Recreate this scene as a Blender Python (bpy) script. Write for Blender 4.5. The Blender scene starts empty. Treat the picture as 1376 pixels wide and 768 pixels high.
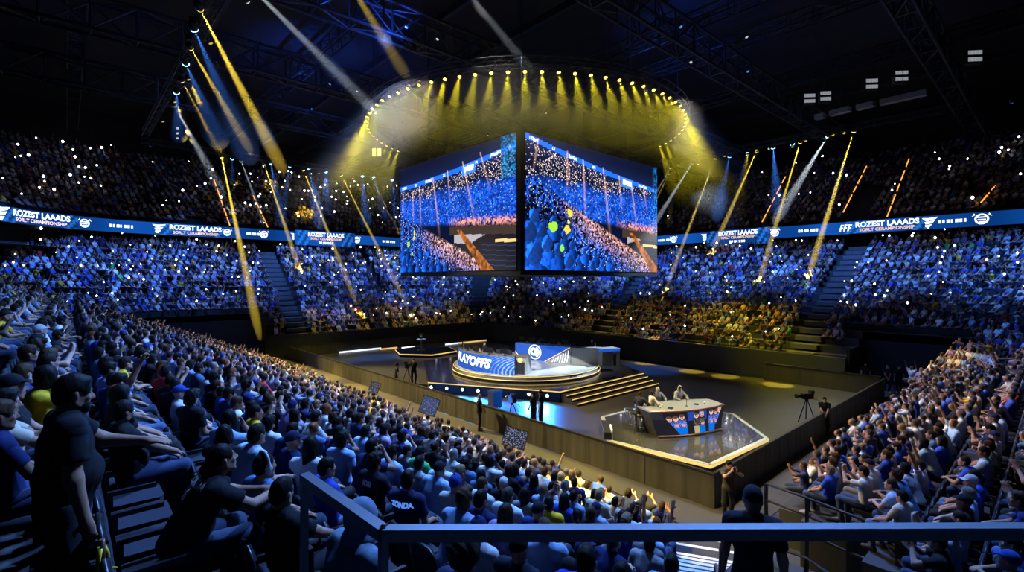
import bpy, math, random
import numpy as np
from mathutils import Matrix, Vector
random.seed(7)
RNG = np.random.default_rng(11)
SC = bpy.context.scene
COL = SC.collection
PI = math.pi

# ------------------------------------------------------------------ frame of the arena
# x runs along the long row of the near stand, y along the left barrier, z up; floor of the arena at z = 0.
EYE = 7.1
FPX = 665.0
CA, SA = math.cos(math.radians(48)), math.sin(math.radians(48))
FWD = np.array([CA, SA]); FWD = np.array([0.6691, 0.7431])
RGT = np.array([0.7431, -0.6691])

def at_depth(px, py, Y):
    X = Y*(px-688)/FPX
    p = RGT*X+FWD*Y
    return np.array([p[0], p[1], EYE-(py-376)/FPX*Y])

def at_z(px, py, z):
    return at_depth(px, py, FPX*(EYE-z)/(py-376))

def at_u(px, u):
    t = (px-688)/FPX
    Y = u/(0.7431*t+0.6691)
    return Y*(-0.6691*t+0.7431)      # v

def at_v(px, v):
    t = (px-688)/FPX
    Y = v/(-0.6691*t+0.7431)
    return Y*(0.7431*t+0.6691)       # u

def proj(p):
    p = np.asarray(p, float)
    X = p[..., 0]*RGT[0]+p[..., 1]*RGT[1]
    Y = p[..., 0]*FWD[0]+p[..., 1]*FWD[1]
    Ys = np.where(np.abs(Y) < 1e-3, 1e-3, Y)
    return 688+FPX*X/Ys, 376+FPX*(EYE-p[..., 2])/Ys, Y

# ------------------------------------------------------------------ materials
MATS = {}
def srgb(r, g, b):
    def f(c):
        c /= 255.0
        return c/12.92 if c <= 0.04045 else ((c+0.055)/1.055)**2.4
    return (f(r), f(g), f(b), 1.0)

def mat(name, color=(0.5, 0.5, 0.5, 1), rough=0.6, metal=0.0, emit=None, strength=1.0, noise=0.12, nscale=6.0,
        bump=0.0, objcolor=False, attr=None, spec=0.5, coat=0.0, sample_light=True, emit_attr=False, stretch=None):
    if name in MATS:
        return MATS[name]
    m = bpy.data.materials.new(name); m.use_nodes = True
    nt = m.node_tree; N = nt.nodes; L = nt.links
    b = N['Principled BSDF']
    b.inputs['Roughness'].default_value = rough
    b.inputs['Metallic'].default_value = metal
    b.inputs['Specular IOR Level'].default_value = spec
    b.inputs['Coat Weight'].default_value = coat
    tc = N.new('ShaderNodeTexCoord')
    nz = N.new('ShaderNodeTexNoise'); nz.inputs['Scale'].default_value = nscale; nz.inputs['Detail'].default_value = 3
    if stretch:
        mp = N.new('ShaderNodeMapping'); mp.inputs['Scale'].default_value = stretch
        L.new(tc.outputs['Object'], mp.inputs['Vector']); L.new(mp.outputs[0], nz.inputs['Vector'])
    else:
        L.new(tc.outputs['Object'], nz.inputs['Vector'])
    mr = N.new('ShaderNodeMapRange'); mr.inputs['To Min'].default_value = 1-noise; mr.inputs['To Max'].default_value = 1+noise
    L.new(nz.outputs['Fac'], mr.inputs['Value'])
    src = None
    if objcolor:
        oi = N.new('ShaderNodeObjectInfo'); src = oi.outputs['Color']
    elif attr:
        at = N.new('ShaderNodeAttribute'); at.attribute_name = attr; src = at.outputs['Color']
    mx = N.new('ShaderNodeVectorMath'); mx.operation = 'SCALE'
    if src is not None:
        L.new(src, mx.inputs[0])
    else:
        mx.inputs[0].default_value = color[:3]
    L.new(mr.outputs[0], mx.inputs['Scale'])
    if emit_attr:
        b.inputs['Base Color'].default_value = (0.003, 0.003, 0.004, 1)
        L.new(src, b.inputs['Emission Color']); b.inputs['Emission Strength'].default_value = strength
    else:
        L.new(mx.outputs[0], b.inputs['Base Color'])
    if emit is not None:
        b.inputs['Emission Color'].default_value = emit if len(emit) == 4 else (*emit, 1)
        b.inputs['Emission Strength'].default_value = strength
    if bump:
        bp = N.new('ShaderNodeBump'); bp.inputs['Strength'].default_value = bump; bp.inputs['Distance'].default_value = 0.02
        L.new(nz.outputs['Fac'], bp.inputs['Height']); L.new(bp.outputs[0], b.inputs['Normal'])
    if not sample_light:
        m.cycles.emission_sampling = 'NONE'
    MATS[name] = m
    return m

def haze_mat(name, density, mode='beam', power=1.0, step=1.0):
    """thin stage haze; 'beam' thins out along the beam (object z), 'ring' thins out downwards and sideways"""
    if name in MATS:
        return MATS[name]
    m = bpy.data.materials.new(name); m.use_nodes = True
    nt = m.node_tree; N = nt.nodes; L = nt.links
    N.remove(N['Principled BSDF'])
    out = N['Material Output']
    s = N.new('ShaderNodeVolumeScatter'); s.inputs['Anisotropy'].default_value = 0.0
    s.inputs['Color'].default_value = (1, 1, 1, 1)
    L.new(s.outputs[0], out.inputs['Volume'])
    tc = N.new('ShaderNodeTexCoord'); sx = N.new('ShaderNodeSeparateXYZ'); L.new(tc.outputs['Object'], sx.inputs[0])
    def math_(op, a, b=None, clamp=False):
        n = N.new('ShaderNodeMath'); n.operation = op; n.use_clamp = clamp
        for i, v in enumerate((a, b)):
            if v is None: continue
            if isinstance(v, (int, float)): n.inputs[i].default_value = v
            else: L.new(v, n.inputs[i])
        return n.outputs[0]
    if mode == 'beam':
        s.inputs['Density'].default_value = density; m.cycles.homogeneous_volume = True
    else:
        z = math_('SUBTRACT', sx.outputs['Z'], 18.3)
        e = math_('POWER', 2.718, math_('MULTIPLY', z, 1/power))
        r = math_('SQRT', math_('ADD', math_('MULTIPLY', sx.outputs['X'], sx.outputs['X']), math_('MULTIPLY', sx.outputs['Y'], sx.outputs['Y'])))
        re = math_('ADD', math_('MULTIPLY', z, -0.75), 12.6)
        g = math_('MULTIPLY', math_('SUBTRACT', re, r), 1/3.0, True)
        zl = math_('MULTIPLY', math_('SUBTRACT', sx.outputs['Z'], 11.5), 1/4.0, True)
        L.new(math_('MULTIPLY', math_('MULTIPLY', math_('MULTIPLY', e, g), zl), density), s.inputs['Density'])
    m.cycles.volume_step_rate = step; m.cycles.volume_sampling = 'EQUIANGULAR'
    MATS[name] = m
    return m

# ------------------------------------------------------------------ mesh building
def mesh_from(name, V, F, mats=(), smooth=False, fmat=None, color=None):
    """V (n,3), F list of index tuples or an (m,k) array; color: per-vertex (n,3)"""
    me = bpy.data.meshes.new(name)
    V = np.asarray(V, dtype=np.float32)
    if isinstance(F, np.ndarray):
        k = F.shape[1]; nf = F.shape[0]
        loops = F.reshape(-1).astype(np.int32)
        start = (np.arange(nf)*k).astype(np.int32); tot = np.full(nf, k, np.int32)
    else:
        nf = len(F)
        tot = np.array([len(f) for f in F], np.int32)
        loops = np.fromiter((i for f in F for i in f), np.int32)
        start = np.concatenate([[0], np.cumsum(tot)[:-1]]).astype(np.int32) if nf else np.zeros(0, np.int32)
    me.vertices.add(len(V)); me.vertices.foreach_set('co', V.reshape(-1))
    me.loops.add(len(loops)); me.loops.foreach_set('vertex_index', loops)
    me.polygons.add(nf); me.polygons.foreach_set('loop_start', start); me.polygons.foreach_set('loop_total', tot)
    for m in mats:
        me.materials.append(m)
    if fmat is not None:
        me.polygons.foreach_set('material_index', np.asarray(fmat, np.int32))
    if smooth is True:
        me.polygons.foreach_set('use_smooth', np.ones(nf, bool))
    elif smooth is not False and smooth is not None:
        me.polygons.foreach_set('use_smooth', np.asarray(smooth, bool))
    me.update(calc_edges=True)
    if color is not None:
        a = me.color_attributes.new('col', 'FLOAT_COLOR', 'POINT')
        c = np.ones((len(V), 4), np.float32); c[:, :3] = color
        a.data.foreach_set('color', c.reshape(-1))
    return me

class MB:
    def __init__(s):
        s.v = []; s.f = []; s.sm = []; s.mi = []; s.n = 0; s.cur = 0
    def add(s, V, F, smooth=False):
        V = [tuple(map(float, p)) for p in V]
        s.v += V
        for f in F:
            s.f.append(tuple(i+s.n for i in f)); s.sm.append(smooth); s.mi.append(s.cur)
        s.n += len(V)
        return s
    def box(s, lo, hi, M=None):
        x0, y0, z0 = lo; x1, y1, z1 = hi
        V = [(x0, y0, z0), (x1, y0, z0), (x1, y1, z0), (x0, y1, z0), (x0, y0, z1), (x1, y0, z1), (x1, y1, z1), (x0, y1, z1)]
        if M is not None:
            V = [tuple(M @ Vector(p)) for p in V]
        return s.add(V, [(3, 2, 1, 0), (4, 5, 6, 7), (0, 1, 5, 4), (1, 2, 6, 5), (2, 3, 7, 6), (3, 0, 4, 7)])
    def cbox(s, c, size, M=None):
        return s.box([c[i]-size[i]/2 for i in range(3)], [c[i]+size[i]/2 for i in range(3)], M)
    def prism(s, poly, z0, z1, bevel=0.0):
        n = len(poly)
        a = sum(poly[i][0]*poly[(i+1) % n][1]-poly[(i+1) % n][0]*poly[i][1] for i in range(n))
        if a < 0:
            poly = list(poly)[::-1]
        V = [(p[0], p[1], z0) for p in poly]+[(p[0], p[1], z1) for p in poly]
        F = [tuple(range(n))[::-1], tuple(range(n, 2*n))]+[(i, (i+1) % n, n+(i+1) % n, n+i) for i in range(n)]
        return s.add(V, F)
    def tube(s, pts, r, n=8, closed=False, caps=True, r1=None):
        P = [np.asarray(p, float) for p in pts]
        m = len(P)
        rings = []
        up = np.array([0, 0, 1.0])
        for i in range(m):
            if closed:
                t = P[(i+1) % m]-P[i-1]
            else:
                t = P[min(i+1, m-1)]-P[max(i-1, 0)]
            t = t/(np.linalg.norm(t)+1e-9)
            ref = up if abs(t[2]) < 0.95 else np.array([1.0, 0, 0])
            a = np.cross(ref, t); a /= np.linalg.norm(a)+1e-9
            b = np.cross(t, a)
            rr = r if r1 is None else r+(r1-r)*i/(m-1)
            rings.append([P[i]+rr*(math.cos(2*PI*k/n)*a+math.sin(2*PI*k/n)*b) for k in range(n)])
        V = [q for ring in rings for q in ring]
        F = []
        for i in range(m if closed else m-1):
            j = (i+1) % m
            for k in range(n):
                F.append((i*n+k, i*n+(k+1) % n, j*n+(k+1) % n, j*n+k))
        s.add(V, F, n > 4)
        if caps and not closed:
            b0 = s.n-len(V)
            s.f.append(tuple(b0+k for k in range(n))[::-1]); s.sm.append(False); s.mi.append(s.cur)
            s.f.append(tuple(b0+(m-1)*n+k for k in range(n))); s.sm.append(False); s.mi.append(s.cur)
        return s
    def bar(s, p0, p1, w, h):
        """square section bar"""
        p0 = np.asarray(p0, float); p1 = np.asarray(p1, float)
        t = p1-p0; t /= np.linalg.norm(t)+1e-9
        ref = np.array([0, 0, 1.0]) if abs(t[2]) < 0.95 else np.array([1.0, 0, 0])
        a = np.cross(ref, t); a /= np.linalg.norm(a); b = np.cross(t, a)
        V = []
        for p in (p0, p1):
            for sx, sy in ((-1, -1), (1, -1), (1, 1), (-1, 1)):
                V.append(p+a*sx*w/2+b*sy*h/2)
        return s.add(V, [(3, 2, 1, 0), (4, 5, 6, 7), (0, 1, 5, 4), (1, 2, 6, 5), (2, 3, 7, 6), (3, 0, 4, 7)])
    def lathe(s, prof, c=(0, 0, 0), n=20, caps=True):
        V = []; F = []
        m = len(prof)
        for (r, z) in prof:
            for k in range(n):
                V.append((c[0]+r*math.cos(2*PI*k/n), c[1]+r*math.sin(2*PI*k/n), c[2]+z))
        for i in range(m-1):
            for k in range(n):
                F.append((i*n+k, i*n+(k+1) % n, (i+1)*n+(k+1) % n, (i+1)*n+k))
        s.add(V, F, True)
        if caps:
            b0 = s.n-len(V)
            s.f.append(tuple(b0+k for k in range(n))[::-1]); s.sm.append(False); s.mi.append(s.cur)
            s.f.append(tuple(b0+(m-1)*n+k for k in range(n))); s.sm.append(False); s.mi.append(s.cur)
        return s
    def sphere(s, c, r, n=10, m=6, sc=(1, 1, 1)):
        V = [(c[0], c[1], c[2]-r*sc[2])]
        for i in range(1, m):
            th = -PI/2+PI*i/m
            for k in range(n):
                V.append((c[0]+r*sc[0]*math.cos(th)*math.cos(2*PI*k/n), c[1]+r*sc[1]*math.cos(th)*math.sin(2*PI*k/n), c[2]+r*sc[2]*math.sin(th)))
        V.append((c[0], c[1], c[2]+r*sc[2]))
        F = [(0, 1+(k+1) % n, 1+k) for k in range(n)]
        for i in range(m-2):
            for k in range(n):
                a = 1+i*n
                F.append((a+k, a+(k+1) % n, a+n+(k+1) % n, a+n+k))
        a = 1+(m-2)*n
        F += [(a+k, a+(k+1) % n, len(V)-1) for k in range(n)]
        return s.add(V, F, True)
    def strip(s, A, B, smooth=False):
        """quads between two polylines of the same length"""
        n = len(A)
        return s.add(list(A)+list(B), [(i, i+1, n+i+1, n+i) for i in range(n-1)], smooth)
    def mesh(s, name, mats):
        return mesh_from(name, np.array(s.v, np.float32).reshape(-1, 3), s.f, mats if isinstance(mats, (list, tuple)) else [mats], s.sm, s.mi)
    def build(s, name, mats, parent=None, **kw):
        return obj(name, s.mesh(name, mats), parent, **kw)

def obj(name, data, parent=None, loc=None, rotz=None, M=None, label=None, cat=None, group=None, kind=None, color=None, scale=None):
    o = bpy.data.objects.new(name, data)
    COL.objects.link(o)
    if parent is not None:
        o.parent = parent
    if M is not None:
        o.matrix_local = M
    else:
        if loc is not None:
            o.location = tuple(map(float, loc))
        if rotz is not None:
            o.rotation_euler = (0, 0, rotz)
        if scale is not None:
            o.scale = (scale, scale, scale) if not hasattr(scale, '__len__') else scale
    tag(o, label, cat, group, kind)
    if color is not None:
        o.color = (*color[:3], 1)
    return o

def tag(o, label=None, cat=None, group=None, kind=None):
    if label: o['label'] = label
    if cat: o['category'] = cat
    if group: o['group'] = group
    if kind: o['kind'] = kind
    return o

def thing(name, label, cat, loc=(0, 0, 0), rotz=0, group=None, M=None):
    return obj(name, None, None, loc, rotz, M, label, cat, group)

def struct(name, mb, mats):
    return mb.build(name, mats, kind='structure')

NUMW = 'zero one two three four five six seven eight nine ten eleven twelve thirteen fourteen fifteen sixteen seventeen eighteen nineteen twenty'.split()
def num(n):
    if n <= 20: return NUMW[n]
    t = 'twenty thirty forty fifty sixty seventy eighty ninety'.split()[n//10-2] if n < 100 else 'hundred'
    return t if n % 10 == 0 else t+'-'+NUMW[n % 10]
ORDW = 'zeroth first second third fourth fifth sixth seventh eighth ninth tenth eleventh twelfth thirteenth fourteenth fifteenth sixteenth seventeenth eighteenth nineteenth twentieth'.split()
def ordw(n):
    if n <= 20: return ORDW[n]
    t = {2: 'twent', 3: 'thirt', 4: 'fort', 5: 'fift', 6: 'sixt', 7: 'sevent', 8: 'eight', 9: 'ninet'}[n//10]
    return t+'ieth' if n % 10 == 0 else t+'y-'+ORDW[n % 10]

def frame_z(d, up=(0, 0, 1)):
    """matrix whose -Z looks along d"""
    d = Vector(d).normalized()
    return d.to_track_quat('-Z', 'Y').to_matrix().to_4x4()

def text_mesh(body, size=1.0, extrude=0.0, shear=0.0, bold=0.0, spacing=1.0):
    cu = bpy.data.curves.new('lettering', 'FONT')
    cu.body = body; cu.size = size; cu.extrude = extrude; cu.shear = shear; cu.offset = bold
    cu.align_x = 'CENTER'; cu.align_y = 'CENTER'; cu.space_character = spacing; cu.resolution_u = 3
    o = bpy.data.objects.new('lettering', cu)
    COL.objects.link(o)
    dg = bpy.context.evaluated_depsgraph_get()
    me = bpy.data.meshes.new_from_object(o.evaluated_get(dg))
    bpy.data.objects.remove(o)
    return me

def mesh_arrays(me):
    V = np.zeros(len(me.vertices)*3, np.float32); me.vertices.foreach_get('co', V)
    F = [tuple(p.vertices) for p in me.polygons]
    return V.reshape(-1, 3), F
# ------------------------------------------------------------------ figures: joints -> signed distance field -> one continuous surface
def nrm(a):
    a = np.asarray(a, float)
    return a/(np.linalg.norm(a)+1e-9)

def rc(a, b, ra, rb):
    return ('c', np.asarray(a, float), np.asarray(b, float), ra, rb)

def el(c, R, r):
    return ('e', np.asarray(c, float), np.asarray(R, float), np.asarray(r, float))

def prim_bbox(p):
    if p[0] == 'c':
        r = max(p[3], p[4])
        return np.minimum(p[1], p[2])-r, np.maximum(p[1], p[2])+r
    ext = np.sqrt(((p[2]*p[3][None, :])**2).sum(1))
    return p[1]-ext, p[1]+ext

def prim_dist(p, Q):
    if p[0] == 'c':
        ba = p[2]-p[1]
        pa = Q-p[1]
        t = np.clip((pa@ba)/(ba@ba+1e-12), 0, 1)
        return np.sqrt(((pa-t[..., None]*ba)**2).sum(-1))-(p[3]+(p[4]-p[3])*t)
    q = (Q-p[1])@p[2]
    k0 = np.sqrt(((q/p[3])**2).sum(-1)); k1 = np.sqrt(((q/p[3]**2)**2).sum(-1))
    return k0*(k0-1)/(k1+1e-9)

def field(prims, h, k=0.03, neg=(), cuts=(), wrinkle=0.0, pad=2, seed=0):
    M = 0.07
    bb = [prim_bbox(p) for p in prims]
    lo = np.min([b[0] for b in bb], 0)-h*pad; hi = np.max([b[1] for b in bb], 0)+h*pad
    n = np.ceil((hi-lo)/h).astype(int)+1
    ax = [lo[i]+h*np.arange(n[i]) for i in range(3)]
    F = np.full(n, M, np.float32)
    def sub(p, m):
        a, b = prim_bbox(p)
        i0 = np.clip(np.floor((a-m-lo)/h).astype(int), 0, n-1); i1 = np.clip(np.ceil((b+m-lo)/h).astype(int)+1, 1, n)
        sl = tuple(slice(i0[i], i1[i]) for i in range(3))
        Q = np.stack(np.meshgrid(*[ax[i][sl[i]] for i in range(3)], indexing='ij'), -1)
        return sl, Q
    for p in prims:
        kk = p[-1] if isinstance(p[-1], float) and p[0] == 'k' else k
        sl, Q = sub(p, M)
        d = prim_dist(p, Q).astype(np.float32)
        f = F[sl]
        r = min(p[3], p[4]) if p[0] == 'c' else float(np.min(p[3]))
        kk = min(k, 0.9*r)
        hh = np.clip(0.5+0.5*(f-d)/kk, 0, 1)
        F[sl] = np.minimum(f, f*(1-hh)+d*hh-kk*hh*(1-hh))
    for p in neg:
        sl, Q = sub(p, 0.02)
        d = prim_dist(p, Q).astype(np.float32)
        F[sl] = np.maximum(F[sl], -d)
    if wrinkle or cuts:
        Q = np.stack(np.meshgrid(*ax, indexing='ij'), -1)
        if wrinkle:
            x, y, z = Q[..., 0], Q[..., 1], Q[..., 2]
            F += (wrinkle*(np.sin(31*z+17*x+9*np.sin(13*y+seed))+np.sin(43*x-29*z+21*y+seed)+0.7*np.sin(67*z-38*y+11*x))*0.4).astype(np.float32)
        for (c, nn) in cuts:
            F = np.maximum(F, ((Q-np.asarray(c, float))@nrm(nn)).astype(np.float32))
    return F, lo

def surface(F, lo, h):
    """surface nets"""
    S = F < 0
    n = np.array(F.shape)
    c = [S[i:n[0]-1+i, j:n[1]-1+j, k:n[2]-1+k] for i in (0, 1) for j in (0, 1) for k in (0, 1)]
    cnt = sum(x.astype(np.int8) for x in c)
    act = (cnt > 0) & (cnt < 8)
    I = np.argwhere(act)
    if len(I) == 0:
        return np.zeros((0, 3)), np.zeros((0, 4), int)
    idx = np.full(act.shape, -1, np.int32); idx[act] = np.arange(len(I))
    vals = np.stack([F[I[:, 0]+i, I[:, 1]+j, I[:, 2]+k] for i in (0, 1) for j in (0, 1) for k in (0, 1)], 1)
    corner = np.array([(i, j, k) for i in (0, 1) for j in (0, 1) for k in (0, 1)], float)
    acc = np.zeros((len(I), 3)); w = np.zeros(len(I))
    for a in range(8):
        for b in range(a+1, 8):
            if np.abs(corner[a]-corner[b]).sum() != 1: continue
            fa, fb = vals[:, a], vals[:, b]
            m = (fa < 0) != (fb < 0)
            t = np.where(m, fa/np.where(m, fa-fb, 1), 0)
            acc += np.where(m[:, None], corner[a]+(corner[b]-corner[a])*t[:, None], 0); w += m
    V = lo+h*(I+acc/w[:, None])
    quads = []
    for axis in range(3):
        o1, o2 = [(1, 2), (2, 0), (0, 1)][axis]
        sl0 = [slice(None)]*3; sl1 = [slice(None)]*3
        sl0[axis] = slice(0, -1); sl1[axis] = slice(1, None)
        A = S[tuple(sl0)]; B = S[tuple(sl1)]
        E = np.argwhere(A != B)
        ok = (E[:, o1] > 0) & (E[:, o2] > 0) & (E[:, o1] < n[o1]-1) & (E[:, o2] < n[o2]-1)
        E = E[ok]
        flip = A[tuple(E.T)]
        e1 = np.zeros(3, int); e1[o1] = 1; e2 = np.zeros(3, int); e2[o2] = 1
        q = np.stack([idx[tuple((E-e1-e2).T)], idx[tuple((E-e2).T)], idx[tuple(E.T)], idx[tuple((E-e1).T)]], 1)
        q[~flip] = q[~flip][:, ::-1]
        quads.append(q)
    Q = np.concatenate(quads)
    Q = Q[(Q >= 0).all(1)]
    return V, Q

def ik(s, hnd, l1, l2, pole):
    s = np.asarray(s, float); hnd = np.asarray(hnd, float)
    d = hnd-s; L = np.linalg.norm(d)
    if L > (l1+l2)*0.995:
        hnd = s+d/L*(l1+l2)*0.995; d = hnd-s; L = np.linalg.norm(d)
    a = (l1*l1-l2*l2+L*L)/(2*L)
    hh = math.sqrt(max(l1*l1-a*a, 0))
    t = d/L
    p = np.asarray(pole, float)-t*np.dot(pole, t)
    return s+t*a+nrm(p)*hh, hnd

def hand_prims(w, d, n, side, curl=0.5):
    d = nrm(d); n = np.asarray(n, float); n = nrm(n-d*np.dot(n, d)); s = np.cross(d, n)*side
    P = []
    R = np.stack([s, d, n], 1)
    P.append(el(w+d*0.052, R, (0.040, 0.055, 0.017)))
    P.append(rc(w-d*0.01, w+d*0.03, 0.024, 0.026))
    for off, ln in ((-0.030, 0.056), (-0.010, 0.071), (0.010, 0.077), (0.030, 0.068)):
        b = w+d*0.092+s*off*0.95-n*0.002
        ang = curl*0.55
        p = b; L1 = ln*0.44; L2 = ln*0.32; L3 = ln*0.26
        dd = d+s*off*1.2
        for i, (LL, r0, r1) in enumerate(((L1, 0.0095, 0.0088), (L2, 0.0088, 0.0080), (L3, 0.0080, 0.0070))):
            q = p+nrm(dd*math.cos(ang)+n*math.sin(ang))*LL
            P.append(rc(p, q, r0, r1)); p = q
            ang += curl*0.75
    t0 = w+d*0.025+s*0.030; t1 = t0+nrm(d*0.6+s*0.75+n*0.35)*0.040; t2 = t1+nrm(d*0.95+s*0.15+n*(0.25+0.4*curl))*0.030
    P += [rc(t0-s*0.01, t1, 0.0135, 0.0110), rc(t1, t2, 0.0105, 0.0085)]
    return P

def rotm(axis, a):
    return np.array(Matrix.Rotation(a, 3, Vector(axis)))

def head_frame(c, yaw, pitch, roll=0.0):
    return np.asarray(c, float), rotm((0, 0, 1), yaw)@rotm((1, 0, 0), pitch)@rotm((0, 1, 0), roll)

HS = 0.93
def head_prims(c, R):
    T = lambda *p: c+R@(np.array(p)*HS)
    S = lambda *r: np.array(r)*HS
    P = [el(T(0, -0.008, 0.030), R, S(0.076, 0.096, 0.104)),
         el(T(0, 0.028, -0.035), R, S(0.060, 0.066, 0.088)),
         rc(T(-0.022, 0.062, -0.104), T(0.022, 0.062, -0.104), 0.020*HS, 0.020*HS),
         rc(T(-0.055, 0.0, -0.06), T(-0.024, 0.058, -0.098), 0.022*HS, 0.018*HS),
         rc(T(0.055, 0.0, -0.06), T(0.024, 0.058, -0.098), 0.022*HS, 0.018*HS),
         rc(T(-0.034, 0.082, 0.030), T(0.034, 0.082, 0.030), 0.012*HS, 0.012*HS),
         rc(T(0, 0.090, 0.014), T(0, 0.113, -0.030), 0.009*HS, 0.014*HS),
         rc(T(-0.012, 0.098, -0.033), T(0.012, 0.098, -0.033), 0.010*HS, 0.010*HS),
         rc(T(-0.018, 0.088, -0.062), T(0.018, 0.088, -0.062), 0.0085*HS, 0.0085*HS),
         rc(T(-0.014, 0.086, -0.076), T(0.014, 0.086, -0.076), 0.009*HS, 0.009*HS),
         rc(T(-0.046, 0.066, -0.022), T(-0.040, 0.068, -0.03), 0.018*HS, 0.016*HS),
         rc(T(0.046, 0.066, -0.022), T(0.040, 0.068, -0.03), 0.018*HS, 0.016*HS)]
    for sx in (-1, 1):
        Re = R@rotm((0, 0, 1), -sx*0.35)
        P.append(el(T(sx*0.080, -0.012, -0.004), Re, S(0.011, 0.022, 0.034)))
    neg = [el(T(sx*0.033, 0.098, 0.006), R, S(0.016, 0.018, 0.010)) for sx in (-1, 1)]
    eyes = [T(sx*0.032, 0.0745, 0.006) for sx in (-1, 1)]
    return P, neg, eyes

def build_skeleton(p):
    J = {}
    seated = p.get('seated', True)
    lean = p.get('lean', 0.0); turn = p.get('turn', 0.0); side = p.get('side', 0.0)
    Rt = rotm((0, 0, 1), turn)
    if seated:
        J['pelvis'] = np.array([0, 0, 0.53])
        kn = p.get('knee', 0.46)
        for s, nm in ((-1, 'l'), (1, 'r')):
            J['hip'+nm] = np.array([s*0.090, 0.02, 0.52])
            J['kn'+nm] = np.array([s*(0.10+p.get('spread', 0.04)), kn-0.02, 0.52])
            J['an'+nm] = np.array([s*(0.10+p.get('spread', 0.04)), kn-0.05+p.get('tuck', 0.0), 0.085])
            J['toe'+nm] = J['an'+nm]+np.array([s*0.03, 0.155, -0.05])
    else:
        J['pelvis'] = np.array([0, 0, 0.95])
        st = p.get('stance', 0.10)
        for s, nm in ((-1, 'l'), (1, 'r')):
            J['hip'+nm] = np.array([s*0.088, 0.0, 0.92])
            J['kn'+nm] = np.array([s*(0.088+st)/1.35, 0.025+s*p.get('step', 0.0)*0.5, 0.50])
            J['an'+nm] = np.array([s*st, -0.01+s*p.get('step', 0.0), 0.085])
            J['toe'+nm] = J['an'+nm]+np.array([s*0.04, 0.155, -0.05])
    sp = nrm([math.sin(side), math.sin(lean)*math.cos(side), math.cos(lean)])
    J['sp'] = sp
    x = Rt@np.array([1.0, 0, 0]); x = nrm(x-sp*np.dot(x, sp)); y = np.cross(sp, x)
    J['Rt'] = np.stack([x, y, sp], 1)
    J['neck'] = J['pelvis']+sp*0.505
    J['chest'] = J['pelvis']+sp*0.345
    sh = p.get('shrug', 0.0)
    for s, nm in ((-1, 'l'), (1, 'r')):
        J['sh'+nm] = J['pelvis']+sp*(0.455+sh)+x*s*0.180
    hd = nrm(sp*0.55+np.array([0, 0, 1])*0.75)
    J['head'], J['HR'] = head_frame(J['neck']+hd*0.150+np.array([0, 0.030, 0])@Rt.T, turn+p.get('yaw', 0), p.get('pitch', 0), p.get('roll', 0))
    for s, nm in ((-1, 'l'), (1, 'r')):
        a = p.get('arm'+nm, {})
        hand = np.array(a.get('hand', (s*0.16, 0.30, 0.64)), float)
        pole = a.get('pole', (s*0.6, -0.5, -0.8))
        J['el'+nm], J['wr'+nm] = ik(J['sh'+nm], hand, 0.285, 0.255, pole)
        J['hd'+nm] = nrm(a.get('dir', J['wr'+nm]-J['el'+nm]))
        J['hn'+nm] = np.array(a.get('palm', (0, 0, -1)), float)
        J['cu'+nm] = a.get('curl', 0.5)
    return J

def torso_prims(J, inf=0.0, belly=0.0):
    sp = J['sp']; R = J['Rt']; pv = J['pelvis']
    P = [el(pv+sp*0.01, R, (0.160+inf, 0.115+inf, 0.115+inf)),
         el(pv+sp*0.15+R[:, 1]*belly*0.5, R, (0.143+inf+belly*0.5, 0.102+inf+belly, 0.14+inf)),
         el(pv+sp*0.33, R, (0.165+inf, 0.112+inf, 0.165+inf)),
         rc(J['shl']-R[:, 0]*-0.01, J['shr']-R[:, 0]*0.01, 0.060+inf, 0.060+inf),
         rc(J['shl'], J['neck']+sp*0.0, 0.050+inf*0.7, 0.052+inf*0.5), rc(J['shr'], J['neck']+sp*0.0, 0.050+inf*0.7, 0.052+inf*0.5)]
    return P

def limb_scale(p): return p.get('bulk', 1.0)

def body_prims(J, b=1.0):
    P = torso_prims(J)
    P.append(rc(J['neck']-J['sp']*0.03, J['head']+J['HR']@np.array([0, -0.018, -0.05]), 0.056*b, 0.054*b))
    for nm, s in (('l', -1), ('r', 1)):
        P += [rc(J['sh'+nm], J['el'+nm], 0.054*b, 0.041*b), rc(J['el'+nm], J['wr'+nm], 0.043*b, 0.027*b)]
        P += [rc(J['hip'+nm], J['kn'+nm], 0.088*b, 0.058*b), rc(J['kn'+nm], J['an'+nm], 0.058*b, 0.037*b),
              el((J['kn'+nm]*0.68+J['an'+nm]*0.32)+np.array([0, -0.018, 0]), np.eye(3), (0.05*b, 0.05*b, 0.11)),
              rc(J['an'+nm]+np.array([0, -0.03, -0.045]), J['toe'+nm], 0.036, 0.028)]
        P += hand_prims(J['wr'+nm], J['hd'+nm], J['hn'+nm], s*(-1), J['cu'+nm])
    return P

def sleeve_cut(J, nm, frac):
    e = J['sh'+nm]+(J['el'+nm]-J['sh'+nm])*frac
    return (e, J['el'+nm]-J['sh'+nm])

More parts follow.
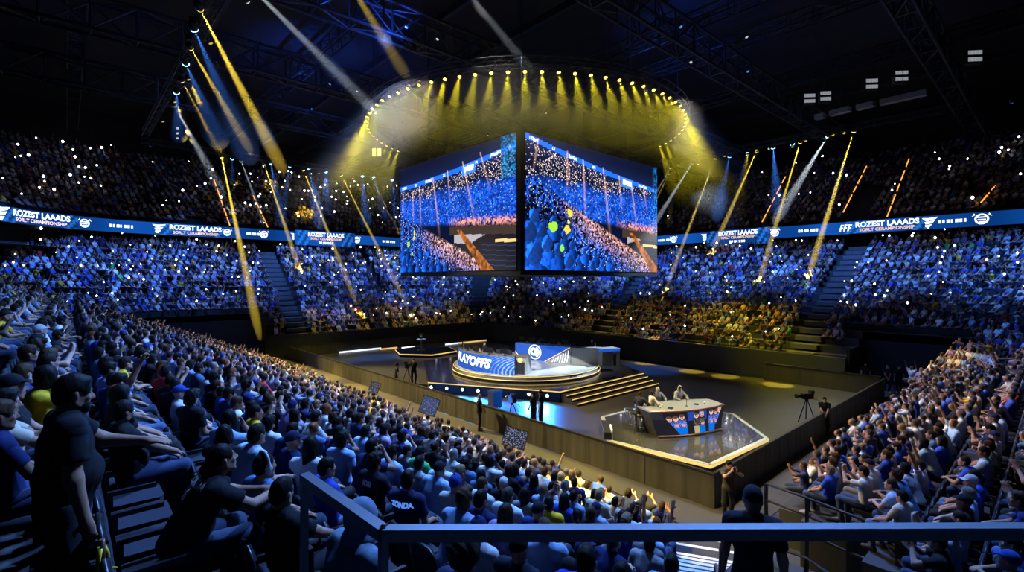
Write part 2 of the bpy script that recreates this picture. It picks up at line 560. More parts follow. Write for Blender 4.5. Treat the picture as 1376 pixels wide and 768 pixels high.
def shirt_mesh(J, p, h=0.014):
    inf = p.get('loose', 0.017); b = p.get('bulk', 1.0)
    long_ = p.get('long_sleeve', False)
    body = torso_prims(J, inf, p.get('belly', 0.0))
    if not p.get('seated', True):
        body.append(el(J['pelvis']-J['sp']*0.07, J['Rt'], (0.176, 0.130, 0.16)))
    F, lo = field(body, h, 0.05, cuts=[(J['pelvis']-J['sp']*(0.06 if p.get('seated', True) else 0.14), -J['sp'])], wrinkle=0.0045, seed=p.get('seed', 0))
    V1, Q1 = surface(F, lo, h)
    Vs, Qs = [V1], [Q1]; n = len(V1)
    for nm in ('l', 'r'):
        sl = [rc(J['sh'+nm]+(J['sh'+nm]-J['el'+nm])*0.05, J['el'+nm], (0.062+inf*0.5)*b, (0.054+inf*0.6)*b)]
        cuts = []
        if long_:
            sl.append(rc(J['el'+nm], J['wr'+nm], (0.052+inf*0.5)*b, (0.036+inf*0.4)*b)); cuts = [(J['wr'+nm], J['wr'+nm]-J['el'+nm])]
        else:
            cuts = [sleeve_cut(J, nm, 0.66)]
        F, lo = field(sl, h, 0.03, cuts=cuts, wrinkle=0.004, seed=p.get('seed', 0)+3)
        V, Q = surface(F, lo, h)
        Vs.append(V); Qs.append(Q+n); n += len(V)
    return np.concatenate(Vs), np.concatenate(Qs)

def trousers_mesh(J, p, h=0.016):
    b = p.get('bulk', 1.0); short = p.get('shorts', False)
    F, lo = field([el(J['pelvis'], J['Rt'], (0.168, 0.124, 0.125))], h, 0.04, cuts=[(J['pelvis']+J['sp']*0.08, J['sp'])])
    V1, Q1 = surface(F, lo, h)
    P = []
    for nm in ('l', 'r'):
        P.append(rc(J['hip'+nm], J['kn'+nm], 0.098*b, 0.073*b))
        if not short:
            P += [rc(J['kn'+nm], J['an'+nm]+np.array([0, 0, 0.02]), 0.073*b, 0.058*b)]
        else:
            P += [rc(J['kn'+nm], J['kn'+nm]+(J['an'+nm]-J['kn'+nm])*0.1, 0.075*b, 0.075*b)]
    F, lo = field(P, h, 0.04, wrinkle=0.004, seed=5)
    V2, Q2 = surface(F, lo, h)
    return np.concatenate([V1, V2]), np.concatenate([Q1, Q2+len(V1)])

def shoe_mesh(J, nm, h=0.014):
    a = J['an'+nm]; t = J['toe'+nm]
    P = [rc(a+np.array([0, -0.045, -0.038]), a+(t-a)*0.45+np.array([0, 0, -0.012]), 0.044, 0.045), rc(a+(t-a)*0.45+np.array([0, 0, -0.012]), t, 0.045, 0.036), rc(a, a+np.array([0, 0, -0.03]), 0.046, 0.046)]
    F, lo = field(P, h, 0.03, cuts=[((0, 0, max(0.0, a[2]-0.083)), (0, 0, -1)), (a+np.array([0, 0, 0.03]), (0, 0, 1))])
    return surface(F, lo, h)

# hair and headwear live in the head's own frame (y = face, z = crown)
def hair_mesh(kind, h=0.009):
    S = lambda *r: np.array(r)*HS
    E = np.eye(3)
    P = []; neg = []; cuts = []; wr = 0.003
    hl = S(0, 0.075, 0.050)
    face = el(S(0, 0.105, -0.045), E, S(0.066, 0.075, 0.098))
    if kind == 'short':
        P = [el(S(0, -0.012, 0.036), E, S(0.086, 0.106, 0.113)), el(S(0, -0.06, -0.01), E, S(0.072, 0.055, 0.075)), el(S(0, 0.045, 0.088), E, S(0.062, 0.048, 0.036))]
        neg = [face]; cuts = [(S(0, -0.02, -0.045), (0, 0.35, -1)), ]; neg += [el(S(sx*0.085, 0.012, -0.03), E, S(0.03, 0.045, 0.06)) for sx in (-1, 1)]; wr = 0.004
    elif kind == 'buzz':
        P = [el(S(0, -0.012, 0.033), E, S(0.0805, 0.1005, 0.1075)), el(S(0, -0.055, -0.01), E, S(0.068, 0.05, 0.07))]
        neg = [face]+[el(S(sx*0.085, 0.012, -0.035), E, S(0.03, 0.045, 0.06)) for sx in (-1, 1)]; cuts = [(S(0, -0.02, -0.045), (0, 0.3, -1))]; wr = 0.001
    elif kind == 'wavy':
        P = [el(S(0, -0.015, 0.045), E, S(0.096, 0.112, 0.115)), el(S(0, -0.06, -0.02), E, S(0.085, 0.06, 0.085)), el(S(0.02, 0.07, 0.105), E, S(0.065, 0.045, 0.04))]
        neg = [face]; cuts = [(S(0, -0.02, -0.075), (0, 0.3, -1))]; wr = 0.010
    elif kind == 'long':
        P = [el(S(0, -0.014, 0.036), E, S(0.090, 0.108, 0.112)), el(S(0, -0.075, -0.08), E, S(0.085, 0.050, 0.13)), el(S(0, -0.085, -0.20), E, S(0.080, 0.040, 0.11)),
             el(S(-0.078, 0.0, -0.07), E, S(0.026, 0.045, 0.12)), el(S(0.078, 0.0, -0.07), E, S(0.026, 0.045, 0.12))]
        neg = [el(S(0, 0.105, -0.05), E, S(0.062, 0.09, 0.12))]; wr = 0.004
    elif kind == 'bob':
        P = [el(S(0, -0.012, 0.036), E, S(0.094, 0.110, 0.113)), el(S(0, -0.05, -0.05), E, S(0.098, 0.07, 0.10)), el(S(-0.08, 0.01, -0.05), E, S(0.026, 0.05, 0.09)), el(S(0.08, 0.01, -0.05), E, S(0.026, 0.05, 0.09))]
        neg = [el(S(0, 0.11, -0.05), E, S(0.066, 0.09, 0.115))]; cuts = [(S(0, 0, -0.115), (0, 0, -1))]; wr = 0.004
    elif kind == 'tail':
        P = [el(S(0, -0.012, 0.034), E, S(0.083, 0.103, 0.110)), rc(S(0, -0.10, 0.03), S(0, -0.145, -0.02), 0.030, 0.032), rc(S(0, -0.145, -0.02), S(0.01, -0.150, -0.20), 0.034, 0.016)]
        neg = [face]+[el(S(sx*0.085, 0.012, -0.03), E, S(0.03, 0.045, 0.06)) for sx in (-1, 1)]; cuts = []; wr = 0.003
    elif kind == 'bun':
        P = [el(S(0, -0.012, 0.034), E, S(0.083, 0.103, 0.110)), el(S(0, -0.10, 0.09), E, S(0.048, 0.045, 0.045))]
        neg = [face]+[el(S(sx*0.085, 0.012, -0.03), E, S(0.03, 0.045, 0.06)) for sx in (-1, 1)]; cuts = [(S(0, -0.02, -0.05), (0, 0.3, -1))]
    elif kind == 'afro':
        P = [el(S(0, -0.02, 0.06), E, S(0.125, 0.13, 0.135))]
        neg = [el(S(0, 0.125, -0.05), E, S(0.075, 0.085, 0.11))]; cuts = [(S(0, 0, -0.05), (0, 0.4, -1))]; wr = 0.012
    elif kind == 'cap':
        P = [el(S(0, -0.010, 0.040), E, S(0.088, 0.108, 0.108)), el(S(0, 0.115, 0.052), rotm((1, 0, 0), -0.18), S(0.075, 0.085, 0.010))]
        cuts = [(S(0, 0, 0.030), (0, 0.12, -1))]; wr = 0.0
    elif kind == 'beanie':
        P = [el(S(0, -0.012, 0.045), E, S(0.092, 0.112, 0.118)), rc(S(0, -0.02, 0.16), S(0, -0.03, 0.17), 0.02, 0.015)]
        cuts = [(S(0, 0, 0.022), (0, 0.2, -1))]; wr = 0.002
    elif kind == 'hood':
        P = [el(S(0, -0.020, 0.020), E, S(0.112, 0.128, 0.145)), el(S(0, -0.05, -0.11), E, S(0.13, 0.11, 0.09))]
        neg = [el(S(0, 0.11, -0.01), E, S(0.072, 0.10, 0.115)), el(S(0, -0.0, 0.0), E, S(0.09, 0.11, 0.125))]; wr = 0.004; h = 0.012
    elif kind == 'beard':
        P = [el(S(0, 0.036, -0.080), E, S(0.066, 0.066, 0.055)), rc(S(-0.022, 0.066, -0.108), S(0.022, 0.066, -0.108), 0.024, 0.024)]
        neg = [el(S(0, 0.115, -0.030), E, S(0.05, 0.06, 0.040)), el(S(0, 0.02, -0.05), E, S(0.055, 0.06, 0.06)), el(S(0, 0.108, -0.070), E, S(0.020, 0.03, 0.010))]; wr = 0.002; h = 0.007
    elif kind == 'headphones':
        a = [S(0.102*math.cos(t), -0.005, 0.02+0.135*math.sin(t)) for t in np.linspace(0.0, PI, 12)]
        P = [rc(a[i], a[i+1], 0.011, 0.011) for i in range(11)]+[el(S(sx*0.098, -0.01, -0.005), E, S(0.024, 0.04, 0.045)) for sx in (-1, 1)]; wr = 0
    F, lo = field(P, h, 0.02, neg=neg, cuts=cuts, wrinkle=wr, seed=1)
    return surface(F, lo, h)

def eye_spheres(eyes, r=0.0105):
    mb = MB()
    for e in eyes:
        mb.sphere(e, r, 8, 6)
    return np.array(mb.v), mb.f

def thin(me, ratio):
    """fewer faces, same shape"""
    o = bpy.data.objects.new('thin', me); COL.objects.link(o)
    d = o.modifiers.new('d', 'DECIMATE'); d.ratio = ratio
    dg = bpy.context.evaluated_depsgraph_get()
    r = bpy.data.meshes.new_from_object(o.evaluated_get(dg)); nm = me.name
    bpy.data.objects.remove(o); bpy.data.meshes.remove(me); r.name = nm
    return r

def pose_meshes(p, hb=0.009):
    """all the shared meshes of one pose"""
    J = build_skeleton(p)
    b = p.get('bulk', 1.0)
    hp, neg, eyes = head_prims(J['head'], J['HR'])
    F, lo = field(body_prims(J, b)+hp, hb, 0.030, neg=neg)
    V, Q = surface(F, lo, hb)
    ev, ef = eye_spheres(eyes)
    nq = len(Q)
    faces = [tuple(q) for q in Q.tolist()]+[tuple(i+len(V) for i in f) for f in ef]
    me = mesh_from('body', np.concatenate([V, ev]), faces, [MATS['skin'], MATS['eye']], True, [0]*nq+[1]*len(ef))
    fine = p.get('fine', False)
    out = {'J': J, 'p': p, 'body': thin(me, 0.25 if fine else 0.11)}
    for nm, fn, m in (('shirt', shirt_mesh, 'cloth'), ('trousers', trousers_mesh, 'denim')):
        v, q = fn(J, p)
        out[nm] = thin(mesh_from(nm, v, q, [MATS[m]], True), 0.4 if fine else 0.16)
    for nm in ('l', 'r'):
        v, q = shoe_mesh(J, nm)
        out['shoe'+nm] = thin(mesh_from('shoe', v, q, [MATS['shoe']], True), 0.25)
    M = Matrix(np.vstack([np.hstack([J['HR'], J['head'][:, None]]), [0, 0, 0, 1]]).tolist())
    out['HM'] = M
    return out

def coarse(p, h, upper=False):
    """low detail figure with a colour class per vertex: 0 skin 1 hair 2 shirt 3 trousers"""
    J = build_skeleton(p)
    th = 0.012
    tor = torso_prims(J, 0.018)
    arms = []
    skin = []
    hair = [el(J['head']+J['HR']@np.array([0, -0.022, 0.034]), J['HR'], (0.088, 0.100, 0.112))]
    skin.append(el(J['head']+J['HR']@np.array([0, 0.02, -0.015]), J['HR'], (0.070, 0.088, 0.112)))
    skin.append(rc(J['neck'], J['head'], 0.058, 0.058))
    for nm in ('l', 'r'):
        e = J['sh'+nm]+(J['el'+nm]-J['sh'+nm])*0.65
        tor.append(rc(J['sh'+nm], e, 0.066, 0.062))
        rr = max(0.042, h*0.62)
        skin += [rc(e, J['el'+nm], rr, rr), rc(J['el'+nm], J['wr'+nm], rr, rr*0.9), rc(J['wr'+nm], J['wr'+nm]+J['hd'+nm]*0.09, max(0.042, h*0.6), max(0.04, h*0.58))]
    leg = []
    for nm in ('l', 'r'):
        leg.append(rc(J['hip'+nm], J['kn'+nm], 0.098, 0.078))
        if not upper:
            leg.append(rc(J['kn'+nm], J['an'+nm], 0.075, 0.06)); leg.append(rc(J['an'+nm]+np.array([0, 0, -0.04]), J['toe'+nm], 0.05, 0.045))
    groups = [skin, hair, tor, leg]
    allp = [q for g in groups for q in g]
    F, lo = field(allp, h, 0.02, pad=2)
    V, Q = surface(F, lo, h)
    D = np.stack([np.min([prim_dist(q, V) for q in g], 0) for g in groups], 1)
    D[:, 1] += 0.004
    return V.astype(np.float32), Q.astype(np.int64), D.argmin(1)
mat('skin', objcolor=True, rough=0.6, spec=0.3, noise=0.06, nscale=9)
mat('eye', (0.02, 0.015, 0.012, 1), rough=0.2, noise=0.02)
mat('cloth', objcolor=True, rough=0.9, spec=0.2, noise=0.10, nscale=14, bump=0.15)
mat('denim', objcolor=True, rough=0.9, noise=0.15, nscale=25, bump=0.1)
mat('shoe', objcolor=True, rough=0.6, noise=0.08)
mat('hair', objcolor=True, rough=0.55, spec=0.08, noise=0.25, nscale=40, bump=0.3, stretch=(1, 1, 0.25))
mat('crowd_cloth', attr='col', rough=0.85, noise=0.10, nscale=2.0)
mat('concrete', (0.035, 0.037, 0.042, 1), rough=0.8, noise=0.3, nscale=1.2, bump=0.1)
mat('concrete_step', (0.10, 0.105, 0.115, 1), rough=0.75, noise=0.25, nscale=3)
mat('arena_floor', (0.055, 0.055, 0.058, 1), rough=0.42, noise=0.25, nscale=0.8)
mat('walkway', (0.05, 0.046, 0.038, 1), rough=0.7, noise=0.3, nscale=1.5)
mat('dark_wall', (0.010, 0.011, 0.015, 1), rough=0.8, noise=0.3, nscale=0.7)
mat('grey_wall', (0.035, 0.038, 0.048, 1), rough=0.8, noise=0.3, nscale=0.7)
mat('roof_black', (0.03, 0.032, 0.04, 1), rough=0.9, noise=0.4, nscale=0.4)
mat('steel', (0.05, 0.055, 0.075, 1), rough=0.5, metal=0.6, noise=0.25, nscale=4)
mat('truss_metal', (0.06, 0.065, 0.08, 1), rough=0.5, metal=0.5, noise=0.2, nscale=8)
mat('black_metal', (0.012, 0.013, 0.016, 1), rough=0.4, metal=0.4, noise=0.2, nscale=8)
mat('rail_metal', (0.16, 0.18, 0.22, 1), rough=0.38, metal=0.5, noise=0.12, nscale=10)
mat('black_drape', (0.045, 0.042, 0.038, 1), rough=0.6, noise=0.3, nscale=2.0, bump=0.15, stretch=(0.9, 0.9, 0.25))
mat('barrier_top', (0.05, 0.045, 0.035, 1), rough=0.4, metal=0.5, noise=0.2)
mat('gloss_black', (0.012, 0.013, 0.018, 1), rough=0.12, noise=0.15, nscale=2, spec=0.45, coat=0.0)
mat('gloss_podium', (0.50, 0.56, 0.58, 1), rough=0.28, noise=0.25, nscale=1.3, spec=0.6, coat=0.5)
mat('gloss_deck', (0.05, 0.05, 0.045, 1), rough=0.08, noise=0.4, nscale=1.6, spec=0.6, coat=0.5)
mat('stage_fascia', (0.012, 0.013, 0.017, 1), rough=0.5, noise=0.2)
mat('gold_strip', (0.5, 0.36, 0.12, 1), rough=0.4, emit=(1.0, 0.66, 0.20, 1), strength=0.9, noise=0.1, nscale=3)
mat('gold_trim', (0.45, 0.33, 0.15, 1), rough=0.4, metal=0.5, noise=0.2, nscale=3)
mat('footlight', (0.8, 0.85, 0.9, 1), emit=(0.55, 0.80, 1.0, 1), strength=14, noise=0.02)
mat('grey_box', (0.36, 0.39, 0.42, 1), rough=0.35, noise=0.15, nscale=3)
mat('desk_top', (0.17, 0.18, 0.19, 1), rough=0.4, noise=0.15, nscale=4)
mat('desk_dark', (0.03, 0.03, 0.035, 1), rough=0.25, noise=0.15, nscale=4)
mat('copper_trim', (0.45, 0.25, 0.16, 1), rough=0.35, metal=0.7, noise=0.15)
mat('screen_off', (0.01, 0.01, 0.012, 1), rough=0.25, noise=0.1)
mat('monitor_glow', (0.1, 0.1, 0.1, 1), emit=(0.7, 0.85, 1, 1), strength=1.2, noise=0.02)
mat('chrome', (0.6, 0.62, 0.65, 1), rough=0.15, metal=1.0, noise=0.05)
mat('led_video', attr='col', emit_attr=True, strength=1.25, rough=0.7, spec=0.1)
mat('led_board', (0.01, 0.03, 0.1, 1), emit=(0.006, 0.075, 0.42, 1), strength=0.75, noise=0.1)
mat('led_white', (0.8, 0.8, 0.8, 1), emit=(0.75, 0.85, 1.0, 1), strength=1.5, noise=0.02)
mat('led_peach', (0.8, 0.6, 0.5, 1), emit=(1.0, 0.62, 0.42, 1), strength=1.0, noise=0.02)
mat('lettering_blue_glow', (0.2, 0.4, 0.8, 1), emit=(0.10, 0.30, 0.95, 1), strength=0.9, noise=0.02)
mat('desk_led', (0.01, 0.03, 0.1, 1), emit=(0.01, 0.10, 0.62, 1), strength=0.9, noise=0.1)
mat('lens_yellow', (0.8, 0.7, 0.3, 1), emit=(1.0, 0.72, 0.10, 1), strength=5, noise=0.02, sample_light=False)
mat('lens_white', (0.8, 0.8, 0.8, 1), emit=(0.80, 0.90, 1.0, 1), strength=5, noise=0.02, sample_light=False)
mat('lens_blue', (0.3, 0.5, 0.9, 1), emit=(0.22, 0.50, 1.0, 1), strength=6, noise=0.02, sample_light=False)
mat('torch', (0.9, 0.9, 0.9, 1), emit=(0.95, 0.97, 1.0, 1), strength=7, noise=0.02, sample_light=False)
mat('amber_led', (0.8, 0.4, 0.1, 1), emit=(1.0, 0.34, 0.05, 1), strength=1.6, noise=0.02, sample_light=False)
mat('exit_green', (0.1, 0.5, 0.2, 1), emit=(0.12, 0.8, 0.25, 1), strength=1.0, noise=0.02, sample_light=False)
mat('flood_white', (0.8, 0.8, 0.8, 1), emit=(0.75, 0.78, 0.85, 1), strength=0.3, noise=0.02, sample_light=False)
mat('phone_body', (0.01, 0.01, 0.012, 1), rough=0.2, noise=0.05)
mat('seat_shell', (0.015, 0.016, 0.022, 1), rough=0.35, noise=0.15)
mat('seat_fabric', (0.014, 0.016, 0.030, 1), rough=0.85, noise=0.25, nscale=20, bump=0.2)
mat('yellow_foil', (0.85, 0.55, 0.03, 1), rough=0.35, noise=0.1)
mat('lettering_white', (0.75, 0.77, 0.8, 1), rough=0.7, noise=0.05)
mat('lettering_navy', (0.02, 0.03, 0.20, 1), rough=0.7, noise=0.05)
mat('gold_cup', (0.8, 0.6, 0.25, 1), rough=0.2, metal=1.0, noise=0.05)
mat('cable_black', (0.01, 0.01, 0.01, 1), rough=0.7, noise=0.1)
haze_mat('beam_haze', 0.022)
haze_mat('wash_haze', 0.020)
haze_mat('ring_haze', 0.13, 'ring', 2.4, 0.3)
# ------------------------------------------------------------------ stands
def left_u(k): return 0.5+0.85*k
def left_z(k): return 0.35*(13-k)
def left_v0(k):
    if k < 0: return 5.05
    if k == 0: return 3.0
    if k == 1: return 2.75
    return max(2.35, 0.56*left_u(k)+0.15)
def near_v(k): return 4.65-0.90*k
def near_z(k): return 0.95+0.37*k
def near_u0(k): return (14.3, 13.1, 12.4, 10.6, 8.2, 6.2, 5.2)[min(k, 6)]
NCC = (33.5, 6.9)   # centre of the curved corner of the near stand
def near_arc(r, a0=-90, a1=-28, n=10): return [(NCC[0]+r*math.cos(math.radians(a)), NCC[1]+r*math.sin(math.radians(a))) for a in np.linspace(a0, a1, n)]
NFAR = 18
NPR, NPE = 4, 5    # rows of the far stand missing over the two portals
FC = (33.0, 43.5)
def far_z(t): return 1.5+8.4*t
def z3(path, z): return [(p[0], p[1], z) for p in path]
def far_path(t, n=10, v_lo=-12.0, u_lo=-16.0):
    """(u, v, facing) along the far stand: right line, corner arc, end line"""
    out = []
    uR = 37.9+17*t; vE = 47.9+11*t
    for v in np.linspace(v_lo, FC[1], 3): out.append((uR, v))
    a, b = uR-FC[0], vE-FC[1]
    for th in np.linspace(0, PI/2, n+2)[1:-1]: out.append((FC[0]+a*math.cos(th), FC[1]+b*math.sin(th)))
    for u in np.linspace(FC[0], u_lo, 3): out.append((u, vE))
    return out
def up_z(t): return 12.7+9.4*t
def up_path(t, n=12, off=0.0):
    uR = 57.2+16*t+off; vE = 60.2+16*t+off; rl = 12.2+16*t+off
    out = []
    for v in (-24.0, FC[1]): out.append((uR, v))
    a, b = uR-FC[0], vE-FC[1]
    for th in np.linspace(0, PI/2, n+2)[1:-1]: out.append((FC[0]+a*math.cos(th), FC[1]+b*math.sin(th)))
    for u in (FC[0], 6.0): out.append((u, vE))
    for th in np.linspace(PI/2, PI, n+2)[1:-1]: out.append((6+rl*math.cos(th), 48+rl*math.sin(th)))
    out.append((6-rl, 48)); out.append((6-rl, 30))
    return out
def z3(path, z): return [(p[0], p[1], z) for p in path]

# ground and arena floor
m = MB(); m.box((-27, -27, -0.3), (80, 84, -0.02)); struct('floor', m, MATS['concrete'])
m = MB(); m.prism([(15.0, 7.3), (37.2, 7.3), (37.2, 47.4), (15.0, 47.4)], -0.02, 0.0); struct('floor_arena', m, MATS['arena_floor'])
m = MB(); m.prism([(11.95, 5.9), (15.0, 5.9), (15.0, 46.5), (11.95, 46.5)], -0.02, 0.0); m.prism([(11.95, 5.85), (37.0, 5.85), (37.0, 7.3), (15.0, 7.3), (15, 5.9), (11.95, 5.9)], -0.02, 0.004); struct('floor_walkway', m, MATS['walkway'])
# left stand
m = MB()
for k in range(-12, 14):
    u, z = left_u(k), left_z(k)
    m.box((u-0.45, left_v0(k), -0.02), (u+0.40, 46.0, max(z, 0.004)))
m.box((-0.45, 3.0, -0.02), (0.06, 5.05, left_z(0)))
struct('floor_left_stand', m, MATS['concrete'])
# near stand
m = MB()
for k in range(0, 17):
    v, z = near_v(k), near_z(k)
    m.box((near_u0(k), v-0.45, -0.02), (NCC[0], v+0.45, z))
    if k < 7:
        r0, r1 = NCC[1]-v-0.45, NCC[1]-v+0.45
        A, Bq = near_arc(r0), near_arc(r1)
        m.strip(z3(A, z), z3(Bq, z)); m.strip(z3(A, -0.02), z3(A, z)); m.strip(z3(Bq, z), z3(Bq, -0.02))
        m.add([(*A[-1], -0.02), (*A[-1], z), (*Bq[-1], z), (*Bq[-1], -0.02)], [(0, 1, 2, 3)])
struct('floor_near_stand', m, MATS['concrete'])
# camera platform
m = MB(); m.prism([(0.97, 2.6), (1.02, 2.05), (3.6, -0.28), (4.2, -1.5), (3.5, -5.5), (-6, -5.5), (-3.5, 2.6)], 4.75, 4.9); struct('floor_platform', m, MATS['concrete'])
# stair between left and near stand
m = MB()
sd = np.array([0.872, 0.489]); sp = np.array([0.489, -0.872])
st0 = np.array([2.9, 1.72])
NST = 24
for i in range(NST):
    a = st0+sd*0.4876*i; b = a+sd*0.4876
    z = left_z((a[0]-0.5)/0.85)-0.05
    z = max(min(z, 3.46), 0.012)
    m.prism([a, b, b+sp*1.5, a+sp*1.5], z-0.35 if z > 0.4 else -0.02, z)
struct('floor_stair', m, MATS['concrete'])
m = MB()
for i in range(NST):
    a = st0+sd*0.4876*i; z = max(min(left_z((a[0]-0.5)/0.85)-0.05, 3.46), 0.012)
    b = a+sd*0.4876
    m.prism([b-sd*0.11+sp*0.03, b, b+sp*1.47, b-sd*0.11+sp*1.47], z, z+0.006)
struct('trim_stair_nosing', m, MATS['lettering_white'])
# far lower bowl
m = MB()
for i in range(NFAR):
    t0, t1 = i/NFAR*1.0, (i+1)/NFAR
    z = far_z(i/(NFAR-1))
    lo_v, lo_u = 9.4 if i < NPR else -12.0, 13.5 if i < NPE else -16.0
    A = far_path(t0, v_lo=lo_v, u_lo=lo_u); B = far_path(t1, v_lo=lo_v, u_lo=lo_u)
    m.strip(z3(A, z), z3(B, z)); m.strip(z3(A, z-0.55), z3(A, z))
    if i < NPE:
        va, vb = 47.9+11*t0, 47.9+11*t1
        m.strip([(4.5, va, z), (-16, va, z)], [(4.5, vb, z), (-16, vb, z)]); m.strip([(4.5, va, z-0.55), (-16, va, z-0.55)], [(4.5, va, z), (-16, va, z)])
struct('floor_far_stand', m, MATS['concrete'])
# dark portals under the two ends of the far stand
m = MB()
uu = 37.9+17*NPR/18; vv = 47.9+11*NPE/18; zr = far_z(NPR/17); ze = far_z(NPE/17)
m.box((uu, -12, -0.02), (uu+0.3, 9.4, zr-0.02)); m.box((37.9, 9.25, -0.02), (uu+0.3, 9.4, zr-0.9))
m.box((4.4, vv, -0.02), (13.5, vv+0.3, ze-0.02)); m.box((4.4, 47.9, -0.02), (4.55, vv+0.3, ze-0.9)); m.box((-16, 47.75, -0.02), (4.55, 47.9, 1.5))
m.box((13.35, 47.9, -0.02), (13.5, vv+0.3, ze-0.9))
struct('wall_portals', m, MATS['dark_wall'])
# front board of the far stand
A = far_path(-0.02, v_lo=9.4, u_lo=13.5); B = far_path(0.0, v_lo=9.4, u_lo=13.5)
m = MB(); m.strip(z3(A, 0), z3(A, 2.0)); m.strip(z3(A, 2.0), z3(B, 2.0)); m.strip(z3(B, 2.0), z3(B, 1.0)); struct('wall_far_front', m, MATS['grey_wall'])
# concourse wall behind the lower bowl and slab under the upper tier
C0 = up_path(0, off=-0.4); C1 = up_path(0, off=0.8)
m = MB(); m.strip(z3(C1, 9.0), z3(C1, 12.7)); struct('wall_concourse', m, MATS['dark_wall'])
m = MB(); m.strip(z3(C0, 11.3), z3(up_path(0, off=17), 11.3)); m.strip(z3(up_path(0, off=-1.2), 9.9), z3(up_path(0, off=1.0), 9.9)); struct('floor_upper_slab', m, MATS['dark_wall'])
m = MB()
for i in range(16):
    t0, t1 = i/16, (i+1)/16; z = up_z(t0)
    A = up_path(t0); B = up_path(t1)
    m.strip(z3(A, z), z3(B, z)); m.strip(z3(A, z-0.65), z3(A, z))
struct('floor_upper_stand', m, MATS['concrete'])
A = up_path(1.02)
m = MB(); m.strip(z3(A, 21.0), z3(A, 27.0)); struct('wall_upper_back', m, MATS['dark_wall'])
# hall shell
m = MB(); m.box((-27, -27, 27.0), (80, 84, 27.4)); struct('ceiling', m, MATS['roof_black'])
for nm, lo, hi in (('wall_left', (-27.3, -27, 0), (-27, 84, 27)), ('wall_right', (80, -27, 0), (80.3, 84, 27)), ('wall_back', (-27, -27.3, 0), (80, -27, 27)), ('wall_end', (-27, 84, 0), (80, 84.3, 27))):
    m = MB(); m.box(lo, hi); struct(nm, m, MATS['dark_wall'])
# wall panels between concourse columns
m = MB()
for v in np.arange(-6, 44, 6.2): m.box((57.45, v, 9.2), (57.95, v+0.9, 11.3))
for u in np.arange(8, 34, 6.2): m.box((u, 60.45, 9.2), (u+0.9, 60.95, 11.3))
struct('trim_concourse_columns', m, MATS['grey_wall'])
# aisle stairs in the far stand
def aisle(name, pts_fn, w, across):
    m = MB(); n = 36
    for i in range(n):
        t = i/n*0.98; c = np.array(pts_fn(t)); d = np.array(pts_fn(t+0.027)); z = far_z(min(t*18/17, 1))+0.02+(i % 2)*0.24-0.02
        s = np.array(across)*w/2
        m.prism([c-s, d-s, d+s, c+s], z-0.3, z+0.03)
    struct(name, m, MATS['concrete_step'])
AIS_R = lambda t: (37.9+17*t, 12.4)
AIS_D = lambda t: (37.9+17*t, 29.8+3.8*t)
AIS_E = lambda t: (16.3, 47.9+11*t)
aisle('floor_aisle_right', AIS_R, 1.7, (0, 1)); aisle('floor_aisle_middle', AIS_D, 1.3, (0, 1)); aisle('floor_aisle_end', AIS_E, 1.7, (1, 0))

# ------------------------------------------------------------------ barriers around the floor
def barrier(label, p, q, n_panels, side, h=1.08, drape='black_drape'):
    p, q = np.array(p, float), np.array(q, float); L = np.linalg.norm(q-p); d = (q-p)/L; nn = np.array(side, float)
    t = thing('crowd_barrier', label, 'barrier', (*p, 0))
    for i in range(n_panels):
        m = MB(); ns = 28
        s0, s1 = L*i/n_panels+0.01, L*(i+1)/n_panels-0.01
        A, B, C, D = [], [], [], []
        for j in range(ns+1):
            s = s0+(s1-s0)*j/ns
            w = 0.03*math.sin(j*0.55+i*2.1)+0.02*math.sin(j*1.25+3*i)+0.012*math.sin(j*2.3+i)
            b = d*s+nn*(0.03+0.03+w*0.6); c = d*s+nn*(0.05)
            A.append((b[0], b[1], 0.01)); B.append((c[0], c[1], h-0.03)); 
            C.append((d*s)[:2].tolist()+[h-0.03]); D.append((d*s)[:2].tolist()+[0.01])
        m.strip(A, B, True); m.strip(B, C); m.strip(C, D)
        m.build('drape_panel', MATS[drape], t)
    m = MB(); a = np.array([0, 0, 0.0]); m.cbox((0, 0, 0), (0.001, 0.001, 0.001)) if False else None
    e = d*L
    m.bar((nn[0]*0.03, nn[1]*0.03, h-0.005), (e[0]+nn[0]*0.03, e[1]+nn[1]*0.03, h-0.005), 0.10, 0.05)
    m.build('top_rail', MATS['barrier_top'], t)
    return t
barrier('long black draped crowd barrier beside the left stand walkway', (15, 47.0), (15, 7.20), 16, (-1, 0))
barrier('plain black draped crowd barrier in front of the stand with railings', (14.95, 7.28), (37, 7.28), 9, (0, -1))
barrier('black draped barrier with yellow lit top below the far corner staff', (37.0, 7.4), (37.0, 14.2), 3, (-1, 0), 1.2)
barrier('black draped barrier closing the far end of the floor', (15, 47.2), (36.5, 47.2), 9, (0, -1), 1.0)

